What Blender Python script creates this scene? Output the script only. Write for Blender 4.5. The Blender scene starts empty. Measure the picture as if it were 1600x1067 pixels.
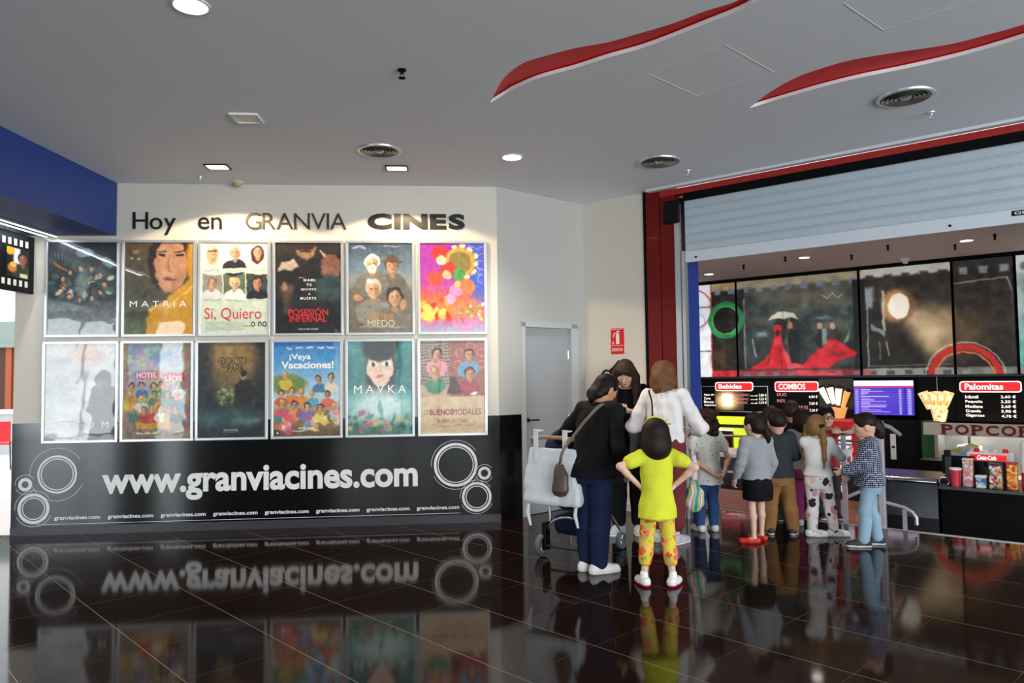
import bpy, bmesh, math, random
import numpy as np
from mathutils import Matrix, Vector
from math import sin, cos, pi, radians

scene = bpy.context.scene
COL = scene.collection

# ------------------------------------------------------------------ camera
TILT, ROLL, CAM_H = radians(2.718), radians(-0.719), 1.55
_f = Vector((0, cos(TILT), sin(TILT)))
_u = Vector((0, -sin(TILT), cos(TILT)))
_x = Vector((1, 0, 0))
cx = _x * cos(ROLL) + _u * sin(ROLL)
cu = -_x * sin(ROLL) + _u * cos(ROLL)
cam_data = bpy.data.cameras.new('camera')
cam_data.sensor_width = 36.0
cam_data.lens = 36.0 * 1160.5 / 1600.0
cam = bpy.data.objects.new('camera', cam_data)
COL.objects.link(cam)
M = Matrix.Identity(4)
for i in range(3):
    M[i][0], M[i][1], M[i][2] = cx[i], cu[i], -_f[i]
M[2][3] = CAM_H
cam.matrix_world = M
scene.camera = cam

# ------------------------------------------------------------------ world, daylight, exposure
scene.view_settings.view_transform = 'Standard'
scene.view_settings.look = 'None'
scene.view_settings.gamma = 1.0
scene.view_settings.use_curve_mapping = False
scene.view_settings.exposure = 0.0
scene.cycles.use_denoising = True
scene.cycles.max_bounces = 8
scene.cycles.diffuse_bounces = 4
scene.cycles.glossy_bounces = 4
scene.cycles.transmission_bounces = 4
scene.cycles.transparent_max_bounces = 8
scene.cycles.sample_clamp_indirect = 4.0
scene.cycles.caustics_reflective = True
world = bpy.data.worlds.new('daylight')
scene.world = world
world.use_nodes = True
bg = world.node_tree.nodes['Background']
bg.inputs[0].default_value = (0.93, 0.97, 1.0, 1)
bg.inputs[1].default_value = 2.2


def area_light(name, loc, rot, sx, sy, power, color):
    d = bpy.data.lights.new(name, 'AREA')
    d.shape = 'RECTANGLE'
    d.size, d.size_y, d.energy, d.color = sx, sy, power, color
    o = bpy.data.objects.new(name, d)
    o.location, o.rotation_euler = loc, rot
    COL.objects.link(o)
    return o


def spot_light(name, loc, power, color, angle=80, blend=0.6, size=0.06, aim=None):
    d = bpy.data.lights.new(name, 'SPOT')
    d.energy, d.color = power, color
    d.spot_size, d.spot_blend, d.shadow_soft_size = radians(angle), blend, size
    o = bpy.data.objects.new(name, d)
    o.location = loc
    v = Vector(aim) - Vector(loc) if aim else Vector((0, 0, -1))
    o.rotation_euler = v.to_track_quat('-Z', 'Y').to_euler()
    COL.objects.link(o)
    return o


# daylight through the entrance windows behind the photographer, plus two added fill lights
LW = math.pi * 1.0
DAY = (0.86, 0.945, 1.0)
area_light('daylight_entrance', (-9.0, -7.2, 1.7), (radians(90), 0, 0), 5.2, 3.3, 5.2 * 3.3 * LW * 9.5, DAY)
area_light('daylight_shopfront', (-0.5, -7.2, 1.55), (radians(90), 0, 0), 4.9, 2.7, 4.9 * 2.7 * LW * 2.2, DAY)
area_light('rear_fill_light', (6.0, -7.2, 1.75), (radians(90), 0, 0), 6.6, 3.3, 6.6 * 3.3 * LW * 13.5, DAY)  # unseen light added to brighten the ceiling and right-hand walls
area_light('side_fill_light', (9.9, -2.5, 1.7), (radians(90), 0, radians(90)), 5.0, 2.9, 5.0 * 2.9 * LW * 14, DAY)  # unseen fill added from the right to lift the ceiling

# ------------------------------------------------------------------ helpers


def lin(c):
    if isinstance(c, str):
        c = c.lstrip('#')
        c = tuple(int(c[i:i + 2], 16) / 255 for i in (0, 2, 4))
    return tuple(((v / 12.92) if v <= 0.04045 else ((v + 0.055) / 1.055) ** 2.4) for v in c[:3])


class NT:
    def __init__(self, m):
        self.nt = m.node_tree
        self.b = self.nt.nodes['Principled BSDF']

    def n(self, t, **kw):
        nd = self.nt.nodes.new(t)
        for k, v in kw.items():
            setattr(nd, k, v)
        return nd

    def l(self, a, b):
        self.nt.links.new(a, b)

    def math(self, op, a, b=None, c=None):
        nd = self.n('ShaderNodeMath', operation=op)
        for i, v in enumerate((a, b, c)):
            if v is None:
                continue
            if isinstance(v, (int, float)):
                nd.inputs[i].default_value = v
            else:
                self.l(v, nd.inputs[i])
        return nd.outputs[0]

    def coord(self, kind='Object'):
        return self.n('ShaderNodeTexCoord').outputs[kind]

    def mix(self, fac, a, b):
        nd = self.n('ShaderNodeMix', data_type='RGBA')
        for sock, v in ((nd.inputs[0], fac), (nd.inputs[6], a), (nd.inputs[7], b)):
            if isinstance(v, (int, float)):
                sock.default_value = v
            elif isinstance(v, tuple):
                sock.default_value = (*v[:3], 1)
            else:
                self.l(v, sock)
        return nd.outputs[2]

    def noise(self, scale, detail=2, vec=None):
        nd = self.n('ShaderNodeTexNoise')
        nd.inputs['Scale'].default_value = scale
        nd.inputs['Detail'].default_value = detail
        self.l(vec if vec is not None else self.coord(), nd.inputs['Vector'])
        return nd.outputs[0]

    def ramp(self, fac, stops, const=False):
        nd = self.n('ShaderNodeValToRGB')
        cr = nd.color_ramp
        if const:
            cr.interpolation = 'CONSTANT'
        while len(cr.elements) < len(stops):
            cr.elements.new(0.5)
        for e, (p, c) in zip(cr.elements, stops):
            e.position = p
            e.color = (*c[:3], 1)
        self.l(fac, nd.inputs[0])
        return nd.outputs[0]

    def bump(self, h, strength=0.3, dist=0.01, sock='Normal'):
        nd = self.n('ShaderNodeBump')
        nd.inputs['Strength'].default_value = strength
        nd.inputs['Distance'].default_value = dist
        self.l(h, nd.inputs['Height'])
        self.l(nd.outputs[0], self.b.inputs[sock])


def mat(name, col, rough=0.5, metal=0.0, coat=0.0, emit=None, estr=1.0, vary=0.06, vscale=6.0, bump=0.0, bscale=60.0, spec=0.5, ior=1.5):
    m = bpy.data.materials.new(name)
    m.use_nodes = True
    t = NT(m)
    b = t.b
    c = lin(col)
    b.inputs['Roughness'].default_value = rough
    b.inputs['Metallic'].default_value = metal
    b.inputs['Coat Weight'].default_value = coat
    b.inputs['Coat Roughness'].default_value = 0.04
    b.inputs['Specular IOR Level'].default_value = spec
    b.inputs['IOR'].default_value = ior
    if vary:
        f = t.noise(vscale, 3)
        t.l(t.mix(f, tuple(v * (1 - vary) for v in c), tuple(min(1, v * (1 + vary)) for v in c)), b.inputs['Base Color'])
    else:
        b.inputs['Base Color'].default_value = (*c, 1)
    if bump:
        t.bump(t.noise(bscale, 3), bump, 0.004)
    if emit:
        b.inputs['Emission Color'].default_value = (*lin(emit), 1)
        b.inputs['Emission Strength'].default_value = estr
    return m


def empty(name, loc=(0, 0, 0), rz=0.0):
    o = bpy.data.objects.new(name, None)
    o.empty_display_size = 0.1
    o.location = loc
    o.rotation_euler = (0, 0, rz)
    COL.objects.link(o)
    return o


def tag(o, label=None, cat=None, group=None, kind=None):
    if label:
        o['label'] = label
    if cat:
        o['category'] = cat
    if group:
        o['group'] = group
    if kind:
        o['kind'] = kind
    return o


def thing(name, label, cat, loc=(0, 0, 0), rz=0.0, group=None):
    return tag(empty(name, loc, rz), label, cat, group)


def new_obj(name, me, m, parent=None):
    o = bpy.data.objects.new(name, me)
    if m is not None:
        for mm in (m if isinstance(m, (list, tuple)) else [m]):
            me.materials.append(mm)
    COL.objects.link(o)
    if parent is not None:
        o.parent = parent
    return o


def copy_tree(root, loc, rz=None, label=None):
    r = root.copy()
    COL.objects.link(r)
    r.location = loc
    if rz is not None:
        r.rotation_euler = (0, 0, rz)
    if label:
        r['label'] = label
    for ch in list(root.children):
        c = ch.copy()
        COL.objects.link(c)
        c.parent = r
        for g in list(ch.children):
            d = g.copy()
            COL.objects.link(d)
            d.parent = c
    return r


class MB:
    """collects simple solids and links them as one mesh"""

    def __init__(self):
        self.v, self.f = [], []

    def add(self, vs, fs):
        k = len(self.v)
        self.v += [tuple(p) for p in vs]
        self.f += [tuple(i + k for i in q) for q in fs]
        return self

    def box(self, x0, x1, y0, y1, z0, z1):
        vs = [(x, y, z) for z in (z0, z1) for y in (y0, y1) for x in (x0, x1)]
        return self.add(vs, [(0, 2, 3, 1), (4, 5, 7, 6), (0, 1, 5, 4), (2, 6, 7, 3), (0, 4, 6, 2), (1, 3, 7, 5)])

    def quad(self, *pts):
        return self.add(pts, [tuple(range(len(pts)))])

    def prism_xz(self, poly, y0, y1):
        n = len(poly)
        vs = [(x, y0, z) for x, z in poly] + [(x, y1, z) for x, z in poly]
        fs = [tuple(range(n)), tuple(range(2 * n - 1, n - 1, -1))]
        fs += [(i, i + n, (i + 1) % n + n, (i + 1) % n) for i in range(n)]
        return self.add(vs, fs)

    def prism_xy(self, poly, z0, z1):
        n = len(poly)
        vs = [(x, y, z0) for x, y in poly] + [(x, y, z1) for x, y in poly]
        fs = [tuple(range(n - 1, -1, -1)), tuple(range(n, 2 * n))]
        fs += [(i, (i + 1) % n, (i + 1) % n + n, i + n) for i in range(n)]
        return self.add(vs, fs)

    def ring_xz(self, x, z, r0, r1, y0, y1, seg=48, a0=0.0, a1=2 * pi):
        full = abs(a1 - a0 - 2 * pi) < 1e-6
        n = seg if full else seg + 1
        vs = []
        for i in range(n):
            a = a0 + (a1 - a0) * i / seg
            for r in (r0, r1):
                for y in (y0, y1):
                    vs.append((x + r * cos(a), y, z + r * sin(a)))
        fs = []
        for i in range(seg):
            a, b = 4 * i, 4 * ((i + 1) % n)
            fs += [(a, b, b + 2, a + 2), (a + 1, a + 3, b + 3, b + 1), (a + 2, b + 2, b + 3, a + 3), (a, a + 1, b + 1, b)]
        if not full:
            e = 4 * (n - 1)
            fs += [(0, 2, 3, 1), (e, e + 1, e + 3, e + 2)]
        return self.add(vs, fs)

    def tube(self, pts, r, seg=10, caps=True):
        pts = [Vector(p) for p in pts]
        n = len(pts)
        rr = r if isinstance(r, (list, tuple)) else [r] * n
        vs, fs = [], []
        up = None
        for i, p in enumerate(pts):
            d = (pts[min(i + 1, n - 1)] - pts[max(i - 1, 0)]).normalized()
            if up is None:
                up = d.orthogonal().normalized()
            up = (up - d * up.dot(d)).normalized()
            s = d.cross(up)
            for k in range(seg):
                a = 2 * pi * k / seg
                vs.append(p + (up * cos(a) + s * sin(a)) * rr[i])
        for i in range(n - 1):
            for k in range(seg):
                a, b = i * seg + k, i * seg + (k + 1) % seg
                fs.append((a, b, b + seg, a + seg))
        if caps:
            fs += [tuple(range(seg - 1, -1, -1)), tuple(range((n - 1) * seg, n * seg))]
        return self.add(vs, fs)

    def lathe(self, prof, c=(0, 0, 0), seg=32, axis='z'):
        vs, fs = [], []
        n = len(prof)
        for k in range(seg):
            a = 2 * pi * k / seg
            for r, h in prof:
                if axis == 'z':
                    p = (c[0] + r * cos(a), c[1] + r * sin(a), c[2] + h)
                elif axis == 'y':
                    p = (c[0] + r * cos(a), c[1] + h, c[2] + r * sin(a))
                else:
                    p = (c[0] + h, c[1] + r * cos(a), c[2] + r * sin(a))
                vs.append(p)
        for k in range(seg):
            for i in range(n - 1):
                a, b = k * n + i, ((k + 1) % seg) * n + i
                fs.append((a, b, b + 1, a + 1))
        return self.add(vs, fs)

    def build(self, name, m, parent=None, smooth=False, bevel=0.0, seg=2):
        me = bpy.data.meshes.new(name)
        me.from_pydata(self.v, [], self.f)
        bm = bmesh.new()
        bm.from_mesh(me)
        bmesh.ops.remove_doubles(bm, verts=bm.verts, dist=1e-6)
        bmesh.ops.recalc_face_normals(bm, faces=bm.faces)
        bm.to_mesh(me)
        bm.free()
        o = new_obj(name, me, m, parent)
        if bevel:
            md = o.modifiers.new('bevel', 'BEVEL')
            md.width, md.segments, md.limit_method = bevel, seg, 'ANGLE'
        if smooth:
            for p in me.polygons:
                p.use_smooth = True
            me.set_sharp_from_angle(angle=radians(40))
        return o


def struct(name, mb, m, parent=None, **kw):
    return tag(mb.build(name, m, parent, **kw), kind='structure')


def text_mesh(s, bold=0.0, extrude=0.0, spacing=1.0, shear=0.0):
    cu_ = bpy.data.curves.new('lettering', 'FONT')
    cu_.body = s
    cu_.offset = bold
    cu_.extrude = extrude
    cu_.space_character = spacing
    cu_.shear = shear
    cu_.resolution_u = 4
    o = bpy.data.objects.new('lettering', cu_)
    COL.objects.link(o)
    dg = bpy.context.evaluated_depsgraph_get()
    me = bpy.data.meshes.new_from_object(o.evaluated_get(dg))
    bpy.data.objects.remove(o)
    bpy.data.curves.remove(cu_)
    return me


def fit_text(name, s, x0, x1, z0, z1, y, m, parent, bold=0.0, depth=0.0, spacing=1.0, shear=0.0):
    """lettering stretched to the box x0..x1, z0..z1 at local depth y (viewer on the -y side)"""
    me = text_mesh(s, bold, 0.05 if depth else 0.0, spacing, shear)
    co = np.empty(len(me.vertices) * 3)
    me.vertices.foreach_get('co', co)
    co = co.reshape(-1, 3)
    lo, hi = co.min(0), co.max(0)
    out = np.empty_like(co)
    out[:, 0] = x0 + (co[:, 0] - lo[0]) / max(1e-9, hi[0] - lo[0]) * (x1 - x0)
    out[:, 2] = z0 + (co[:, 1] - lo[1]) / max(1e-9, hi[1] - lo[1]) * (z1 - z0)
    out[:, 1] = y - (co[:, 2] / 0.05 * depth / 2 if depth else 0)
    me.vertices.foreach_set('co', out.ravel())
    me.update()
    return new_obj(name, me, m, parent)


# ------------------------------------------------------------------ painter for printed pictures


class Paint:
    """a little raster painter: prints are drawn as colour fields on a fine grid"""

    def __init__(self, w, h, asp, base):
        self.w, self.h, self.asp = w, h, asp
        X, Y = np.meshgrid(np.linspace(0, 1, w), np.linspace(0, asp, h))
        self.X, self.Y = X, Y
        self.a = np.zeros((h, w, 3)) + np.array(self.c(base))
        self.px = 1.0 / w

    def c(self, col):
        if isinstance(col, str):
            col = col.lstrip('#')
            return tuple(int(col[i:i + 2], 16) / 255 for i in (0, 2, 4))
        return col

    def put(self, mask, col, al=1.0):
        k = (np.clip(mask, 0, 1) * al)[..., None]
        self.a = self.a * (1 - k) + np.array(self.c(col)) * k
        return self

    def grad(self, stops, horiz=False):
        t = self.X if horiz else self.Y / self.asp
        cs = np.array([self.c(c) for _, c in stops])
        ps = [p for p, _ in stops]
        for i in range(3):
            self.a[..., i] = np.interp(t, ps, cs[:, i])
        return self

    def ell(self, x, y, rx, ry, col, al=1.0, soft=0.0, rot=0.0):
        c, s = cos(rot), sin(rot)
        u = (self.X - x) * c + (self.Y - y) * s
        v = -(self.X - x) * s + (self.Y - y) * c
        d = np.sqrt((u / rx) ** 2 + (v / ry) ** 2)
        w = max(soft, self.px / min(rx, ry))
        return self.put((1 - d) / w + 0.5, col, al)

    def ring(self, x, y, r, t, col, al=1.0):
        d = np.abs(np.hypot(self.X - x, self.Y - y) - r)
        return self.put((t / 2 - d) / self.px + 0.5, col, al)

    def poly(self, pts, col, al=1.0, soft=None):
        n = len(pts)
        ins = np.zeros(self.X.shape, bool)
        dist = np.full(self.X.shape, 9.0)
        for i in range(n):
            x0, y0 = pts[i]
            x1, y1 = pts[(i + 1) % n]
            cond = ((y0 > self.Y) != (y1 > self.Y))
            xi = (x1 - x0) * (self.Y - y0) / ((y1 - y0) or 1e-9) + x0
            ins ^= cond & (self.X < xi)
            L = (x1 - x0) ** 2 + (y1 - y0) ** 2 or 1e-9
            t = np.clip(((self.X - x0) * (x1 - x0) + (self.Y - y0) * (y1 - y0)) / L, 0, 1)
            dist = np.minimum(dist, np.hypot(self.X - x0 - t * (x1 - x0), self.Y - y0 - t * (y1 - y0)))
        sd = np.where(ins, dist, -dist)
        return self.put(sd / (soft or self.px) + 0.5, col, al)

    def rect(self, x0, y0, x1, y1, col, al=1.0, soft=None):
        return self.poly([(x0, y0), (x1, y0), (x1, y1), (x0, y1)], col, al, soft)

    def line(self, pts, t, col, al=1.0):
        for (x0, y0), (x1, y1) in zip(pts[:-1], pts[1:]):
            L = (x1 - x0) ** 2 + (y1 - y0) ** 2 or 1e-9
            k = np.clip(((self.X - x0) * (x1 - x0) + (self.Y - y0) * (y1 - y0)) / L, 0, 1)
            d = np.hypot(self.X - x0 - k * (x1 - x0), self.Y - y0 - k * (y1 - y0))
            self.put((t / 2 - d) / self.px + 0.5, col, al)
        return self

    def noise(self, amp, cells, seed, mono=True, stretch=1.0):
        rg = np.random.RandomState(seed)
        tot = 0
        for o in range(3):
            nx, ny = int(cells * 2 ** o * stretch) + 2, int(cells * 2 ** o * self.asp) + 2
            g = rg.rand(ny, nx, 1 if mono else 3) - 0.5
            fx = self.X * (nx - 1.001)
            fy = self.Y / self.asp * (ny - 1.001)
            ix, iy = fx.astype(int), fy.astype(int)
            tx, ty = (fx - ix)[..., None], (fy - iy)[..., None]
            tx, ty = tx * tx * (3 - 2 * tx), ty * ty * (3 - 2 * ty)
            tot = tot + ((g[iy, ix] * (1 - tx) + g[iy, ix + 1] * tx) * (1 - ty) + (g[iy + 1, ix] * (1 - tx) + g[iy + 1, ix + 1] * tx) * ty) / 2 ** o
        self.a = np.clip(self.a + tot * amp, 0, 1)
        return self

    def warp(self, amp, cells, seed):
        """bend the drawn shapes a little so that outlines look hand painted"""
        rg = np.random.RandomState(seed)
        off = []
        for _ in range(2):
            tot = 0
            for o, w in ((0, 1.0), (1, .6), (2, .4)):
                nx, ny = int(cells * 2 ** o) + 2, int(cells * 2 ** o * self.asp) + 2
                g = rg.rand(ny, nx) - .5
                fx, fy = self.X * (nx - 1.001), self.Y / self.asp * (ny - 1.001)
                ix, iy = fx.astype(int), fy.astype(int)
                tx, ty = fx - ix, fy - iy
                tot = tot + w * ((g[iy, ix] * (1 - tx) + g[iy, ix + 1] * tx) * (1 - ty) + (g[iy + 1, ix] * (1 - tx) + g[iy + 1, ix + 1] * tx) * ty)
            off.append(tot * amp)
        fx = np.clip((self.X + off[0]) * (self.w - 1), 0, self.w - 1.001)
        fy = np.clip((self.Y + off[1]) / self.asp * (self.h - 1), 0, self.h - 1.001)
        ix, iy = fx.astype(int), fy.astype(int)
        tx, ty = (fx - ix)[..., None], (fy - iy)[..., None]
        a = self.a
        self.a = (a[iy, ix] * (1 - tx) + a[iy, ix + 1] * tx) * (1 - ty) + (a[iy + 1, ix] * (1 - tx) + a[iy + 1, ix + 1] * tx) * ty
        return self

    def bust(self, x, y, s, skin='c89a78', hair='2a1c14', cloth='445', long=False, beard=None, hat=None, face_dark=None):
        """head and shoulders of a printed figure, s = head half height"""
        cl = self.c(cloth) if not (isinstance(cloth, str) and len(cloth) == 3) else tuple(int(q, 16) / 15 for q in cloth)
        self.ell(x, y + 2.6 * s, 2.0 * s, 1.5 * s, cl)
        if long:
            self.ell(x, y + 0.5 * s, 1.12 * s, 1.7 * s, hair)
        self.ell(x, y + 1.1 * s, 0.4 * s, 0.6 * s, tuple(v * .82 for v in self.c(skin)))
        self.ell(x, y - 0.15 * s, 0.95 * s, 1.05 * s, hair)
        self.ell(x, y + 0.12 * s, 0.7 * s, 0.92 * s, skin)
        self.ell(x + .42 * s, y + .2 * s, .34 * s, .8 * s, tuple(v * .62 for v in self.c(skin)), .55, .9)
        self.ell(x - .22 * s, y - .25 * s, .3 * s, .3 * s, tuple(min(1, v * 1.15) for v in self.c(skin)), .5, .9)
        self.ell(x - .35 * s, y - .75 * s, .35 * s, .2 * s, tuple(min(1, v * 1.6 + .04) for v in self.c(hair)), .6, .9)
        if beard:
            self.ell(x, y + 0.7 * s, 0.62 * s, 0.62 * s, beard)
        dk = tuple(v * .4 for v in self.c(skin))
        for e in (-1, 1):
            self.ell(x + e * .28 * s, y + 0.02 * s, .13 * s, .07 * s, dk, .9, .6)
            self.line([(x + e * .14 * s, y - .16 * s), (x + e * .42 * s, y - .18 * s)], .05 * s, hair, .8)
        self.line([(x, y + .05 * s), (x + .06 * s, y + .36 * s)], .06 * s, tuple(v * .75 for v in self.c(skin)), .7)
        self.ell(x, y + .56 * s, .2 * s, .05 * s, '7a4038', .65, .7)
        if hat:
            self.ell(x, y - .62 * s, 1.5 * s, .26 * s, hat, rot=.1)
            self.ell(x, y - .95 * s, .8 * s, .5 * s, hat)
        return self

    def standing(self, x, y, s, cloth, legs='20242c', skin='c49a7c', hair='241a14'):
        """a small standing figure: y = top of head, s = head height"""
        self.rect(x - .65 * s, y + 4 * s, x + .65 * s, y + 7.2 * s, legs)
        self.ell(x, y + 2.7 * s, 1.05 * s, 1.8 * s, cloth)
        self.ell(x, y + .6 * s, .52 * s, .62 * s, hair)
        self.ell(x + .05 * s, y + .72 * s, .38 * s, .48 * s, skin)
        return self


PRINT_MATS = {}


def print_mat(name, coat=0.0, emit=0.0, rough=0.45, wavy=0.0):
    key = (name, coat, emit, rough, wavy)
    if key in PRINT_MATS:
        return PRINT_MATS[key]
    m = bpy.data.materials.new(name)
    m.use_nodes = True
    t = NT(m)
    at = t.n('ShaderNodeAttribute', attribute_name='ink')
    t.l(at.outputs['Color'], t.b.inputs['Base Color'])
    t.b.inputs['Roughness'].default_value = rough
    t.b.inputs['Coat Weight'].default_value = coat
    t.b.inputs['Coat Roughness'].default_value = 0.025
    t.b.inputs['Coat IOR'].default_value = 1.5
    if emit:
        t.l(at.outputs['Color'], t.b.inputs['Emission Color'])
        t.b.inputs['Emission Strength'].default_value = emit
    if wavy:
        t.bump(t.noise(5.0, 1), wavy, 0.004, 'Coat Normal')
    PRINT_MATS[key] = m
    return m


def print_mesh(name, P, x0, x1, z0, z1, y, m, parent):
    """a painted grid lying in the local x-z plane"""
    w, h = P.w, P.h
    xs = x0 + (x1 - x0) * P.X.ravel()
    zs = z1 - (z1 - z0) * (P.Y / P.asp).ravel()
    v = np.stack([xs, np.full_like(xs, y), zs], 1)
    i = np.arange(w * h).reshape(h, w)
    f = np.stack([i[:-1, :-1], i[1:, :-1], i[1:, 1:], i[:-1, 1:]], -1).reshape(-1, 4)
    me = bpy.data.meshes.new(name)
    me.vertices.add(len(v))
    me.vertices.foreach_set('co', v.ravel())
    me.loops.add(f.size)
    me.loops.foreach_set('vertex_index', f.ravel())
    me.polygons.add(len(f))
    me.polygons.foreach_set('loop_start', np.arange(0, f.size, 4))
    me.update(calc_edges=True)
    c = np.clip(P.a.reshape(-1, 3), 0, 1)
    c = np.where(c <= 0.04045, c / 12.92, ((c + 0.055) / 1.055) ** 2.4)
    at = me.color_attributes.new('ink', 'FLOAT_COLOR', 'POINT')
    at.data.foreach_set('color', np.concatenate([c, np.ones((len(c), 1))], 1).ravel())
    return new_obj(name, me, m, parent)

# ------------------------------------------------------------------ materials
M_ceil = mat('ceiling_paint', 'f4f5f8', 0.75, vary=0.02)
M_ceil_in = mat('concession_ceiling_paint', 'd6c4c2', 0.7, vary=0.02)
M_wall = mat('white_wall_paint', 'd9d1c4', 0.7, vary=0.02, bump=0.05, bscale=200)
M_wall_grey = mat('grey_wall_paint', 'bcb9b3', 0.65, vary=0.02, bump=0.05, bscale=200)
M_door = mat('grey_door_paint', 'a9abad', 0.45, vary=0.02)
M_frame_grey = mat('door_frame_paint', 'c3c3c2', 0.4, vary=0.02)
M_dado = mat('black_gloss_laminate', '0b0b0d', 0.10, vary=0.1, spec=0.5)
M_skirt = mat('dark_grey_skirting', '33343a', 0.3, vary=0.05)
M_blue = mat('blue_paint', '1b3c86', 0.5, vary=0.03)
M_bluepil = mat('royal_blue_paint', '25409a', 0.4, vary=0.03)
M_red = mat('dark_red_lacquer', '6e0e0b', 0.3, coat=0.05, vary=0.05, spec=.25)
M_redbright = mat('signal_red_paint', 'e0141a', 0.4, vary=0.03)
M_recess = mat('bright_red_recess_paint', 'fb1016', 0.5, vary=0.02)
M_redbeam = mat('red_beam_paint', 'a52318', 0.35, vary=0.05)
M_white = mat('white_paint', 'e6e6e4', 0.5, vary=0.02)
M_vinyl = mat('white_vinyl', 'e8e8e6', 0.35, vary=0.0)
M_black = mat('black_plastic', '0d0d0f', 0.4, vary=0.05, spec=.2)
M_blackmat = mat('black_matt', '080809', 0.7, vary=0.05, spec=.12)
M_steel = mat('galvanised_steel', 'c2ced8', 0.42, metal=0.25, vary=0.05)
M_steel_bar = mat('painted_steel', 'd8dee4', 0.45, metal=0.1, vary=0.03)
M_chrome = mat('chrome', 'd0d0d2', 0.12, metal=1.0, vary=0.0)
M_alu = mat('brushed_aluminium', 'd4d6d8', 0.3, metal=0.75, vary=0.03)
M_dkmetal = mat('dark_grey_metal', '3a3e42', 0.4, metal=0.6, vary=0.05)
M_lamp = mat('lamp_glow', 'ffffff', 0.5, emit='fff6e8', estr=14.0, vary=0)
M_lampwarm = mat('warm_lamp_glow', 'ffffff', 0.5, emit='ffe9c4', estr=14.0, vary=0)
M_led = mat('led_glow', 'ffffff', 0.5, emit='f2f6ff', estr=5.0, vary=0)
M_glass_tint = None


def floor_material():
    m = mat('polished_dark_tiles', '120c0a', 0.05, vary=0)
    t = NT(m)
    geo = t.n('ShaderNodeNewGeometry').outputs['Position']
    masks = []
    for nx, ny, off, pitch in ((0.7224, 0.6915, 1.470, 0.6216), (0.6915, -0.7224, -1.6166, 0.605)):
        d = t.n('ShaderNodeVectorMath', operation='DOT_PRODUCT')
        t.l(geo, d.inputs[0])
        d.inputs[1].default_value = (nx, ny, 0)
        f = t.math('FRACT', t.math('DIVIDE', t.math('SUBTRACT', d.outputs['Value'], off - 60 * pitch), pitch))
        e = t.math('MULTIPLY', t.math('MINIMUM', f, t.math('SUBTRACT', 1.0, f)), pitch)
        masks.append(t.math('LESS_THAN', e, 0.0022))
    g = t.math('MAXIMUM', masks[0], masks[1])
    ns = t.noise(9.0, 4, geo)
    base = t.mix(ns, lin('130d0b'), lin('21150f'))
    t.l(t.mix(masks[0], t.mix(g, base, lin('35291f')), lin('7c6a5c')), t.b.inputs['Base Color'])
    r = t.n('ShaderNodeMapRange')
    r.inputs['To Min'].default_value, r.inputs['To Max'].default_value = 0.045, 0.095
    t.l(t.noise(2.5, 3, geo), r.inputs['Value'])
    t.l(t.math('MAXIMUM', r.outputs[0], t.math('MULTIPLY', g, 0.3)), t.b.inputs['Roughness'])
    t.b.inputs['IOR'].default_value = 1.28
    t.bump(t.noise(1.6, 1, geo), 0.05, 0.004)
    return m


def wood_material():
    m = mat('brown_wood_boards', '9a5a44', 0.35, vary=0)
    t = NT(m)
    br = t.n('ShaderNodeTexBrick')
    br.inputs['Scale'].default_value = 1.0
    br.inputs['Brick Width'].default_value = 2.6
    br.inputs['Row Height'].default_value = 0.13
    br.inputs['Mortar Size'].default_value = 0.004
    br.inputs['Color1'].default_value = (*lin('a3634e'), 1)
    br.inputs['Color2'].default_value = (*lin('8a4e3a'), 1)
    br.inputs['Mortar'].default_value = (*lin('2c1712'), 1)
    t.l(t.coord(), br.inputs['Vector'])
    t.l(br.outputs[0], t.b.inputs['Base Color'])
    return m


M_floor = floor_material()
M_wood = wood_material()
M_mallfloor = mat('pale_mall_floor', 'e8e6e2', 0.2, vary=0.03)
M_lower = mat('dark_lower_floor', '17100e', 0.3, vary=0.1, spec=.25)

# ------------------------------------------------------------------ wall frames
ES, EN = Vector((cos(radians(-40)), sin(radians(-40)))), Vector((-sin(radians(-40)), cos(radians(-40))))
O2 = Vector((1.857, 8.119))
PWO, PWA = Vector((-2.696, 7.832)), radians(4.86)
PWX = Vector((cos(PWA), sin(PWA)))
KC = PWO + PWX * 2.555
DWA = radians(40.96)
SWA = radians(-40)


def sn(s, n, z=None):
    p = O2 + ES * s + EN * n
    return (p.x, p.y) if z is None else (p.x, p.y, z)


def pframe(name, parentless=True):
    return None


ZC = 3.63
IC = sn(-1.30, 0)


def frame_struct(name, mb, m, frame, **kw):
    o = struct(name, mb, m, **kw)
    p, a = {'P': (PWO, PWA), 'D': (KC, DWA), 'S': (O2, SWA)}[frame]
    o.location = (p.x, p.y, 0)
    o.rotation_euler = (0, 0, a)
    return o


def frame_thing(name, label, cat, frame, u, z, y=0.0, group=None):
    p, a = {'P': (PWO, PWA), 'D': (KC, DWA), 'S': (O2, SWA)}[frame]
    return thing(name, label, cat, (p.x + u * cos(a) - y * sin(a), p.y + u * sin(a) + y * cos(a), z), a, group)


# floors
fl = [(-14, -7.5), (9.8, -7.5), (9.8, 2.0), sn(8.5, 0.65), sn(-1.4, 0.65), sn(-1.4, 0.1), (KC.x - .1, KC.y + .2), (-5.11, 7.66), (-14, 7.66)]
struct('floor', MB().prism_xy(fl, -0.12, 0), M_floor)
struct('floor_outside', MB().prism_xy([(-30, 7.66), (-5.11, 7.66), (-5.11, 30), (-30, 30)], -0.1, 0), M_mallfloor)
lowf = [sn(-5.5, 0.65), sn(8.8, 0.65), sn(8.8, 7.7), sn(-5.5, 7.7)]
struct('floor_concession', MB().prism_xy(lowf, -1.0, -0.9), M_lower)

# ceiling with two wave-shaped recesses


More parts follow.
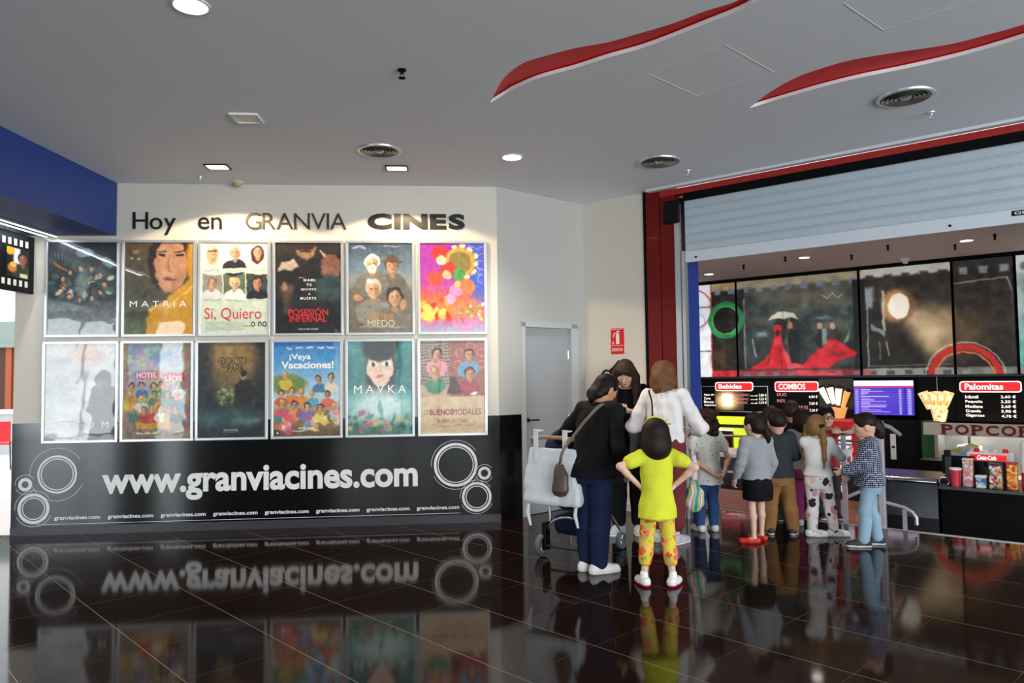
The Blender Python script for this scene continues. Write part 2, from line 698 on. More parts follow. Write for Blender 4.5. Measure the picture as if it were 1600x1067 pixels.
def spline(cu_, pts):
    sp = cu_.splines.new('POLY')
    sp.points.add(len(pts) - 1)
    for p, q in zip(sp.points, pts):
        p.co = (q[0], q[1], 0, 1)
    sp.use_cyclic_u = True


def smooth(pts, n=8):
    out = []
    P = [pts[0]] + list(pts) + [pts[-1]]
    for i in range(1, len(P) - 2):
        for k in range(n):
            t = k / n
            a = [0.5 * (2 * P[i][j] + (P[i + 1][j] - P[i - 1][j]) * t + (2 * P[i - 1][j] - 5 * P[i][j] + 4 * P[i + 1][j] - P[i + 2][j]) * t * t
                        + (3 * P[i][j] - P[i - 1][j] - 3 * P[i + 1][j] + P[i + 2][j]) * t ** 3) for j in (0, 1)]
            out.append(tuple(a))
    out.append(tuple(pts[-1]))
    return out


WAVES = []
for ua, la in [([(-0.143, 5.554), (-0.044, 5.118), (0.087, 4.855), (0.232, 4.74), (0.43, 4.624), (0.623, 4.548), (0.803, 4.431), (0.973, 4.313), (1.126, 4.17), (1.276, 4.057), (1.393, 3.877)], [(1.503, 3.945), (1.386, 4.067), (1.311, 4.174), (1.166, 4.326), (1.011, 4.488), (0.84, 4.645), (0.652, 4.772), (0.456, 4.928), (0.202, 5.103), (0.023, 5.295)]),
               ([(1.885, 5.732), (1.927, 5.43), (2.015, 5.16), (2.13, 4.999), (2.285, 4.86), (2.527, 4.749), (2.8, 4.645), (2.963, 4.516), (3.106, 4.377), (3.253, 4.164)], [(3.399, 4.258), (3.224, 4.549), (3.037, 4.764), (2.867, 4.907), (2.676, 5.037), (2.469, 5.163), (2.266, 5.331), (2.025, 5.575)])]:
    WAVES.append(smooth(ua) + smooth(la) )


ceil_poly = [(-14, -7.5), (9.8, -7.5), (9.8, 1.4), sn(8.5, 0.05), sn(-1.30, 0.05), (IC[0], IC[1] + .03), (KC.x - .01, KC.y + .03), (-5.3, 7.64), (-5.3, 7.9), (-14, 7.9)]
cc = bpy.data.curves.new('ceiling', 'CURVE')
cc.dimensions, cc.fill_mode, cc.extrude = '2D', 'BOTH', 0.013
spline(cc, ceil_poly)
for w in WAVES:
    spline(cc, w)
co_ = bpy.data.objects.new('ceiling_outline', cc)
COL.objects.link(co_)
me = bpy.data.meshes.new_from_object(co_.evaluated_get(bpy.context.evaluated_depsgraph_get()))
me.name = 'ceiling'
bpy.data.objects.remove(co_)
ceil = tag(new_obj('ceiling', me, M_ceil), kind='structure')
me.materials.clear()
me.materials.append(M_ceil)
ceil.location = (0, 0, ZC + 0.013)
struct('ceiling_concession', MB().prism_xy([sn(-5.5, 0.12), sn(8.8, 0.12), sn(8.8, 7.7), sn(-5.5, 7.7)], 3.53, 3.6), M_ceil_in)
struct('roof', MB().box(-16, 12, -9, 22, 3.95, 4.0), M_ceil) if False else None
for k, w in enumerate(WAVES):
    cxm, cym = sum(p[0] for p in w) / len(w), sum(p[1] for p in w) / len(w)
    mb = MB()
    x0, x1, y0, y1 = min(p[0] for p in w), max(p[0] for p in w), min(p[1] for p in w), max(p[1] for p in w)
    mb.box(x0 - .1, x1 + .1, y0 - .1, y1 + .1, ZC + 0.034, ZC + 0.06)
    t_ = thing('ceiling_recess', ['long red wave-shaped recess in the ceiling over the middle of the hall', 'red wave-shaped ceiling recess nearer the roller shutter'][k], 'ceiling recess', (0, 0, 0), 0, None)
    t_['kind'] = 'structure'
    mb.build('recess_panel', M_recess, t_)

# access hatches seen as thin light joints in the ceiling


def hatch(name, pts, closed):
    mb = MB()
    n = len(pts)
    for i in range(n if closed else n - 1):
        a, b = Vector(pts[i]), Vector(pts[(i + 1) % n])
        d = (b - a).normalized()
        s = Vector((-d.y, d.x)) * 0.003
        mb.prism_xy([a - s - d * .006, b - s + d * .006, b + s + d * .006, a + s - d * .006], ZC - 0.0015, ZC + .004)
    return struct(name, mb, M_white)


hatch('trim_1', [(0.961, 5.039), (1.411, 5.464), (1.825, 5.033), (1.375, 4.608)], True)
hatch('trim_2', [(1.9, 4.1), (2.284, 4.429), (3.02, 3.66), (2.64, 3.33)], True)

# poster wall, door wall, extinguisher wall
frame_struct('wall_left', MB().box(-2.43, 2.555, 0, 0.25, 0, ZC), M_wall, 'P')
mb = MB()
DL, DR, DT = 0.385, 1.118, 2.11
mb.box(0, DL, 0, .2, 0, ZC).box(DR, 1.40, 0, .2, 0, ZC).box(DL, DR, 0, .2, DT, ZC)
frame_struct('wall_middle', mb, M_wall_grey, 'D')
frame_struct('wall_right', MB().box(-1.30, -0.438, 0, .2, -.9, ZC), M_wall, 'S')
mb = MB().box(-2.43, 2.561, -.007, 0, .085, 1.11).box(-2.43, 2.563, -.011, 0, 1.11, 1.135)
frame_struct('trim_3', mb, M_dado, 'P')
mb = MB().box(0.0, .318, -.008, 0, .0, 1.135)
frame_struct('trim_4', mb, M_dado, 'D')
frame_struct('baseboard_left', MB().box(-2.43, 2.566, -.016, 0, 0, .085), M_skirt, 'P')
frame_struct('baseboard_right', MB().box(-1.28, -.44, -.012, 0, 0, .08), M_wall_grey, 'S')

# grey service door
mb = MB().box(DL, DR, .045, .09, .006, DT - .004)
dr = frame_struct('door_1', mb, M_door, 'D')
dr.name = 'door_1'
mb = MB().box(DL - .055, DL + .004, -.018, .1, 0, DT + .055).box(DR - .004, DR + .11, -.018, .1, 0, DT + .055).box(DL - .055, DR + .11, -.018, .1, DT - .004, DT + .055)
o = mb.build('door_frame', M_frame_grey, dr, bevel=.004)
o['kind'] = 'structure'
mb = MB().lathe([(0, -.01), (.024, -.01), (.024, 0), (0, 0)], (DL + .075, .045, 1.06), 20, 'y')
mb.tube([(DL + .075, .045, 1.06), (DL + .075, -.005, 1.06), (DL + .2, -.008, 1.06)], .009)
tag(mb.build('door_handle', M_black, dr, smooth=True), 'black lever handle')
mb = MB()
for z in (.3, 1.0, 1.75):
    mb.tube([(DR - .006, .04, z), (DR - .006, .04, z + .1)], .009)
mb.build('hinge', M_alu, dr)

# red pillar, beam and blue column by the shutter
mb = MB().box(-.438, -.42, -.012, .2, 0, ZC).box(-.40, -.232, -.02, .2, 0, ZC).box(-.222, -.05, -.02, .2, 0, ZC)
p_ = frame_struct('pillar', mb, M_red, 'S', bevel=.004)
mb = MB().box(-.44, -.40, -.014, .0, 0, ZC).box(-.234, -.22, -.012, .0, 0, ZC)
j_ = mb.build('pillar_joint', M_blackmat, p_)
j_['kind'] = 'structure'
b_ = frame_struct('beam', MB().box(-.22, 8.6, -.03, .08, 3.535, 3.60), M_redbeam, 'S')
mb = MB().box(-.35, 8.6, -.10, -.02, 3.605, 3.63)
o = mb.build('beam_cover', M_steel_bar, b_)
o['kind'] = 'structure'
frame_struct('column_blue', MB().box(-.6, -.05, .2, .55, -.9, 3.53), M_bluepil, 'S')
frame_struct('wall_shopfront', MB().box(6.6, 10.4, -.02, .2, -.9, ZC), M_wall, 'S')
# threshold
frame_struct('threshold', MB().box(-.45, 8.5, .64, .68, -.15, .006), M_alu, 'S')

# rear and side of the hall (behind the photographer)
mb = MB()
for x0, x1 in ((-14, -11.6), (-6.4, -2.95), (1.95, 2.7), (9.3, 9.8)):
    mb.box(x0, x1, -7.15, -7.0, 0, ZC)
mb.box(-8.98, -7.84, -7.15, -7.0, 0, ZC).box(-7.17, -6.4, -7.15, -7.0, 0, ZC).box(2.7, 9.3, -7.15, -7.0, 3.4, ZC).box(-11.6, -6.4, -7.15, -7.0, 3.35, ZC).box(-2.95, 1.95, -7.15, -7.0, 2.9, ZC)
struct('wall_rear', mb, M_wall_grey)
mb = MB()
for x in (-11.58, -9.9, -8.1, -6.42):
    mb.box(x - .04, x + .04, -7.13, -7.03, 0, 3.35)
struct('window_1', mb, M_dkmetal)
mb = MB()
for x in (-2.9, -.9, .3, 1.92):
    mb.box(x - .06, x + .06, -7.13, -7.03, 0, 2.9)
struct('window_2', mb, M_dkmetal)
mb = MB()
for x in (2.74, 4.4, 6.0, 7.6, 9.26):
    mb.box(x - .04, x + .04, -7.13, -7.03, 0, 3.4)
struct('added_window', mb, M_dkmetal)  # unseen window made up to go with the added rear light
mb = MB().box(9.7, 9.85, -7.1, -5.1, 0, ZC).box(9.7, 9.85, .1, 2.0, 0, ZC).box(9.7, 9.85, -5.1, .1, 3.15, ZC)
struct('wall_side', mb, M_wall_grey)  # opening left for the added side light
struct('wall_far_left', MB().box(-14.1, -14, -7.1, 3.0, 0, ZC), M_wall_grey)

struct('sky_block_wall', MB().box(-14.5, 10.5, -8.2, -8.0, -.5, 4.2).box(10.6, 10.8, -8.0, 3, -.5, 4.2), M_wall_grey)  # unseen wall added to keep sky light out of the windows
# blue soffit at the left
struct('soffit', MB().box(-5.6, -4.12, -5.0, 7.70, 3.075, ZC + .02), M_blue)

# concession hall shell
frame_struct('wall_concession_back', MB().box(-5.5, 8.8, 7.55, 7.7, -.9, 3.6), M_blackmat, 'S')
frame_struct('wall_concession_left', MB().box(-5.6, -5.5, .2, 7.7, -.9, 3.6), M_blackmat, 'S')
frame_struct('wall_concession_right', MB().box(8.7, 8.8, .2, 7.7, -.9, 3.6), M_blackmat, 'S')
pl = frame_struct('platform', MB().box(-5.4, 1.40, .70, 2.2, -.10, -.004), M_wood, 'S')
o = MB().box(-5.4, 1.39, .72, 2.18, -.9, -.10).build('platform_base', M_blackmat, pl)
o['kind'] = 'structure'

# ------------------------------------------------------------------ posters
AS = 1.40


def blobs(p, seed, n, cols, x0, x1, y0, y1, r0, r1, soft=.4):
    rg = random.Random(seed)
    for _ in range(n):
        p.ell(rg.uniform(x0, x1), rg.uniform(y0, y1), rg.uniform(r0, r1), rg.uniform(r0, r1), rg.choice(cols), rg.uniform(.6, 1), soft, rg.uniform(0, 3))
    return p


def new(base='202020'):
    return Paint(120, 168, AS, base)


def poster_circle():
    p = new().grad([(0, '16222c'), (.35, '1d3036'), (.62, '2c3a3c'), (.7, '5d6468'), (1, '7d8488')])
    rg = random.Random(3)
    for k in range(40):
        a = rg.uniform(0, 6.28)
        r = rg.uniform(.10, .42)
        x, y = .5 + r * cos(a) * 1.05, .62 + r * sin(a) * .8
        p.ell(x, y, .055, .035, rg.choice(['8fa3a0', 'b08a5c', '40585c', '24353a', 'd0c7b0', '5c4a36', '2d4a58']), .9, .3, a)
    for k in range(11):
        a = k * .57
        x, y = .5 + .3 * cos(a), .62 + .24 * sin(a)
        p.ell(x, y, .04, .045, '2a1e18').ell(x + .005, y + .012, .03, .034, 'b98a66')
    p.ell(.5, .62, .09, .2, '8e9c98', .7, .8)
    p.ell(.52, .16, .14, .07, '7fa0b4', .9, .2).ell(.85, .3, .11, .06, '6fa7ad', .8, .3, .5)
    p.poly([(.08, .3), (.28, .42), (.26, .45), (.07, .34)], '9a5f28')
    return p.noise(.12, 14, 4)


def poster_raincoat():
    p = new().grad([(0, '5a4a30'), (.4, '4c4634'), (.75, '3b3d2c'), (1, '5e6a4a')])
    p.poly([(.3, 1.42), (.36, 1.0), (.6, .86), (.8, .68), (1.05, .45), (1.05, 1.42)], 'c8931f', soft=.04)
    p.ell(.64, .28, .3, .48, '2c1d12', 1, .1)
    p.poly([(.95, -.02), (.85, .3), (.93, .62), (1.05, .7), (1.05, -.02)], 'bd8a1e', soft=.08)
    p.ell(.66, .34, .235, .43, 'b98562', 1, .08)
    p.ell(.6, .42, .13, .3, 'cf9e78', .6, .6)
    p.ell(.52, .2, .055, .022, '241712', 1, .3).ell(.79, .2, .055, .022, '241712', 1, .3)
    p.line([(.44, .14), (.6, .15)], .018, '3a2416').line([(.72, .15), (.87, .13)], .018, '3a2416')
    p.line([(.65, .2), (.62, .42), (.7, .45)], .02, '8f5f42', .8)
    p.ell(.65, .56, .1, .026, '8a4a42', 1, .3)
    p.line([(.36, 1.05), (.5, .95), (.66, .93)], .02, 'e2b040').line([(.6, 1.0), (.85, .8), (1, .66)], .02, 'e6b64a')
    p.poly([(.24, .86), (.3, .76), (.34, .9)], '232519', soft=.05)
    p.rect(.1, .13, .22, .15, 'd8d2c0', .8).rect(.11, .17, .21, .185, 'd8d2c0', .7).rect(.09, .24, .13, .27, 'c8c2b0', .7).rect(.19, .24, .24, .27, 'c8c2b0', .7)
    return p.noise(.07, 10, 7)


def poster_portraits():
    p = new('cfd9cb')
    p.rect(-.1, -.1, 1.1, .40, 'efe9dc').rect(-.1, .40, 1.1, .47, 'd5ddcf')
    p.rect(.02, .48, .32, .87, '8c8c86').rect(.34, .48, .66, .87, '5a6a4e').rect(.68, .48, .99, .87, '34423c')
    p.bust(.17, .15, .085, 'd8b090', 'c9b48a', 'e6e0d6', long=True).bust(.5, .15, .09, 'd0a482', 'c0b8ac', '26262c').bust(.84, .15, .085, 'd4a684', '4a2018', 'e8e0d4', long=True)
    p.line([(.1, .14), (.24, .14)], .014, '18140f')
    p.bust(.17, .62, .08, 'cfa484', '7a5a38', 'd8d8dc').bust(.5, .62, .082, 'e0b898', 'd8b878', 'f0ece4').bust(.84, .62, .085, 'c08c68', '2a1c14', '1c1c22')
    p.rect(-.1, .39, 1.1, .465, 'cfdccc').rect(-.1, .86, 1.1, 1.5, 'cbd8c8')
    for y in (.43, .885):
        for x in (.05, .38, .71):
            p.rect(x, y - .008, x + .24, y + .008, '8aa096', .7)
    for k in range(6):
        p.rect(.08, 1.22 + k * .022, .64, 1.23 + k * .022, '8a9488', .6)
    return p


def poster_hands():
    p = new('100c0b').grad([(0, '1b1310'), (.5, '14100f'), (1, '0d0c0d')])
    p.ell(.46, .05, .16, .22, '8a6a52', 1, .2).ell(.42, -.05, .26, .17, '2a120c', 1, .2).ell(.46, .14, .08, .02, '38100c')
    p.poly([(.02, .45), (.1, .3), (.3, .26), (.36, .38), (.2, .46)], 'b0a094', soft=.03)
    for k in range(4):
        p.line([(.68 + k * .07, .12 + k * .04), (.86 + k * .03, .3 + k * .05)], .035, 'a89488')
    p.ell(.84, .38, .16, .2, '7a5240', 1, .25)
    p.ell(.17, .63, .12, .2, '4a342a', 1, .3).ell(.13, .55, .18, .12, '15100e', 1, .3)
    p.ell(.14, .68, .05, .08, 'a07a60', .8, .6)
    p.poly([(.55, .62), (.8, .5), (1.02, .56), (1.02, .9), (.66, .92)], '23383a', soft=.06)
    p.poly([(.1, .8), (.25, .78), (.22, 1.1), (.12, 1.1)], '55402c', .7, .08)
    return p.noise(.10, 12, 9)


def poster_four_men():
    p = new().grad([(0, '34465a'), (.3, '6a7f92'), (.55, 'a8a48e'), (.8, '6d6658'), (1, '383430')])
    p.ell(.5, 1.1, .62, .62, '6e675c', 1, .15)
    p.bust(.68, .36, .115, 'b98c68', '4a3626', '66615a', hat='5c4632').bust(.37, .32, .125, 'c9a27e', 'ddd6ca', '77736a', beard='e0dacd')
    p.bust(.39, .72, .14, 'd0a27c', 'c4bcae', '8a867e').bust(.72, .84, .135, 'c89a74', '2a2019', '77726a')
    p.ell(.16, .86, .07, .05, 'b58a68').ell(.86, .96, .05, .07, 'b58a68')
    p.rect(.2, 1.30, .85, 1.315, 'd6cfc0', .6).rect(.55, .05, .8, .062, 'd6d6d6', .6)
    return p.noise(.05, 12, 2)


def poster_colour_burst():
    p = new().grad([(0, '9a1f9c'), (.45, 'b43ca8'), (.62, 'e0663a'), (.75, 'e8883a'), (.9, 'c07ab0'), (1, '9aa0b8')])
    p.poly([(.72, -.02), (1.02, -.02), (1.02, 1.0), (.8, .8), (.74, .4)], '3f5fd0', soft=.2)
    for k in range(6):
        p.line([(.75 + .04 * k, .02 + .09 * k), (.9, .1 + .1 * k), (.98, .04 + .12 * k)], .008, 'cfe0ff', .8)
    blobs(p, 5, 26, ['f06a10', 'ffb020', 'ffd860', 'e03a10', 'c02a18'], 0, .42, .88, 1.18, .03, .09)
    for x, y, r, c in ((.3, .16, .13, 'c02a28'), (.62, .3, .24, 'd8a040'), (.62, .3, .17, '8a7a34'), (.44, .42, .12, 'd8302c'), (.24, .55, .12, 'd84a30'), (.62, .5, .1, '4f9a48'),
                       (.56, .74, .11, 'f08ab8'), (.74, .68, .12, 'd87a38'), (.42, .5, .07, 'e8b08a'), (.32, .26, .08, 'e8c8a8'), (.58, .64, .05, 'f0c060'), (.47, .88, .08, 'f4a0c8')):
        p.ell(x, y, r, r, c, 1, .15)
    for k in range(7):
        a = -1.9 + k * .5
        p.ell(.62 + .26 * cos(a), .3 + .26 * sin(a), .035, .05, 'e8d8a0', 1, .2, a)
    blobs(p, 8, 40, ['e04838', '58a84c', 'f0d050', '4a90d8', 'f4f0f0', 'd878b0'], .55, 1.0, .95, 1.2, .012, .03)
    p.rect(0, 1.27, 1, 1.4, 'b4b8c8', .5, .06).poly([(.6, 1.2), (.9, 1.2), (.8, 1.42), (.55, 1.42)], 'd08cc0', .6, .05)
    return p.noise(.06, 16, 3, False)


def poster_grey_back():
    p = new().grad([(0, 'c9c2bd'), (.2, 'bcbcbd'), (.6, 'c8c9cb'), (1, 'cfd0d2')])
    p.ell(.6, .14, .2, .16, 'd6a08a', .6, .9).ell(.25, .24, .14, .04, '8d8d90', .5, .8)
    p.poly([(.6, 1.42), (.68, 1.1), (.58, .98), (.64, .65), (.74, .58), (.72, .5), (.84, .42), (.92, .5), (.92, .6), (1.02, .62), (1.02, 1.42)], '4a4846', soft=.02)
    p.ell(.82, .52, .12, .12, '3a332e', 1, .1).ell(.8, .58, .08, .07, '746860', .7, .5)
    for y in (.75, .86, 1.0):
        p.line([(.62, y), (1.0, y + .02)], .012, '2e2d2c', .7)
    p.line([(0, 1.16), (.3, 1.12), (.6, 1.16)], .02, '8b8c90', .5)
    p.ell(.05, 1.4, .1, .06, '3a3a3a', .8, .4)
    return p.noise(.10, 8, 5, True, .4)


def poster_hotel():
    p = new().grad([(0, '8c9aa2'), (.25, 'b4bcc0'), (.5, '9d9894'), (1, '7c6450')])
    p.rect(0, 0, .07, 1.4, '8f7668', .9, .03).rect(.88, 0, 1.0, 1.4, '90705e', .9, .03)
    rg = random.Random(12)
    for x in (.14, .3, .44, .56, .68, .8):
        for y in (.62, .78, .95):
            p.bust(x + rg.uniform(-.03, .03), y + rg.uniform(-.04, .04), .05, rg.choice(['d0a484', 'c49470']), rg.choice(['3a2618', '20160f', 'b08a4c']), rg.choice(['b83a34', '3c6ea0', '2c2c34', 'c4a030', '4a7a5c', 'ddd6cc']))
    p.rect(.38, .12, .72, .26, '4a8ab0', .5, .05)
    p.rect(.2, 1.16, .7, 1.24, 'd0902c', .95)
    p.rect(.2, 1.29, .85, 1.315, 'e8dcc0', .8)
    p.rect(.18, .4, .52, .53, 'd05a78', .75, .03).rect(.58, .45, .9, .57, 'c02430', .95, .02)
    return p.noise(.2, 18, 6, False)


def poster_priest():
    p = new().grad([(0, '473a26'), (.25, '5e4b30'), (.5, '30302e'), (.75, '1d2c33'), (1, '141a1e')])
    p.ell(.5, .16, .32, .34, 'b08a4e', .75, .9).ell(.5, .45, .2, .5, '8a744c', .5, .9)
    p.rect(-.05, -.05, .2, 1.0, '16202a', .7, .15).rect(.85, -.05, 1.05, 1.1, '12181c', .7, .12)
    p.poly([(.52, .92), (.56, .62), (.62, .56), (.76, .56), (.86, .68), (.84, .8), (.76, .92)], '14161a', soft=.03)
    p.ell(.67, .5, .045, .06, 'a5795c').ell(.67, .47, .05, .045, '1c1512')
    blobs(p, 4, 24, ['5a6b3c', '7a8a54', '98a070', '46553a'], .3, .52, .68, .9, .015, .035)
    p.ell(.4, 1.12, .5, .12, '3c6468', .7, .9).ell(.75, 1.16, .2, .06, '8ea49a', .5, .9)
    p.rect(.37, 1.28, .6, 1.30, 'c8ccc8', .7).rect(.37, 1.31, .6, 1.325, 'c8ccc8', .5)
    return p.noise(.10, 10, 8)


def poster_holiday():
    p = new().grad([(0, '2f74b8'), (.2, '4f96cf'), (.45, '9cc4e0'), (.6, 'b8cbd0'), (.75, 'a8845c'), (1, '5a4c34')])
    p.ell(.2, .62, .3, .14, '6a8440', .9, .3)
    rg = random.Random(9)
    for x, y, s, c in ((.18, .5, .05, 'd8b040'), (.68, .56, .05, '4a7ab0'), (.86, .54, .055, 'e0d0c0'), (.28, .72, .05, 'd87a3a'), (.42, .74, .05, 'e08a30'), (.12, .76, .05, 'c05a3c'),
                       (.58, .78, .05, '58a0b8'), (.8, .78, .05, 'd86a5c'), (.14, .92, .06, 'd05a6c'), (.32, .94, .055, 'e09070'), (.5, .96, .055, '7a6ab0'), (.7, .98, .055, 'e0c860'), (.9, .96, .05, 'c8b8d8')):
        p.bust(x, y, s, rg.choice(['d8a884', 'cc9870']), rg.choice(['2c1c12', '54341c', 'b08848']), c)
    blobs(p, 21, 30, ['e07a3c', 'd85a70', 'f0c050', '7a4a30', 'e8d8c8', '6a7ab8', '587038'], 0, 1, 1.05, 1.32, .03, .08)
    p.rect(.02, 1.1, .14, 1.2, '3a8a80').rect(.3, 1.3, .7, 1.315, 'f4f0e8', .9)
    for x in (.18, .34, .5, .66, .8):
        p.rect(x, .085, x + .1, .11, 'e8f0f4', .8)
    p.ell(.07, 1.34, .045, .045, '20242c').ell(.07, 1.34, .02, .02, 'c8d0d4')
    return p.noise(.05, 14, 5, False)


def poster_teal_girl():
    p = new().grad([(0, '4f9a98'), (.3, '2f6a6c'), (.6, '4e9494'), (.8, '6aa0a0'), (1, '3f6f68')])
    p.ell(.5, .36, .36, .52, '2a3436', 1, .15)
    p.poly([(.1, .05), (.3, .1), (.28, .8), (.08, .9)], '3f8482', .9, .08).poly([(.72, .1), (.95, .05), (.98, .8), (.74, .75)], '3a7e80', .9, .08)
    p.ell(.5, .38, .2, .29, 'e3c4b2', 1, .08).ell(.5, .14, .26, .16, '26282a', 1, .3)
    for x in (.4, .6):
        p.ell(x, .34, .06, .04, 'f4f4f0').ell(x, .345, .034, .036, '2c4a40').line([(x - .06, .28), (x + .06, .27)], .014, '3a2c26')
    p.ell(.5, .53, .055, .028, 'c0707a', 1, .3).line([(.5, .38), (.49, .46)], .012, 'c09a8a')
    p.ell(.5, .95, .4, .24, 'd9f0ee', .85, .9).ell(.5, 1.0, .04, .12, '6a9a94', .8, .4)
    blobs(p, 31, 40, ['4e8a58', '3a6a50', 'c8667a', '7ab0a0', '2c5048', 'c8b070'], 0, 1, 1.08, 1.36, .02, .06)
    p.ell(.22, 1.06, .05, .04, 'c05a74', .8, .4)
    return p.noise(.06, 12, 3)


def poster_tiles():
    p = new('b29a86')
    for i in range(14):
        for j in range(14):
            p.ell(.02 + i * .033, .03 + j * .047, .012, .017, '3c3c3e', .8, .3)
    p.rect(.46, -.05, 1.05, .85, '8f4f44', .85, .02)
    for x, y in ((.6, .18), (.95, .18), (.58, .36), (.95, .36), (.78, .08)):
        p.ring(x, y, .06, .02, 'c07a68')
    p.bust(.26, .2, .085, 'c99876', '2c1e16', 'd8909a').bust(.75, .22, .085, 'c2926e', '241813', '6a96b0')
    p.bust(.24, .48, .08, 'd0a07c', 'a07a4c', '4a8a6a').bust(.76, .5, .085, 'c8946e', '3a2218', 'a03a46')
    p.poly([(.42, .8), (.48, .55), (.56, .55), (.64, .8)], '3c2c26', .9, .03)
    p.rect(-.05, .84, 1.05, 1.45, 'cdb491', 1, .03).ell(.82, .8, .06, .03, 'e8e0d4')
    p.rect(.2, 1.27, .8, 1.28, '8a6a50', .6)
    return p.noise(.04, 12, 3)


TOPX = [-2.128, -1.39, -1.364, -0.62, -0.594, 0.143, 0.17, 0.906, 0.933, 1.66, 1.694, 2.434]
BOTX = [-2.136, -1.39, -1.367, -0.638, -0.618, 0.12, 0.153, 0.894, 0.924, 1.653, 1.687, 2.429]
M_print = print_mat('poster_under_clear_sheet', coat=1.0, rough=.4, wavy=.25)
M_ink = {c: mat('ink_' + c, c, .4, coat=.6, vary=0) for c in ('f0f0ee', 'd01c20', '1a1a1c', 'c8943c', '8a2228', 'd8c8a0', '9ab8b0', 'e8e4d8')}
W, RD, BK, GO, DR_, SA = (M_ink[c] for c in ('f0f0ee', 'd01c20', '1a1a1c', 'c8943c', '8a2228', 'd8c8a0'))
# lettering: text, x0, x1, y0, y1 (fractions of width, y down), ink, bold
POSTERS = [
    (poster_circle, 'film poster with a ring of people on dark teal, first of the upper row', []),
    (poster_raincoat, 'film poster of a woman in a yellow raincoat, second of the upper row', [('MATRIA', .08, .9, .98, .89, W, .0, 1.6)]),
    (poster_portraits, 'film poster with six small portraits above pale green, upper row', [('Sí, Quiero', .06, .9, 1.2, 1.0, RD, .0, 1), ('...o no', .66, .98, 1.29, 1.21, BK, .01, 1)]),
    (poster_hands, 'dark film poster with pale grasping hands and red title, upper row', [('POSESIÓN', .2, .8, 1.12, 1.0, RD, .01, 1), ('INFERNAL', .22, .78, 1.22, 1.12, RD, .01, 1),
        ('MAMI', .43, .6, .6, .56, W, .01, 1.3), ('TE', .47, .55, .67, .635, W, .01, 1.3), ('QUIERE', .39, .62, .74, .705, W, .01, 1.3), ('A', .5, .53, .81, .775, W, .01, 1), ('MUERTE', .38, .62, .88, .84, W, .01, 1.3),
        ('SÓLO EN CINES', .35, .65, 1.34, 1.315, W, .0, 1)]),
    (poster_four_men, 'film poster of four men one wearing a hat, upper row', [('BEAU TIENE', .3, .7, 1.2, 1.1, GO, .0, 1), ('MIEDO', .3, .72, 1.3, 1.2, SA, .0, 1)]),
    (poster_colour_burst, 'bright magenta blue and orange film poster, rightmost of the upper row', []),
    (poster_grey_back, 'pale grey film poster of a figure seen from behind, first of the lower row', [('FATUM', .08, .9, 1.22, 1.13, W, .0, 2.2)]),
    (poster_hotel, 'crowded colourful film poster with pink and red title, second of the lower row', [('HOTEL', .2, .5, .51, .43, W, .02, 1), ('LÍOS', .61, .87, .56, .465, W, .03, 1)]),
    (poster_priest, 'dark film poster of a man in black under a golden glow, lower row', [('EXORCISTA', .34, .73, .33, .22, BK, .0, 1), ('EL', .29, .34, .3, .25, BK, .0, 1), ('DEL', .36, .43, .38, .34, BK, .0, 1), ('PAPA', .44, .68, .44, .33, BK, .0, 1)]),
    (poster_holiday, 'sunny blue film poster of a holiday crowd with white title, lower row', [('¡Vaya', .24, .56, .29, .18, W, .02, 1), ('Vacaciones!', .12, .9, .4, .29, W, .03, 1), ('14 DE ABRIL', .38, .62, 1.29, 1.26, W, .02, 1)]),
    (poster_teal_girl, 'teal film poster of a girl with large eyes above a white glow, lower row', [('MAVKA', .1, .9, .78, .66, W, .0, 1.5)]),
    (poster_tiles, 'beige film poster of four people at a table with dark red title, lower row', [('LOS', .07, .14, 1.11, 1.04, DR_, .0, 1), ('BUENOS', .15, .5, 1.12, 1.03, DR_, .02, 1), ('MODALES', .5, .93, 1.12, 1.03, DR_, .0, 1), ('28 ABRIL EN CINES', .25, .73, 1.23, 1.18, DR_, .0, 1)]),
]
for i, (fn, label, words) in enumerate(POSTERS):
    X = TOPX if i < 6 else BOTX
    k = i % 6
    u0, u1 = X[2 * k], X[2 * k + 1]
    z0, z1 = (2.012, 3.028) if i < 6 else (0.927, 1.972)
    w, h = u1 - u0, z1 - z0
    t_ = frame_thing('poster', label, 'poster', 'P', u0, z0, -.012, 'framed film posters on the wall')
    mb = MB()
    fw = .026
    for (a, b, c, d) in ((0, w, 0, fw), (0, w, h - fw, h), (0, fw, fw, h - fw), (w - fw, w, fw, h - fw)):
        mb.box(a, b, -.022, .004, c, d)
    mb.build('poster_frame', M_alu, t_, bevel=.004)
    P = fn().warp(.035, 9, i).noise(.07, 22, 40 + i)
    a, b, c, d = fw - .004, w - fw + .004, fw - .004, h - fw + .004
    pr = print_mesh('print', P, a, b, c, d, -.006, M_print, t_)
    for (s, x0, x1, yb, yt, m_, bold, sp) in words:
        o = fit_text('lettering', s, a + x0 * (b - a), a + x1 * (b - a), d - (d - c) * yb / AS, d - (d - c) * yt / AS, -.0068, m_, pr, bold, 0, sp)

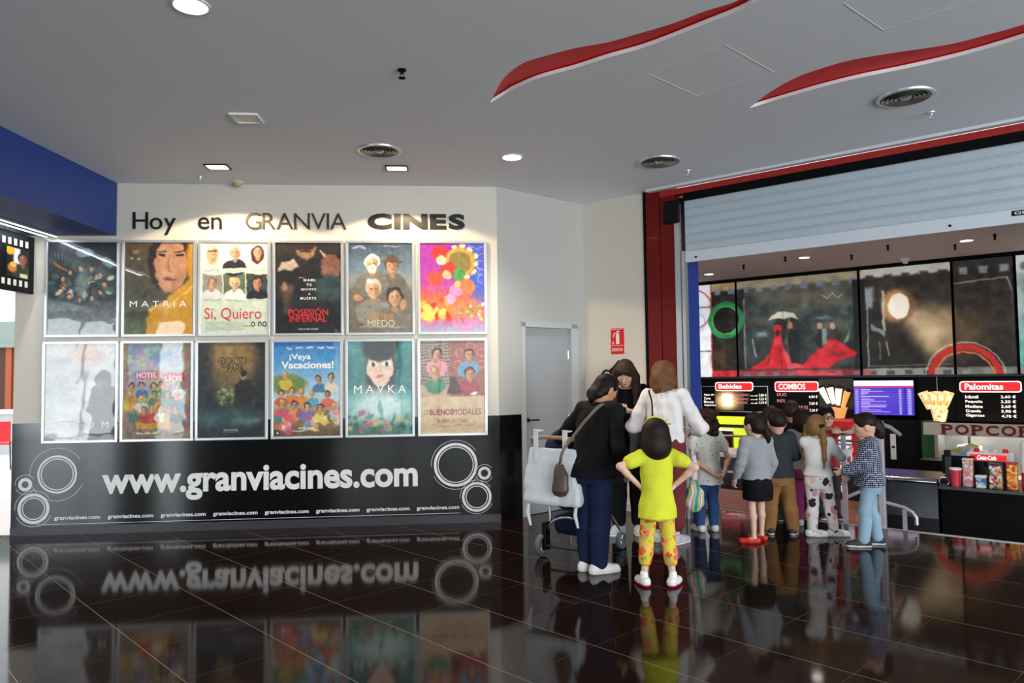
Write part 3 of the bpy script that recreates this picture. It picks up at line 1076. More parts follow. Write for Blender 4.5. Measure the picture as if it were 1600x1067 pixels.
# ------------------------------------------------------------------ lettering over the posters
M_letter = mat('black_letters', '15130f', .35, vary=0)
M_letter_br = mat('bronze_letters', '4d412f', .3, metal=.3, vary=0.1)
for word, x0, x1, z0, z1, m_, bold, label in (
        ('Hoy', -1.268, -.835, 3.085, 3.325, M_letter, .0, 'black wall lettering of three letters, first word above the posters'),
        ('en', -.605, -.362, 3.148, 3.275, M_letter, .0, 'black wall lettering of two letters, second word above the posters'),
        ('GRANVIA', -.117, .938, 3.148, 3.326, M_letter_br, -.008, 'thin bronze wall lettering in capitals, third word above the posters'),
        ('CINES', 1.163, 2.207, 3.155, 3.325, M_letter, .05, 'heavy black wall lettering in wide capitals, last word above the posters')):
    t_ = frame_thing('wall_lettering', label, 'lettering', 'P', x0, z0, 0)
    # one mesh per letter, laid out with the spacing of the word
    adv = []
    for ch in word:
        me = text_mesh(ch, bold)
        xs = [v.co.x for v in me.vertices]
        ys = [v.co.y for v in me.vertices]
        adv.append((min(xs), max(xs), min(ys), max(ys)))
    gap = .07 if word != 'GRANVIA' else .05
    tot = sum(b - a for a, b, _, _ in adv) + gap * (len(word) - 1)
    lo, hi = min(a[2] for a in adv), max(a[3] for a in adv)
    sx, sz = (x1 - x0) / tot, (z1 - z0) / (hi - lo)
    cur = 0
    for ch, (a, b, c, d) in zip(word, adv):
        fit_text('letter', ch, cur * sx, (cur + b - a) * sx, (c - lo) * sz, (d - lo) * sz, -.008, m_, t_, bold, .014)
        cur += b - a + gap

# ------------------------------------------------------------------ vinyl on the black dado
t_ = frame_thing('web_address_vinyl', 'white web address in large lettering across the black dado', 'lettering', 'P', 0, 0, -.0078)
seg = MB()
fit_text('lettering', 'www.granviacines.com', -1.545, 1.68, .315, .662, 0, M_vinyl, t_, .032)
t_ = frame_thing('web_address_strip', 'row of eight small white web addresses along the dado bottom', 'lettering', 'P', 0, 0, -.0078)
for k in range(8):
    x0 = -2.008 + k * (1.665 + 2.008) / 7
    fit_text('lettering', 'granviacines.com', x0, x0 + .452, .137, .187, 0, M_vinyl, t_, .025)
MB().box(-2.17, 2.13, -.0004, 0, .103, .107).build('line', M_vinyl, t_)
for (cxx, czz, lab, rings) in (
        (-2.08, .45, 'white ring emblem of three circles at the left of the web address', ((-1.984, .61, .194, .02, .27), (-2.294, .514, .068, .034, .1), (-2.209, .268, .155, .03, .185))),
        (2.2, .45, 'white ring emblem of three circles at the right of the web address', ((2.084, .617, .233, .028, .262), (2.391, .521, .069, .03, .095), (2.306, .271, .158, .026, .18)))):
    t_ = frame_thing('ring_emblem', lab, 'emblem', 'P', 0, 0, -.0078)
    for (x, z, r, th, ro) in rings:
        mb = MB().ring_xz(x, z, r - th, r, -.0004, 0, 56)
        if r > .1:
            mb.ring_xz(x, z, r - th - .022, r - th - .012, -.0004, 0, 56)
        mb.ring_xz(x, z, ro - .004, ro, -.0004, 0, 40, .6, 3.2).ring_xz(x, z, ro - .004, ro, -.0004, 0, 40, 3.6, 5.9)
        mb.build('ring', M_vinyl, t_)

# ------------------------------------------------------------------ film strip sign and light strips under the soffit
fs = thing('film_strip_sign', 'hanging black film strip sign under the blue soffit', 'sign', (-4.9, 5.0, 2.455), radians(90))
MB().box(0, 2.585, 0, .05, 0, .585).build('panel', M_black, fs, bevel=.004)
mb = MB()
x = .06
while x < 2.5:
    mb.box(x, x + .042, -.003, 0, .055, .115).box(x, x + .042, -.003, 0, .455, .52)
    x += .085
mb.build('perforation', M_white, fs)
for k in range(4):
    P = Paint(50, 50, 1, '2a2a2c').grad([(0, '8a867e'), (.5, '48443e'), (1, '2a2624')])
    if k == 3:
        P = Paint(50, 60, 1.3, '1c1a14')
        P.rect(.3, 0, .6, .7, 'd8d4e0', 1, .1).ell(.15, .15, .2, .2, 'd8a02c', 1, .3).bust(.72, .45, .24, 'a06448', '2c1a12', '2c3a28').ell(.25, .9, .2, .2, 'c8743c', 1, .5).ell(.3, .75, .15, .12, 'd8b85c', 1, .4).rect(.6, 1.1, .95, 1.28, 'd8cfa0', 1, .05)
    else:
        P.bust(.5, .4, .2)
    x0 = 2.585 - .42 - (3 - k) * .52
    print_mesh('film_frame', P, x0, x0 + .33, .14, .43, -.002, print_mat('film_print', rough=.3, emit=.15), fs)
for x, n_, lab in ((-4.70, 3.0, 'white led strip along the soffit underside nearer its outer edge'), (-4.80, 2.6, 'white led strip under the soffit just above the film sign')):
    t_ = thing('light_strip', lab, 'light', (x, 7.62, 3.068))
    MB().box(-.018, .018, -n_, 0, -.014, .006).build('housing', M_alu, t_)
    MB().box(-.011, .011, -n_, 0, -.018, -.014).build('diffuser', M_led, t_)
area_light('led_strip_light', (-4.72, 6.2, 3.03), (0, 0, 0), .06, 2.6, 10, (.92, .96, 1))

# ------------------------------------------------------------------ ceiling fittings


def downlight(loc, r, label, m_, group):
    t_ = thing('downlight', label, 'ceiling light', (loc[0], loc[1], ZC), 0, group)
    MB().lathe([(r, .002), (r, -.006), (r * .86, -.010), (r * .84, .0)], seg=36).build('trim_ring', M_white, t_, smooth=True)
    MB().lathe([(0, -.004), (r * .83, -.004), (r * .83, -.001), (0, -.001)], seg=36).build('lens', m_, t_)
    return t_


G = 'recessed round ceiling downlights'
for (x, y), lab in (((-1.758, 4.024), 'large bright round downlight in the ceiling nearest the camera'), ((.022, 6.943), 'bright round downlight in the ceiling in front of the poster wall end')):
    downlight((x, y), .105, lab, M_lamp, G)
    spot_light('downlight_beam', (x, y, ZC - .03), 170, (1, .95, .88), 120, .8, .08)
for (x, y) in ((2.6, 2.2), (5.2, 1.6), (4.6, 4.3), (-3.0, .5), (1.0, .8)):
    downlight((x, y), .105, 'round downlight in the ceiling behind the camera', M_lamp, G)
    spot_light('downlight_beam', (x, y, ZC - .03), 150, (1, .95, .88), 120, .8, .08)
for (x, y), lab, ax in (((-2.843, 7.137), 'square spotlight in the ceiling over the left posters', -2.95), ((-1.118, 7.258), 'square spotlight in the ceiling over the fourth poster', -1.15)):
    t_ = thing('wall_washer', lab, 'ceiling light', (x, y, ZC), PWA, 'square recessed wall washers')
    mb = MB()
    for (a, b, c, d) in ((-.11, .11, -.085, -.07), (-.11, .11, .07, .085), (-.11, -.095, -.07, .07), (.095, .11, -.07, .07)):
        mb.box(a, b, c, d, -.014, .004)
    mb.build('trim_frame', M_dkmetal, t_)
    MB().box(-.09, .09, -.066, .066, -.008, -.001).build('lens', M_lampwarm, t_)
    spot_light('wall_washer_beam', (x, y, ZC - .03), 105, (1, .76, .46), 136, .10, .04)
t_ = thing('emergency_light', 'unlit square white light panel in the ceiling', 'ceiling light', (-2.086, 5.805, ZC), PWA)
mb = MB()
for (a, b, c, d) in ((-.11, .11, -.11, -.085), (-.11, .11, .085, .11), (-.11, -.085, -.085, .085), (.085, .11, -.085, .085)):
    mb.box(a, b, c, d, -.016, .002)
mb.build('trim_frame', M_white, t_, bevel=.003)
MB().box(-.085, .085, -.085, .085, -.006, -.001).build('diffuser', mat('frosted_panel', 'f2ead8', .3, vary=0), t_)


def vent(loc, lab, s=1.0):
    t_ = thing('ceiling_vent', lab, 'air vent', (loc[0], loc[1], ZC), 0, 'round ceiling air vents')
    MB().lathe([(.205 * s, .003), (.2 * s, -.012), (.175 * s, -.014), (.17 * s, .0)], seg=40).build('rim', M_alu, t_, smooth=True)
    MB().lathe([(0, -.001), (.17 * s, -.001), (.17 * s, .002), (0, .002)], seg=32).build('throat', M_blackmat, t_)
    for k, r in enumerate((.145, .115, .085, .055)):
        MB().lathe([(r * s, -.004), ((r + .02) * s, -.018), ((r + .022) * s, -.016), ((r + .004) * s, -.002)], seg=36).build('cone_ring', mat('vent_metal', 'a39c90', .35, metal=.7) if k == 0 and not vent.m else vent.m or M_alu, t_, smooth=True)
    MB().lathe([(0, -.024), (.03 * s, -.02), (.045 * s, -.004), (0, -.003)], seg=24).build('hub', M_alu, t_, smooth=True)


vent.m = mat('vent_metal', 'a39c90', .35, metal=.7)
vent((-1.188, 6.694), 'round air vent in the ceiling above the middle posters')
vent((1.457, 7.151), 'round air vent in the ceiling above the red pillar')
vent((3.002, 5.53), 'round air vent in the ceiling nearest the roller shutter')


def sprinkler(loc, lab, m_=M_dkmetal):
    t_ = thing('sprinkler', lab, 'sprinkler', (loc[0], loc[1], ZC), 0, 'ceiling sprinklers')
    MB().lathe([(0, 0), (.03, 0), (.028, -.008), (.012, -.012), (.01, -.03), (0, -.03)], seg=20).build('body', m_, t_, smooth=True)
    MB().tube([(-.012, 0, -.03), (-.014, 0, -.045), (0, 0, -.056), (.014, 0, -.045), (.012, 0, -.03)], .003, 6).build('yoke', m_, t_)
    MB().lathe([(0, -.056), (.024, -.056), (.024, -.059), (0, -.059)], seg=20).build('deflector', m_, t_)


sprinkler((-.72, 4.923), 'dark sprinkler head in the middle of the ceiling left of the red recess', M_blackmat)
sprinkler((-3.165, 7.50), 'sprinkler head in the ceiling near the left square spotlight', M_alu)
sprinkler((1.818, 7.493), 'sprinkler head in the ceiling beside the vent above the pillar', M_alu)
sprinkler((3.389, 5.873), 'sprinkler head in the ceiling beside the vent nearest the shutter', M_alu)
t_ = thing('smoke_detector', 'cream round smoke detector in the ceiling by the poster wall', 'smoke detector', (-2.86, 7.70, ZC))
MB().lathe([(0, 0), (.055, 0), (.058, -.012), (.05, -.022), (0, -.022)], seg=28).build('base', mat('cream_plastic', 'd8cfa8', .4), t_, smooth=True)
MB().lathe([(0, -.022), (.038, -.022), (.034, -.045), (.02, -.052), (0, -.052)], seg=28).build('chamber', mat('cream_plastic_dark', 'b0a67c', .4), t_, smooth=True)

# ------------------------------------------------------------------ extinguisher and its sign
t_ = frame_thing('extinguisher_sign', 'red fire extinguisher sign on the white wall', 'sign', 'S', -.835, 1.80, -.004)
MB().box(-.07, .105, -.003, .004, .0, .30).build('panel', M_redbright, t_)
mb = MB()
for (a, b, c, d) in ((-.064, .099, .096, .101), (-.064, .099, .286, .291)):
    mb.box(a, b, -.0042, -.003, c, d)
mb.prism_xz([(0.0, .115), (.045, .115), (.045, .225), (.036, .243), (.01, .243), (0.0, .225)], -.0045, -.003)
mb.box(.014, .032, -.0045, -.003, .243, .262).box(.005, .05, -.0045, -.003, .256, .268)
mb.ring_xz(-.002, .21, .028, .038, -.0045, -.003, 20, 1.6, 3.6)
mb.prism_xz([(-.05, .115), (-.03, .115), (-.036, .15), (-.046, .14)], -.0045, -.003)
mb.build('pictogram', M_vinyl, t_)
fit_text('lettering', 'EXTINTOR', -.055, .09, .03, .068, -.0045, M_vinyl, t_, .02)
t_ = frame_thing('fire_extinguisher', 'red fire extinguisher on the wall behind the long-haired woman', 'fire extinguisher', 'S', -.84, 1.02, -.10)
MB().lathe([(0, 0), (.07, .0), (.075, .02), (.075, .42), (.06, .48), (.028, .52), (.025, .55), (0, .55)], seg=28).build('cylinder', M_redbright, t_, smooth=True)
MB().box(-.03, .03, .074, .098, .1, .4).build('bracket', M_dkmetal, t_)
mb = MB().lathe([(0, .55), (.03, .55), (.03, .6), (0, .6)], seg=20)
mb.tube([(-.01, 0, .6), (.02, 0, .62), (.10, 0, .70)], .013, 8).tube([(0, 0, .585), (.10, 0, .63)], .008, 8)
mb.build('valve_handle', M_black, t_, smooth=True)
mb = MB()
pts = [(-.02, 0, .58)] + [(-.07 - .085 * sin(a), -.0, .47 + .12 * cos(a)) for a in np.linspace(.1, 1.7, 8)] + [(-.15, 0, .3), (-.12, 0, .12), (-.09, -.02, .06)]
mb.tube(pts, .013, 8)
mb.build('hose', M_black, t_, smooth=True)

# ------------------------------------------------------------------ roller shutter
t_ = frame_thing('roller_shutter', 'raised grey metal roller shutter over the concession opening', 'roller shutter', 'S', 0, 0, 0)
prof = []
z = 2.885
for k in range(6):
    h_ = .0955
    prof += [(.008, z), (-.001, z + .004), (-.003, z + .012), (.0015, z + .02), (.0015, z + h_ - .018), (-.002, z + h_ - .012), (-.001, z + h_ - .004), (.008, z + h_ - .002)]
    z += h_
mb = MB()
n = len(prof)
x0_, x1_ = .07, 6.6
vs = [(x0_, y, z_) for y, z_ in prof] + [(x1_, y, z_) for y, z_ in prof]
mb.add(vs, [(i, i + n, i + 1 + n, i + 1) for i in range(n - 1)])
vs = [(x0_, y + .012, z_) for y, z_ in prof] + [(x1_, y + .012, z_) for y, z_ in prof]
mb.add(vs, [(i, i + 1, i + 1 + n, i + n) for i in range(n - 1)])
mb.build('curtain', M_steel, t_, smooth=False)
MB().box(.07, 6.6, -.012, .03, 2.772, 2.888).build('bottom_bar', M_steel_bar, t_, bevel=.003)
MB().box(.07, 6.6, -.028, .02, 3.45, 3.534).build('dark_gap_fill', M_blackmat, t_)  # black box standing in for the shaded gap under the beam
MB().lathe([(0, 0), (.1, 0), (.1, 6.5), (0, 6.5)], (.08, .14, 3.43), 24, 'x').build('roller', M_dkmetal, t_, smooth=True)
MB().box(-.045, .0, -.03, .05, -.0, 3.44).box(0, .018, -.03, -.022, 0, 3.3).build('guide_rail', M_alu, t_)
MB().box(.03, .066, -.02, .05, 0, 2.9).build('guide_rail', M_alu, t_)
MB().box(-.15, .03, -.07, -.03, 3.215, 3.47).build('motor_box', M_black, t_, bevel=.01)
for s_ in (.2, 2.6, 4.6):
    MB().lathe([(0, -.018), (.012, -.018), (.012, -.012), (0, -.012)], (s_, 0, 2.82), 12, 'y').build('rivet', M_blackmat, t_)
mb = MB().box(3.05, 3.3, -.0135, -.012, 2.835, 2.88)
st = mb.build('sticker', M_black, t_)
fit_text('lettering', 'Glac', 3.07, 3.2, 2.845, 2.872, -.014, M_vinyl, st, .02)

# ------------------------------------------------------------------ concession hall: picture wall


def mural(s0, s1, paint, label, extra=None):
    t_ = frame_thing('mural_panel', label, 'mural', 'S', s0, 1.49, 7.40, 'printed panels of the picture wall')
    w = s1 - s0
    MB().box(.0, w, .004, .06, 0, 1.975).build('backing', M_blackmat, t_)
    paint.warp(.022 / w, 10 * w, int(10 * s1) + 60)
    pr = print_mesh('print', paint, .012, w - .012, .005, 1.97, 0, print_mat('mural_print', rough=.4, emit=.55), t_)
    return t_


def P_(w, h, s0, s1, base):
    return Paint(w, h, 1.965 / (s1 - s0 - .024), base)


class SP:
    """paint in mural coordinates (s along the wall, z up)"""

    def __init__(self, s0, s1, dens, base):
        self.s0, self.w = s0 + .012, s1 - s0 - .024
        self.p = Paint(int(self.w * dens), int(1.965 * dens), 1.965 / self.w, base)

    def q(self, s, z):
        return ((s - self.s0) / self.w, (3.46 - z) / self.w)

    def ell(self, s, z, rs, rz, c, al=1, soft=0, rot=0):
        x, y = self.q(s, z)
        self.p.ell(x, y, rs / self.w, rz / self.w, c, al, soft, -rot)
        return self

    def poly(self, pts, c, al=1, soft=None):
        self.p.poly([self.q(*a) for a in pts], c, al, soft / self.w if soft else None)
        return self

    def line(self, pts, t, c, al=1):
        self.p.line([self.q(*a) for a in pts], t / self.w, c, al)
        return self

    def ring(self, s, z, r, t, c, al=1):
        x, y = self.q(s, z)
        self.p.ring(x, y, r / self.w, t / self.w, c, al)
        return self

    def rect(self, s0, z0, s1, z1, c, al=1, soft=None):
        return self.poly([(s0, z0), (s1, z0), (s1, z1), (s0, z1)], c, al, soft)


def film_edges(m, s0, s1, top, bot, holes):
    m.rect(s0, 3.30, s1, 3.5, top, 1, .05)
    m.rect(s0, 1.45, s1, 1.62, bot, 1, .02)
    s = s0 + .1
    while s < s1:
        m.rect(s, 3.22, s + .13, 3.34, holes, .9, .03)
        m.rect(s, 1.50, s + .13, 1.58, holes, .7, .02)
        s += .3


# far left: white ring panels and the green ring
m1 = SP(-3.42, -2.54, 70, '241f1a')
film_edges(m1, -3.1, -2.5, 'a08a64', 'c03038', '6c7890')
m1.rect(-3.5, 1.4, -3.09, 3.5, 'e8eaee')
m1.ring(-3.5, 2.95, .42, .03, 'd04a50').ring(-3.4, 2.66, .17, .02, '8a9ad0').ring(-3.4, 2.66, .22, .008, 'a8b4dc')
for z in (2.66 - .62, 2.66 + .32):
    m1.line([(-3.5, z), (-3.1, z)], .018, '16161a')
m1.line([(-3.09, 1.4), (-3.09, 3.5)], .03, 'b8484c')
m1.ell(-2.78, 2.66, .25, .33, '120f0d').ring(-2.77, 2.68, .34, .10, '1f7a46').ring(-2.77, 2.68, .29, .02, '58b85c')
m1.ell(-2.9, 1.85, .2, .2, '4a2c1c', .6, .9).rect(-3.08, 1.45, -2.5, 1.60, 'c42834')
m1.p.noise(.12, 8, 3)
mural(-3.42, -2.54, m1.p, 'mural panel with white edge and green ring, leftmost of the picture wall')
# umbrella and red dress
m2 = SP(-2.52, -.14, 70, '22282a')
m2.p.grad([(0, '4a4838'), (.3, '4e5048'), (.55, '28302f'), (1, '242826')])
blobs(m2.p, 15, 60, ['1e2426', '2f3a3c', '3e4a48', '57584c', '1a2424', '2a4244'], 0, 1, .18, .7, .03, .10, .7)
m2.ell(-1.2, 2.95, .9, .2, '6a6450', .5, .9)
film_edges(m2, -2.5, -.15, '8c8268', '8a3038', '6a7488')
m2.rect(-2.52, 1.62, -2.36, 3.3, '15171a')
m2.rect(-2.38, 3.1, -2.35, 1.65, '6c7276')
m2.ring(-2.77, 2.68, .34, .10, '1f7a46')
m2.rect(-.24, 1.6, -.1, 3.3, '0c0c0e')
m2.ell(-1.62, 2.42, .12, .3, '14181a', .9, .3)
m2.poly([(-2.3, 1.64), (-1.95, 1.84), (-1.78, 2.1), (-1.75, 2.36), (-1.62, 2.36), (-1.58, 2.08), (-1.4, 1.8), (-1.2, 1.72), (-.95, 1.98), (-.72, 2.2), (-.58, 2.2), (-.36, 2.03), (-.2, 1.93), (-.24, 1.86), (-.5, 1.8), (-.72, 1.64)], 'c41a2a', 1, .02)
m2.poly([(-1.58, 2.05), (-1.38, 1.78), (-1.2, 1.66), (-1.5, 1.64)], 'd8505a', .9, .03).poly([(-.9, 1.95), (-.7, 2.16), (-.56, 2.14), (-.7, 2.0)], 'dc4048', .8, .04).poly([(-.62, 1.98), (-.4, 1.92), (-.5, 1.84), (-.7, 1.88)], '6a1018', .7, .05)
m2.line([(-1.75, 2.3), (-1.9, 1.75)], .03, '7a0c18').line([(-1.64, 2.2), (-1.62, 1.66)], .03, '8c101c')
m2.ell(-1.68, 2.44, .085, .09, 'c8202c').ell(-1.68, 2.36, .04, .06, '2a1814').ell(-1.70, 2.2, .07, .1, 'c82634')
m2.poly([(-1.86, 2.62), (-1.82, 2.70), (-1.66, 2.78), (-1.52, 2.79), (-1.36, 2.74), (-1.27, 2.62), (-1.42, 2.66), (-1.56, 2.62), (-1.7, 2.66)], 'cfcab4', 1, .012)
m2.line([(-1.55, 2.78), (-1.56, 2.62)], .012, '8a8874').line([(-1.44, 2.62), (-1.43, 2.36)], .012, 'b8b4a4')
m2.poly([(-1.5, 2.35), (-1.42, 2.44), (-1.28, 2.4), (-1.24, 2.0), (-1.26, 1.75), (-1.42, 1.75), (-1.46, 2.1)], '12161c', 1, .02).ell(-1.42, 2.5, .05, .07, 'b06a54')
m2.ell(-.86, 2.46, .05, .07, 'c09a84').ell(-.62, 2.44, .055, .07, 'c09a84').rect(-.83, 2.1, -.74, 2.4, '8a9a98', .9, .04).poly([(-.95, 2.1), (-.9, 2.38), (-.82, 2.4), (-.84, 2.0)], '171c20', 1, .02)
m2.poly([(-1.0, 2.6), (-.7, 2.68), (-.6, 2.58)], '5a7472', 1, .03).poly([(-.44, 2.1), (-.3, 2.4), (-.34, 2.14)], '7c8c5c', .9, .02)
m2.rect(-2.1, 2.3, -1.9, 2.4, '6c8688', .8, .05).line([(-2.2, 2.25), (-2.14, 1.9)], .03, '8a9494')
m2.line([(-.8, 3.05), (-.7, 2.98), (-.6, 3.08), (-.5, 2.98), (-.4, 3.06)], .015, 'b0a87c').line([(-.5, 1.48), (-1.3, 1.56)], .1, 'c83a44')
m2.p.noise(.12, 16, 6)
mural(-2.52, -.14, m2.p, 'mural panel of a woman in a long red dress under a white umbrella')
# projector light
m3 = SP(-.12, 1.385, 80, '15130f')
m3.p.grad([(0, '2a2824'), (.4, '2a2620'), (1, '14120f')])
film_edges(m3, -.1, 1.4, 'b8b4ac', '8a8a84', '2a2a2c')
m3.poly([(.5, 2.85), (.9, 2.72), (1.5, 2.66), (1.5, 1.9), (1.1, 1.7), (.8, 2.1), (.55, 2.6)], 'b0956e', .85, .30)
m3.poly([(.6, 2.7), (.95, 2.5), (1.3, 2.3), (1.0, 1.95), (.7, 2.4)], 'd8bf98', .7, .22)
m3.ell(.5, 2.75, .30, .32, '8a5e3a', .9, .3).ell(.48, 2.75, .22, .27, 'c89058', .9, .3).ell(.54, 2.745, .175, .235, 'fff6e4', 1, .12)
m3.rect(.26, 2.3, .30, 3.05, 'c8c0b0', .9, .03).rect(-.02, 2.75, .12, 3.12, 'b8c0cc', .7, .08).rect(.1, 2.5, .24, 2.85, '14120f', .9, .05).poly([(.06, 2.35), (.3, 2.2), (.3, 2.28), (.06, 2.45)], '8c9094', .9, .02)
m3.rect(-.12, 1.62, -.03, 3.28, '0c0c0e').line([(.0, 1.65), (.0, 3.1)], .02, '9a9a98').line([(0, 1.66), (1.4, 1.68)], .02, '6a6864', .8)
m3.line([(.2, 2.1), (.2, 1.8)], .015, '8c8a84').line([(.32, 2.1), (.34, 1.85)], .02, 'a8a6a0')
for r, t, c in ((.52, .10, 'b0221c'), (.44, .025, 'd8703a'), (.60, .012, 'd8d4c8')):
    m3.ring(1.53, 1.44, r, t, c)
m3.rect(-.1, 1.46, .05, 1.6, '9c5048', .8, .03)
m3.p.noise(.09, 10, 5)
mural(-.12, 1.385, m3.p, 'mural panel of a glowing projector lamp throwing a dusty beam')
m4 = SP(1.405, 2.30, 80, '17140f')
m4.p.grad([(0, '24211c'), (.5, '2c2318'), (1, '15120e')])
film_edges(m4, 1.4, 2.3, '2a2a2a', '6a6a62', '8a8a86')
m4.poly([(1.3, 2.66), (1.75, 2.5), (1.9, 2.1), (1.5, 1.8), (1.3, 1.8)], '5a452c', .8, .35)
m4.line([(1.42, 3.08), (2.2, 3.12), (2.26, 2.9), (2.27, 1.7)], .02, '8c8a84').rect(2.26, 1.6, 2.33, 3.3, '0c0c0e')
for r, t, c in ((.52, .10, 'b0221c'), (.44, .025, 'd8703a'), (.60, .012, 'd8d4c8')):
    m4.ring(1.53, 1.44, r, t, c)
m4.p.noise(.09, 8, 5)
mural(1.405, 2.30, m4.p, 'dark mural panel carrying the right half of the red arc')
m5 = SP(2.32, 4.2, 50, '8fa9a6')
m5.p.grad([(0, 'b8c4c0'), (.5, '8aa8a0'), (1, '3f9a94')]).noise(.3, 8, 2)
film_edges(m5, 2.3, 4.2, 'd0d4d2', '8a8a84', '5a6468')
mural(2.32, 4.2, m5.p, 'pale turquoise mural panel at the right end of the picture wall')

frame_struct('trim_5', MB().box(-3.42, 8.6, 7.34, 7.5, 1.455, 1.488), M_dkmetal, 'S')
frame_struct('trim_6', MB().box(-3.6, 8.6, 7.36, 7.5, 3.468, 3.53), M_blackmat, 'S')

# ------------------------------------------------------------------ menu boards
M_menu = mat('black_menu_face', '080707', .4, vary=.1, spec=.12)
M_menutag = mat('lit_red_tag', 'd81c24', .4, emit='d81c24', estr=.9, vary=0)
M_menutext = mat('lit_white_text', 'f4f0ea', .4, emit='fff6ea', estr=1.1, vary=0)
M_menupink = mat('lit_pink_text', 'e88a94', .4, emit='e88a94', estr=.5, vary=0)
M_glow = mat('menu_backlight', 'fff2d8', .4, emit='ffe6b0', estr=2.2, vary=0)


def rrect(x0, x1, z0, z1, r, n=5):
    out = []
    for cx_, cz_, a in ((x1 - r, z1 - r, 0), (x0 + r, z1 - r, pi / 2), (x0 + r, z0 + r, pi), (x1 - r, z0 + r, 3 * pi / 2)):
        out += [(cx_ + r * cos(a + k * pi / 2 / n), cz_ + r * sin(a + k * pi / 2 / n)) for k in range(n + 1)]
    return out


def board(s0, s1, z0, z1, title, tag_box, rows, label, outline=None, glow=None, ty=(0, 0)):
    t_ = frame_thing('menu_board', label, 'menu board', 'S', 0, 0, 7.30, 'menu boards under the picture wall')
    MB().box(s0, s1, 0, .06, z0, z1).build('board_face', M_menu, t_)
    a, b, c, d = tag_box
    MB().prism_xz(rrect(a - .018, b + .018, c - .018, d + .018, .05), -.012, -.001).build('tag_rim', M_menutext, t_)
    tg = MB().prism_xz(rrect(a, b, c, d, .045), -.018, -.005).build('title_tag', M_menutag, t_)
    fit_text('lettering', title, a + .06, a + (b - a) * .72, c + .03, d - .025, -.0195, M_menutext, tg, .022)
    if outline:
        x0, x1, zz0, zz1 = outline
        for q0, q1, q2, q3 in ((x0, x1, zz0, zz0 + .012), (x0, x0 + .012, zz0, zz1), (x1 - .012, x1, zz0, zz1), (x0, x1, zz1 - .012, zz1)):
            MB().box(q0, q1, -.003, 0, q2, q3).build('outline', M_alu, t_)
    for (s, x0, x1, zb, zt, m_) in rows:
        fit_text('lettering', s, x0, x1, zb, zt, -.004, m_, t_, .012)
    if glow:
        x, z, w, h = glow
        P = Paint(60, 40, h / w, '0b0a0a')
        P.ell(.45, h / w * .5, .5, h / w * .55, '8a6a3c', .9, 1).ell(.42, h / w * .5, .3, h / w * .4, 'e8c88c', .9, 1).rect(.28, h / w * .2, .58, h / w * .75, 'fffaec', 1, .12)
        print_mesh('lit_picture', P, x, x + w, z, z + h, -.002, print_mat('menu_glow', rough=.4, emit=1.6), t_)
    return t_


T = M_menutext
board(-3.42, -1.79, .70, 1.44, 'Bebidas', (-2.97, -2.19, 1.215, 1.365), [
    ('Agua sin', -3.25, -3.02, 1.09, 1.145, T), ('Zumo', -3.25, -3.10, 1.02, 1.07, T), ('Monster', -3.25, -3.02, .945, .995, T), ('Aquarius', -3.25, -2.99, .87, .925, T),
    ('PEQUEÑO', -2.58, -2.25, 1.085, 1.15, M_menupink), ('MEDIANO', -2.58, -2.27, 1.01, 1.06, M_menupink), ('GRANDE', -2.58, -2.3, .935, .985, M_menupink),
    ('2,80 €', -2.06, -1.9, 1.085, 1.145, T), ('3,25 €', -2.06, -1.9, 1.01, 1.07, T), ('3,70 €', -2.06, -1.9, .935, .995, T), ('con refill', -2.23, -2.09, 1.09, 1.12, T), ('con refill', -2.23, -2.09, 1.015, 1.045, T), ('con refill', -2.23, -2.09, .94, .97, T)],
    'black menu board for drinks with a bright lit picture', (-3.31, -1.87, .77, 1.30), (-3.0, .80, .62, .40))
board(-1.785, -.89, .55, 1.44, 'COMBOS', (-1.71, -.90, 1.205, 1.37), [
    ('DUO', -1.69, -1.5, 1.10, 1.16, M_menupink), ('INDI', -1.69, -1.54, .98, 1.04, M_menupink), ('MAXI', -1.3, -1.1, .86, .92, M_menupink),
    ('6,90 €', -1.07, -.91, 1.06, 1.12, T), ('7,90 €', -1.07, -.91, .93, .99, T), ('7,30 €', -1.07, -.91, .80, .86, T), ('8,1 €', -1.07, -.94, .67, .73, T)],
    'black menu board for combined offers behind the group of children')
tt = board(1.40, 3.0, .70, 1.44, 'Palomitas', (1.48, 2.33, 1.205, 1.36), [
    ('Infantil', 1.54, 1.73, 1.085, 1.14, T), ('Pequeña', 1.54, 1.79, 1.0, 1.055, T), ('Mediana', 1.54, 1.79, .925, .975, T), ('Grande', 1.54, 1.76, .85, .90, T), ('Gigantes', 1.54, 1.81, .765, .825, T),
    ('2,60 €', 2.05, 2.26, 1.085, 1.14, T), ('3,20 €', 2.05, 2.26, 1.005, 1.06, T), ('3,60 €', 2.05, 2.26, .925, .98, T), ('3,90 €', 2.05, 2.26, .845, .90, T), ('4,70 €', 2.05, 2.26, .765, .82, T)],
    'black menu board with popcorn prices at the right')
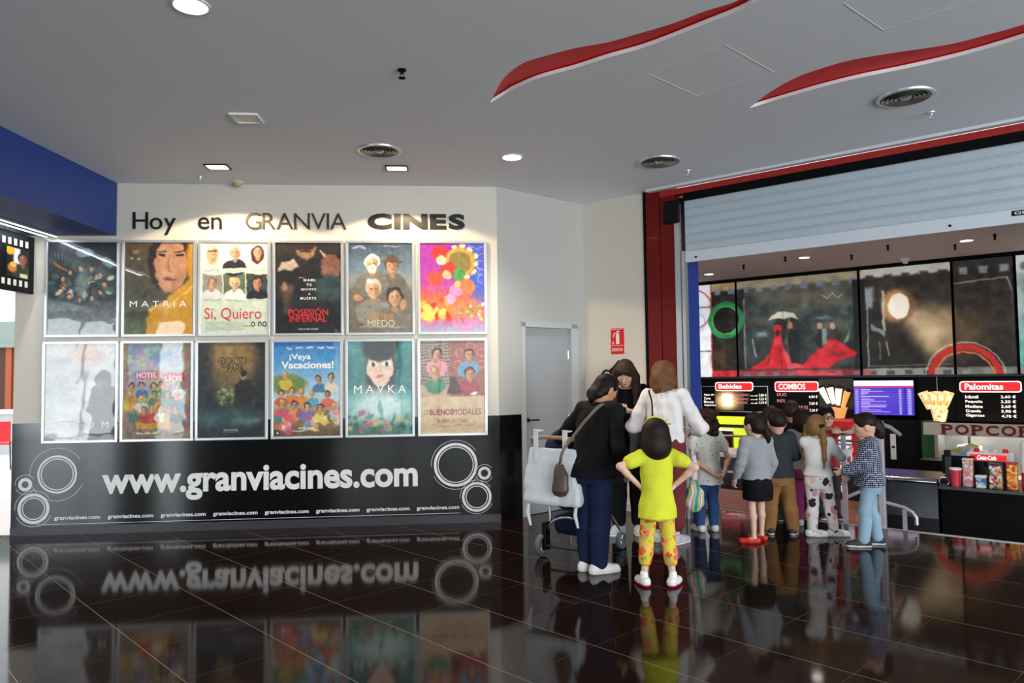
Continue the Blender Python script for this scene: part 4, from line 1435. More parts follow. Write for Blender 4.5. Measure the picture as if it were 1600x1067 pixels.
# blank boards with the cup pictures
t_ = frame_thing('lit_cup_display', 'dark panel with a fan of four lit white paper cups', 'display', 'S', 0, 0, 7.30)
MB().box(-.882, -.26, 0, .06, .55, 1.44).build('board_face', mat('amber_dark_face', '241a0e', .3, vary=.1), t_)
M_cup = mat('lit_white_cup', 'f6ecd8', .4, emit='fff0d0', estr=1.3, vary=0)
M_cup2 = mat('lit_orange_cup', 'e09a50', .4, emit='f0a860', estr=.8, vary=0)
for k, (x, z, a) in enumerate(((-.76, 1.12, .45), (-.63, 1.12, .22), (-.51, 1.10, -.08), (-.39, 1.05, -.3))):
    mb = MB().lathe([(.035, -.16), (.06, .15), (.052, .15), (.03, -.15)], seg=20)
    o = mb.build('paper_cup', M_cup if k < 3 else M_cup2, t_, smooth=True)
    o.location, o.rotation_euler = (x, -.06, z), (0, -a, 0)
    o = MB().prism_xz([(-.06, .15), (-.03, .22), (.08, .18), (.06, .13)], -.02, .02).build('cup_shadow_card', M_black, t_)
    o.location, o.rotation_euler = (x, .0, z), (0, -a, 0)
MB().lathe([(.10, .0), (.16, .2), (.14, .2), (.09, .01), (0, .01)], (-.5, -.12, .70), 24).build('basket', M_cup2, t_, smooth=True)
MB().box(-.56, -.28, -.04, -.01, .72, .86).build('base_block', M_black, t_)
t_ = frame_thing('hanging_cup_display', 'lit fan of decorated popcorn cups hanging beside the screen', 'display', 'S', 0, 0, 7.20)
m_ = mat('printed_cup', 'e8b070', .4, emit='f4c080', estr=.7, vary=0)
tt_ = NT(m_)
rp = tt_.ramp(tt_.noise(14, 3), [(.3, lin('c8602c')), (.45, lin('f0c878')), (.6, lin('fff2d8')), (.75, lin('5a7a48'))])
tt_.l(rp, tt_.b.inputs['Base Color'])
tt_.l(rp, tt_.b.inputs['Emission Color'])
for k, (x, a) in enumerate(((.96, .34), (1.06, .14), (1.17, -.08), (1.28, -.3))):
    o = MB().lathe([(.05, -.17), (.085, .14), (.075, .14), (.04, -.16)], seg=22).build('paper_cup', m_, t_, smooth=True)
    o.location, o.rotation_euler = (x, -.02 * (k % 2), 1.06), (0, -a, 0)
MB().lathe([(0, 0), (.09, 0), (.135, .2), (.12, .2), (.08, .02)], (1.17, -.05, .69), 26).build('lower_cup', m_, t_, smooth=True)
MB().tube([(1.14, 0, 1.2), (1.14, 0, 1.46)], .004, 6).build('wire', M_alu, t_)
MB().box(.8, 1.39, .1, .16, .70, 1.44).build('board_face', M_menu, t_)

# ------------------------------------------------------------------ schedule screen
t_ = frame_thing('screen', 'glowing purple blue timetable screen', 'screen', 'S', -.24, .765, 7.22)
MB().box(0, 1.02, .0, .06, 0, .645).build('housing', M_black, t_, bevel=.005)
P = Paint(120, 76, .63, '2a22a8')
P.grad([(0, '3a34b8'), (.5, '5a48c8'), (1, '4636c0')])
P.rect(0, 0, 1, .10, 'f0e8ff').rect(0, .10, 1, .135, 'b83068')
rg = random.Random(4)
for k in range(15):
    y = .15 + k * .031
    P.rect(0, y, 1, y + .009, '1c1480', .8)
    P.rect(.02, y + .011, .08, y + .026, 'd8c8ff', .7).rect(.12, y + .011, .18 + rg.random() * .45, y + .026, rg.choice(['f0e0ff', 'c8a0f0', 'b890f0']), .8).rect(.76, y + .011, .8, y + .026, 'e8e0ff', .8).rect(.9, y + .011, .96, y + .026, 'e8e0ff', .8)
P.rect(.85, .13, .87, .63, '1c1480', .6)
print_mesh('display', P, .012, 1.008, .012, .633, -.002, print_mat('screen_print', rough=.2, emit=.9), t_)

# ------------------------------------------------------------------ left counter with the green lit display
t_ = frame_thing('lit_display_case', 'yellow-green backlit display case with a dark niche', 'display case', 'S', 0, 0, 7.0)
M_lime = mat('lime_backlight', 'd8ec30', .4, emit='d4ec2a', estr=.95, vary=.05)
MB().box(-3.42, -1.79, .05, .3, -.9, .70).build('case', M_blackmat, t_)
MB().box(-3.35, -1.85, .03, .05, -.15, .69).build('lit_panel', M_lime, t_)
o = MB().box(-3.35, -1.85, -.06, .03, .47, .53).build('shelf_bar', M_dkmetal, t_)
MB().box(-3.06, -2.50, -.04, .05, -.10, .40).build('niche', mat('niche_dark', '2a130e', .5), t_)
MB().box(-3.08, -2.48, -.045, .0, .40, .43).build('niche_lamp', M_menutext, t_)
MB().box(-3.35, -1.85, -.45, -.06, -.15, -.10).build('ledge', M_dkmetal, t_)
t_ = frame_thing('slush_drum', 'round red slush drum standing before the dark niche of the lit case', 'drinks machine', 'S', -2.66, -.08, 6.76)
MB().lathe([(0, -.14), (.12, -.14), (.14, -.1), (.14, .1), (.12, .14), (0, .14)], (0, 0, .2), 24, 'y').build('drum', M_redbright, t_, smooth=True)
MB().lathe([(0, 0), (.07, 0), (.06, .12), (0, .12)], (0, -.02, -.02), 18).build('base', M_black, t_, smooth=True)
t_ = frame_thing('orange_fruit_display', 'small orange ball beside the red drum in the niche', 'fruit', 'S', -2.92, -.01, 6.76)
MB().lathe([(0, -.09), (.05, -.08), (.085, -.03), (.085, .03), (.05, .08), (0, .09)], seg=20).build('orange', mat('orange_skin', 'e87a1c', .5), t_, smooth=True)
MB().lathe([(0, .085), (.012, .088), (.01, .1), (0, .1)], seg=8).build('stem', mat('stem_green', '4a6a28', .5), t_)
t_ = frame_thing('left_counter', 'low dark counter with pale top along the far side of the wooden platform', 'counter', 'S', 0, 0, 3.2)
MB().box(-3.6, .35, .02, .9, -.9, .31).build('counter_front', mat('dark_counter_panel', '2b2224', .4, vary=.1), t_)
MB().box(-3.62, .37, -.02, .92, .31, .36).build('worktop', mat('pale_worktop', 'c9bfc8', .3, vary=.03), t_, bevel=.006)
MB().box(-3.6, .35, .0, .03, .08, .11).build('rail_strip', M_alu, t_)

# red drinks fridge behind the children
t_ = frame_thing('drinks_fridge', 'red and white lit drinks fridge beyond the platform', 'fridge', 'S', .42, -.9, 3.4)
MB().box(0, .52, .0, .6, 0, 1.78).build('cabinet', M_redbright, t_, bevel=.01)
MB().box(.03, .35, -.012, .0, .35, 1.70).build('lit_interior', mat('fridge_light', 'f0eef4', .4, emit='f4f0ff', estr=.55, vary=0), t_)
for z in (.62, .9, 1.18, 1.45):
    MB().box(.03, .35, -.03, -.012, z, z + .03).build('shelf', M_alu, t_)
for z, c in ((.66, 'a01c24'), (.94, '7a2f2f'), (1.22, 'b8303a'), (.39, '6c6470')):
    mb = MB()
    for k in range(5):
        mb.lathe([(0, 0), (.026, 0), (.026, .13), (.01, .17), (.01, .2), (0, .2)], (.065 + k * .063, -.03, z), 12)
    mb.build('bottle_row', mat('drink_' + c, c, .3), t_, smooth=True)
MB().box(.36, .385, -.03, 0, .5, 1.3).build('handle', M_alu, t_)

# ------------------------------------------------------------------ black door, green wall, popcorn machine
t_ = frame_thing('black_door', 'black service door with a narrow white notice', 'door', 'S', 0, 0, 7.1)
MB().box(-.25, .915, .0, .06, -.9, .70).build('door_leaf', M_black, t_)
MB().box(.39, .48, -.006, .0, .0, .45).build('notice', M_white, t_)
MB().box(.41, .46, -.008, -.006, .2, .24).build('notice_print', M_dkmetal, t_)
frame_struct('wall_green', MB().box(.93, 1.19, 6.9, 7.3, -.9, .70), mat('green_paint', '1f5a2c', .5, vary=.05), 'S')
t_ = frame_thing('popcorn_machine', 'popcorn cabinet with a cream sign in dark red letters', 'popcorn machine', 'S', 1.19, -.9, 6.6)
MB().box(0, 2.4, .55, .6, .0, 1.45).build('back_panel', mat('brushed_back', '9aa0a4', .35, metal=.6), t_)
MB().box(0, 2.4, -.05, .6, 0, .75).build('cabinet', M_steel, t_)
MB().box(0.0, .05, -.05, .6, .75, 1.45).build('post', M_alu, t_)
o = MB().box(-.15, 2.4, -.10, -.04, 1.405, 1.605).build('sign_board', mat('cream_sign', 'c8b8ac', .5), t_)
mr = mat('dark_red_letters', '6a1018', .5)
cur = .12
for ch, w in zip('POPCORN', (.2, .24, .2, .22, .24, .22, .24)):
    fit_text('lettering', ch, cur, cur + w * .8, 1.425, 1.585, -.105, mr, o, .03)
    if ch in 'PRN':
        MB().box(cur - .02, cur + .075, -.1055, -.10, 1.42, 1.436).box(cur - .02, cur + .05, -.1055, -.10, 1.574, 1.588).build('serif', mr, o)
    cur += w * .96
MB().lathe([(0, 0), (.16, .0), (.2, .12), (.18, .22), (.05, .25), (0, .25)], (.45, .25, 1.0), 24).build('kettle', M_steel, t_, smooth=True)
MB().prism_xz([(.18, 1.14), (.5, 1.28), (.62, 1.24), (.55, 1.17), (.3, 1.12)], .1, .14).build('kettle_lid', mat('yellow_lid', 'c8b860', .4), t_)
MB().tube([(.45, .25, 1.25), (.45, .25, 1.4)], .02).build('arm', M_dkmetal, t_)
MB().box(.62, .86, .2, .45, .75, 1.05).build('warming_tray', M_dkmetal, t_)
MB().box(.1, 2.3, .25, .32, 1.39, 1.404).build('added_glow_strip', M_lampwarm, t_)  # glowing strip added to go with the cabinet fill light
q_ = sn(1.19 + 1.2, 6.6 + .25)
area_light('popcorn_fill_light', (q_[0], q_[1], .48), (0, 0, SWA), 2.0, .08, 7, (1, .95, .82))  # fill light added to brighten the cabinet's back panel

# ------------------------------------------------------------------ right counter
CT = .235
t_ = frame_thing('serving_counter', 'long black serving counter with a steel edge at the right', 'counter', 'S', 0, 0, 2.35)
MB().box(2.02, 6.0, .0, .75, -.9, CT - .03).build('counter_front', mat('black_counter_panel', '050506', .5, spec=.06), t_)
MB().box(2.0, 6.0, -.03, .78, CT - .03, CT).build('worktop', mat('dark_worktop', '1c1c20', .25, vary=.05, spec=.2), t_, bevel=.004)
MB().box(2.0, 6.0, -.036, -.03, CT - .032, CT + .002).build('edge_strip', M_dkmetal, t_)
t_ = frame_thing('steel_counter', 'stainless steel counter section left of the black counter', 'counter', 'S', 0, 0, 2.35)
MB().box(1.0, 1.985, .0, .75, -.15, CT + .03).build('steel_front', mat('dull_steel', '3e4246', .3, metal=.7), t_)
MB().box(1.0, 1.985, .02, .75, -.9, -.15).build('plinth', M_black, t_)
mb = MB().tube([(1.0, -.02, CT + .045), (1.985, -.02, CT + .045)], .035, 14)
mb.build('rounded_edge', M_chrome, t_, smooth=True)
MB().box(1.0, 1.985, .0, .78, CT + .03, CT + .07).build('worktop', bpy.data.materials['dull_steel'], t_)


def on_counter(name, label, cat, s, n=.3, group=None):
    return frame_thing(name, label, cat, 'S', s, CT, 2.35 + n, group)


t_ = on_counter('card_terminal_stand', 'tall grey stand at the left end of the black counter', 'stand', 2.07, .2)
MB().box(-.03, .03, -.03, .03, .0, .34).build('column', M_dkmetal, t_, bevel=.004)
MB().box(-.045, .045, -.05, .05, 0, .015).build('base', M_black, t_)
MB().box(-.035, .035, -.05, -.02, .32, .4).build('head', M_black, t_, bevel=.004)
t_ = on_counter('monitor', 'dark flat monitor seen edge-framed on the counter', 'monitor', 2.13, .45)
MB().box(-.17, .17, 0, .03, .09, .31).build('screen_panel', M_black, t_, bevel=.004)
MB().box(-.03, .03, .0, .03, .0, .10).build('stand', M_dkmetal, t_)
MB().box(-.1, .1, -.05, .08, 0, .012).build('foot', M_dkmetal, t_)
t_ = on_counter('drinks_dispenser', 'wide drinks dispenser with a glowing red logo strip', 'drinks dispenser', 2.44, .52)
t_.scale = (.84, .84, .84)
MB().box(-.28, .28, .0, .3, .30, .42).build('head', M_white, t_, bevel=.02)
MB().box(-.26, .26, .1, .3, 0, .30).build('body', M_dkmetal, t_)
o = MB().box(-.23, .2, -.012, .0, .315, .395).build('logo_strip', mat('lit_red_strip', 'd01420', .3, emit='e01420', estr=.9, vary=0), t_)
fit_text('lettering', 'Coca-Cola', -.15, .08, .325, .385, -.0135, M_menutext, o, .03, shear=.25)
for k in range(4):
    MB().tube([(-.18 + k * .12, .03, .22), (-.18 + k * .12, .03, .31)], .012, 8).build('nozzle', M_black, t_)
for k in range(4):
    MB().lathe([(0, 0), (.04, 0), (.03, .05), (0, .055)], (-.17 + k * .115, .12, .42), 14).build('lid_stack', (M_redbright, M_white, M_white, M_redbright)[k], t_, smooth=True)
M_cupred = mat('red_white_cup', 'c02030', .4)
ttc = NT(M_cupred)
ttc.l(ttc.ramp(ttc.n('ShaderNodeSeparateXYZ').outputs[2], [(0, lin('c02030')), (.5, lin('e8e0e0'))], True), ttc.b.inputs['Base Color'])
sx = [n for n in M_cupred.node_tree.nodes if n.type == 'SEPXYZ'][0]
mr_ = ttc.n('ShaderNodeMath', operation='MULTIPLY')
mr_.inputs[1].default_value = 2.6
ttc.l(ttc.coord(), sx.inputs[0])
ttc.l(sx.outputs[2], mr_.inputs[0])
ttc.l(mr_.outputs[0], [n for n in M_cupred.node_tree.nodes if n.type == 'VALTORGB'][0].inputs[0])


def candy_mat(name, cols, scale):
    m_ = mat(name, cols[0], .35, vary=0)
    t = NT(m_)
    vo = t.n('ShaderNodeTexVoronoi')
    vo.inputs['Scale'].default_value = scale
    t.l(t.coord(), vo.inputs['Vector'])
    sp = t.n('ShaderNodeSeparateColor')
    t.l(vo.outputs['Color'], sp.inputs[0])
    t.l(t.ramp(sp.outputs[0], [(k / len(cols), lin(c)) for k, c in enumerate(cols)], True), t.b.inputs['Base Color'])
    return m_


Mc1 = candy_mat('mixed_sweets', ['3a2a2c', 'c82a4a', 'e8d8c0', '4a6a3c', 'd88a3c', 'b8b8b8'], 38)
Mc2 = candy_mat('orange_sweets', ['d87020', 'e8a030', 'b82c1c', 'f0c040'], 34)
Mc3 = candy_mat('pink_sweets', ['d86a7c', 'e8c8c8', 'a8a4c0', 'e0a050'], 34)
Mc4 = candy_mat('blue_packet', ['2c4a8c', 'e0e0e4', '7ab0c8', 'e8c83c'], 26)


def jar(s, n, w, h, m_, label, lid):
    t_ = on_counter('sweet_tub', label, 'sweet tub', s, n)
    MB().box(-w / 2, w / 2, -w / 2, w / 2, .0, h).build('tub', m_, t_, bevel=.01)
    MB().box(-w / 2 - .005, w / 2 + .005, -w / 2 - .005, w / 2 + .005, h, h + .02).build('lid', lid, t_, bevel=.005)


jar(2.55, .1, .12, .26, Mc1, 'clear tub of dark mixed sweets in front of the dispenser', M_dkmetal)
jar(2.28, .12, .10, .30, Mc3, 'tub of pink and white sweets left of the dispenser', M_alu)
jar(2.70, .12, .10, .28, Mc2, 'tub of orange and yellow sweets right of the dispenser', M_redbeam)
jar(2.41, .08, .1, .12, Mc4, 'low blue and yellow packet box in front of the dispenser', M_white)
t_ = on_counter('drink_cup', 'red and white paper cup beside the monitor', 'cup', 2.17, .02)
MB().lathe([(0, 0), (.045, 0), (.06, .2), (.055, .2), (.042, .01)], seg=24).build('cup', M_cupred, t_, smooth=True)
MB().lathe([(0, .2), (.064, .2), (.06, .215), (0, .22)], seg=24).build('lid', M_white, t_, smooth=True)
t_ = on_counter('cup_tower', 'tall tower of stacked white and red cups at the right edge', 'cup stack', 2.83, .15)
mb = MB()
for k in range(9):
    mb.lathe([(.045, k * .055), (.055, k * .055 + .07), (.052, k * .055 + .07), (.043, k * .055 + .004)], seg=22)
mb.lathe([(0, 0), (.046, 0), (0, .002)], seg=22)
mb.build('cups', M_cupred, t_, smooth=True)
MB().lathe([(0, .51), (.05, .51), (.03, .54), (0, .54)], seg=22).build('top_cap', M_white, t_, smooth=True)
t_ = on_counter('spoon_holder', 'small chrome ring stand on the counter edge', 'holder', 2.05, .03)
MB().tube([(.05 * cos(a), 0, .05 + .05 * sin(a)) for a in np.linspace(0, 6.28, 20)], .006, 6).build('ring', M_chrome, t_, smooth=True)
MB().box(-.03, .03, -.02, .02, 0, .008).build('base', M_chrome, t_)
# green bin behind the counter
t_ = frame_thing('machine_cabinet', 'dark green cabinet behind the black counter', 'cabinet', 'S', 1.72, -.9, 5.2)
MB().box(-.5, .45, 0, .4, 0, 1.12).build('cabinet', mat('dark_green_panel', '17301c', .4, vary=.1), t_)
MB().box(-.5, .45, -.01, .0, .6, 1.12).build('door', M_black, t_)
MB().box(.35, .38, -.03, -.01, .8, .95).build('knob', M_alu, t_)

# ------------------------------------------------------------------ railings of the platform
M_rail = mat('pale_metal_rail', 'b9b2b8', .3, metal=.3, vary=.04)
t_ = frame_thing('platform_railing', 'pale metal railing along the right edge of the wooden platform', 'railing', 'S', 1.43, 0, 0)
for n in (.75, 1.45, 2.15):
    MB().box(-.02, .02, n - .02, n + .02, -.12, .90).build('post', M_rail, t_)
for z in (.25, .53):
    MB().tube([(0, .75, z), (0, 2.15, z)], .017, 10).build('rail', M_rail, t_, smooth=True)
MB().tube([(0, .75, .90), (0, 2.15, .90)], .02, 10).build('handrail', M_chrome, t_, smooth=True)
t_ = frame_thing('back_railing', 'thin metal railing along the far edge of the wooden platform', 'railing', 'S', 0, 0, 2.16)
for s_ in (-3.2, -1.9, -.6, .6):
    MB().box(s_ - .015, s_ + .015, -.015, .015, -.004, .72).build('post', M_rail, t_)
for z in (.72,):
    MB().tube([(-3.4, 0, z), (1.35, 0, z)], .016, 10).build('rail', M_chrome, t_, smooth=True)
t_ = frame_thing('gate_post', 'tall pale metal post with a bent handrail behind the girl in plaid', 'railing', 'S', 1.80, 0, .70)
MB().box(-.03, .03, -.03, .03, -.15, 1.06).build('post', M_rail, t_, bevel=.006)
MB().tube([(0, 0, 1.03), (.02, .3, .98), (.02, .7, .88)], .022, 10).build('top_rail', M_rail, t_, smooth=True)
MB().tube([(.03, 0, .25), (.20, 0, .215), (.27, 0, .175), (.30, 0, .13), (.30, 0, .06)], .018, 10).build('bent_handrail', M_rail, t_, smooth=True)
MB().box(.18, .215, -.015, .015, -.15, .20).build('short_post', M_rail, t_)
MB().box(-.10, -.03, -.02, .03, .20, .30).build('lock_box', M_rail, t_)

# ------------------------------------------------------------------ floor markings by the threshold
M_tape = mat('red_floor_tape', 'd8453c', .5, vary=.08)
t_ = frame_thing('floor_arrow', 'red tape arrow stuck on the dark floor behind the curly-haired girl', 'floor marking', 'S', 0, 0, 0)
def tape(pts, w):
    mb = MB()
    for a, b in zip(pts[:-1], pts[1:]):
        a, b = Vector(a), Vector(b)
        d = (b - a).normalized()
        s = Vector((-d.y, d.x)) * w / 2
        mb.prism_xy([a - s, b - s, b + s, a + s], .0005, .0025)
    return mb
tape([(.17, .40), (.24, .62)], .045).build('long_stroke', M_tape, t_)
tape([(.16, .41), (.42, .39)], .03).build('short_stroke', M_tape, t_)

# concession lights
for k, (s_, n_) in enumerate(((-.48, 5.5), (-3.0, 4.0), (1.9, 5.6), (.8, 2.4), (4.2, 4.5), (-2.6, 6.3))):
    p = sn(s_, n_)
    t_ = thing('downlight', ['round downlight in the concession ceiling before the red dress panel', 'round downlight in the concession ceiling at the far left', 'round downlight in the concession ceiling at the right', 'round downlight in the concession ceiling above the railing', 'round downlight in the concession ceiling at the far right', 'round downlight in the concession ceiling close to the green ring'][k], 'ceiling light', (p[0], p[1], 3.53), 0, 'concession ceiling downlights')
    MB().lathe([(.10, .002), (.10, -.006), (.086, -.010), (.084, .0)], seg=28).build('trim_ring', M_white, t_, smooth=True)
    MB().lathe([(0, -.004), (.083, -.004), (.083, -.001), (0, -.001)], seg=28).build('lens', M_lamp, t_)
    spot_light('concession_beam', (p[0], p[1], 3.5), 110, (1, .88, .80), 130, .8, .08)
t_ = frame_thing('smoke_detector', 'small white smoke detector in the concession ceiling', 'smoke detector', 'S', .78, 3.53, 6.9)
MB().lathe([(0, 0), (.08, 0), (.08, -.04), (0, -.04)], seg=24).build('base', M_white, t_, smooth=True)
MB().lathe([(0, -.04), (.05, -.04), (.04, -.09), (0, -.1)], seg=24).build('chamber', M_white, t_, smooth=True)
for k, (s_, n_) in enumerate(((-2.6, 5.0), (-1.6, 5.6), (-.7, 5.2), (.2, 5.8), (.9, 5.2), (1.7, 5.9), (2.3, 5.3))):
    t_ = frame_thing('sprinkler', ('first', 'second', 'third', 'fourth', 'fifth', 'sixth', 'seventh')[k] + ' dark sprinkler head from the left along the concession ceiling', 'sprinkler', 'S', s_, 3.53, n_, 'concession sprinklers')
    MB().lathe([(0, 0), (.03, 0), (.018, -.02), (.014, -.08), (0, -.08)], seg=14).build('body', M_blackmat, t_, smooth=True)
    MB().lathe([(0, -.08), (.025, -.083), (0, -.09)], seg=14).build('deflector', M_blackmat, t_, smooth=True)

# ------------------------------------------------------------------ outside, at the left edge
t_ = thing('kiosk_block', 'pale grey kiosk block outside left of the poster wall', 'kiosk', (-11.2, 16.2, 0))
MB().box(-2.2, 1.6, 0, 1.4, 0, .88).build('body', mat('pale_grey_panel', 'b8b8ba', .5), t_)
MB().box(-2.25, 1.65, -.05, 1.45, .88, .93).build('top', M_white, t_)
t_ = thing('restaurant_front', 'dark brown shopfront with orange posts far outside at the left', 'shopfront', (-13.5, 20.0, 0))
MB().box(-4, 2.4, 0, .3, .0, 2.5).build('panelling', mat('brown_panel', '4a2418', .5), t_)
for x in (-3, -2, -1, 0.0, 1.0, 2.0):
    MB().box(x - .08, x + .08, -.1, 0, 0, 2.5).build('post', mat('orange_wood', 'a8502c', .5), t_) if x < -2.5 else MB().box(x - .08, x + .08, -.1, 0, 0, 2.5).build('post', bpy.data.materials['orange_wood'], t_)
MB().box(-4, 2.4, -.2, .3, 2.5, 2.62).box(-4, 2.4, -.15, .2, 2.62, 3.2).build('fascia', mat('grey_green_fascia', '8a9890', .5), t_)
t_ = thing('cafe_chair', 'red cafe chair outside beside the left end of the poster wall', 'chair', (-9.35, 13.6, 0), radians(20))
MR = mat('red_seat_plastic', 'd8202c', .4)
MB().box(-.22, .22, -.22, .22, .44, .47).build('seat', MR, t_, bevel=.008)
MB().box(-.22, .22, -.25, -.22, .5, .86).build('backrest', MR, t_, bevel=.008)
for sx_ in (-1, 1):
    MB().tube([(sx_ * .2, .2, .44), (sx_ * .23, .24, 0)], .012, 8).build('leg', M_dkmetal, t_)
    MB().tube([(sx_ * .21, -.235, .86), (sx_ * .21, -.22, .44), (sx_ * .24, -.28, 0)], .012, 8).build('leg', M_dkmetal, t_)

# ------------------------------------------------------------------ people: bodies and clothes as smooth implicit surfaces


class Field:
    """smooth union of limbs and lofts sampled on a grid, meshed with surface nets"""

    def __init__(self, lo, hi, h):
        self.h = h
        self.lo = np.array(lo, float)
        n = np.ceil((np.array(hi) - self.lo) / h).astype(int) + 1
        self.n = n
        ax = [self.lo[i] + h * np.arange(n[i]) for i in range(3)]
        self.ax = ax
        self.F = np.full(tuple(n), 0.12)

    def sub(self, lo, hi, m):
        sl, g = [], []
        for i in range(3):
            a = max(0, int((lo[i] - m - self.lo[i]) / self.h))
            b = min(self.n[i], int((hi[i] + m - self.lo[i]) / self.h) + 2)
            if b <= a:
                return None, None
            sl.append(slice(a, b))
            g.append(self.ax[i][a:b])
        return tuple(sl), np.meshgrid(*g, indexing='ij', sparse=True)

    def merge(self, sl, d, k):
        f = self.F[sl]
        if k <= 0:
            self.F[sl] = np.minimum(f, d)
        else:
            hh = np.clip(k - np.abs(f - d), 0, None) / k
            self.F[sl] = np.minimum(f, d) - hh * hh * k * .25

    def cone(self, a, b, r0, r1, k=.02):
        a, b = np.array(a, float), np.array(b, float)
        R = max(r0, r1)
        sl, g = self.sub(np.minimum(a, b) - R, np.maximum(a, b) + R, .05)
        if sl is None:
            return self
        ba = b - a
        L = max(1e-9, ba @ ba)
        t = np.clip(((g[0] - a[0]) * ba[0] + (g[1] - a[1]) * ba[1] + (g[2] - a[2]) * ba[2]) / L, 0, 1)
        d = np.sqrt((g[0] - a[0] - t * ba[0]) ** 2 + (g[1] - a[1] - t * ba[1]) ** 2 + (g[2] - a[2] - t * ba[2]) ** 2) - (r0 + (r1 - r0) * t)
        self.merge(sl, d, k)
        return self

    def chain(self, pts, rs, k=.02):
        for i in range(len(pts) - 1):
            self.cone(pts[i], pts[i + 1], rs[i], rs[i + 1], k)
        return self

    def _ell(self, g, c, r, R):
        q = [g[i] - c[i] for i in range(3)]
        if R is not None:
            q = [q[0] * R[0][i] + q[1] * R[1][i] + q[2] * R[2][i] for i in range(3)]
        k0 = np.sqrt((q[0] / r[0]) ** 2 + (q[1] / r[1]) ** 2 + (q[2] / r[2]) ** 2)
        k1 = np.sqrt((q[0] / r[0] ** 2) ** 2 + (q[1] / r[1] ** 2) ** 2 + (q[2] / r[2] ** 2) ** 2) + 1e-9
        return k0 * (k0 - 1) / k1

    def ell(self, c, r, k=.02, R=None):
        m = max(r)
        sl, g = self.sub(np.array(c) - m, np.array(c) + m, .05)
        if sl is None:
            return self
        self.merge(sl, self._ell(g, c, r, R), k)
        return self

    def cut_ell(self, c, r, k=.0, R=None):
        m = max(r)
        sl, g = self.sub(np.array(c) - m, np.array(c) + m, .03)
        if sl is None:
            return self
        d = -self._ell(g, c, r, R)
        self.F[sl] = np.maximum(self.F[sl], d)
        return self

    def loft(self, secs, k=.02, cap=True, power=2.0):
        """secs: (z, cx, cy, rx, ry) from bottom to top"""
        s = np.array(secs, float)
        zmin, zmax = s[0, 0], s[-1, 0]
        R = max(s[:, 3].max(), s[:, 4].max())
        sl, g = self.sub((s[:, 1].min() - R, s[:, 2].min() - R, zmin), (s[:, 1].max() + R, s[:, 2].max() + R, zmax), .05)
        if sl is None:
            return self
        z = g[2].ravel()
        par = [np.interp(z, s[:, 0], s[:, i])[None, None, :] for i in (1, 2, 3, 4)]
        x, y = (g[0] - par[0]) / par[2], (g[1] - par[1]) / par[3]
        d = ((np.abs(x) ** power + np.abs(y) ** power) ** (1 / power) - 1) * np.minimum(par[2], par[3])
        d = np.maximum(d, np.maximum(g[2] - zmax, zmin - g[2]))
        self.merge(sl, d, k)
        return self

    def below(self, z):   # keep what lies below z
        self.F = np.maximum(self.F, (self.ax[2] - z)[None, None, :])
        return self

    def above(self, z, amp=0.0, fx=40, fy=30):
        w = amp * (np.sin(fx * self.ax[0])[:, None, None] * np.cos(fy * self.ax[1])[None, :, None]) if amp else 0
        self.F = np.maximum(self.F, (z - self.ax[2])[None, None, :] + w)
        return self

    def wrinkle(self, amp, seed=0, fz=22, fx=16):
        X, Y, Z = (a.reshape([-1 if i == j else 1 for j in range(3)]) for i, a in enumerate(self.ax))
        a, b = .7 * seed, 1.3 * seed
        w = np.sin(fz * Z + 9 * X + 7 * Y + a) * np.sin(fx * X - 11 * Y + 5 * Z + b) + .6 * np.sin(38 * Z - 24 * X + 19 * Y + b) * np.sin(17 * Z + 33 * X + a)
        fold = np.sin(62 * X + 3.2 * np.sin(5 * Z + a) + 14 * Y) * (.5 + .5 * np.sin(6 * Z + 5 * X + b))
        self.F = self.F + amp * (w * .8 + fold * .7)
        return self

    def mesh(self):
        F, n = self.F, self.n
        s = F < 0
        cnt = np.zeros(tuple(n - 1), np.int16)
        acc = [np.zeros(tuple(n - 1), np.float32) for _ in range(3)]
        rng = lambda o, m: slice(o, m - 1 + o)
        for ax_ in range(3):
            o1, o2 = [i for i in range(3) if i != ax_]
            for p in (0, 1):
                for q in (0, 1):
                    off0, off1 = [0, 0, 0], [0, 0, 0]
                    off0[o1] = off1[o1] = p
                    off0[o2] = off1[o2] = q
                    off1[ax_] = 1
                    A = tuple(rng(off0[i], n[i]) for i in range(3))
                    B = tuple(rng(off1[i], n[i]) for i in range(3))
                    m = s[A] != s[B]
                    fa, fb = F[A][m], F[B][m]
                    t = fa / (fa - fb)
                    cnt[m] += 1
                    acc[ax_][m] += t
                    if p:
                        acc[o1][m] += 1
                    if q:
                        acc[o2][m] += 1
        act = cnt > 0
        idx = np.full(act.shape, -1)
        ii = np.argwhere(act)
        idx[act] = np.arange(len(ii))
        c = cnt[act][:, None]
        V = self.lo + self.h * (ii + np.stack([a[act] for a in acc], 1) / c)
        quads = []
        for ax_ in range(3):
            o1, o2 = [(1, 2), (2, 0), (0, 1)][ax_]
            A = [slice(None)] * 3
            A[ax_] = slice(0, n[ax_] - 1)
            B = [slice(None)] * 3
            B[ax_] = slice(1, n[ax_])
            m = s[tuple(A)] != s[tuple(B)]
            e = np.argwhere(m)
            flip = s[tuple(A)][m]
            ok = (e[:, o1] > 0) & (e[:, o2] > 0) & (e[:, o1] < n[o1] - 1) & (e[:, o2] < n[o2] - 1)
            e, flip = e[ok], flip[ok]

            def at(d1, d2):
                k = e.copy()
                k[:, o1] -= d1
                k[:, o2] -= d2
                return idx[k[:, 0], k[:, 1], k[:, 2]]
            q = np.stack([at(1, 1), at(0, 1), at(0, 0), at(1, 0)], 1)
            q[~flip] = q[~flip][:, ::-1]
            quads.append(q)
        return V, np.concatenate(quads)


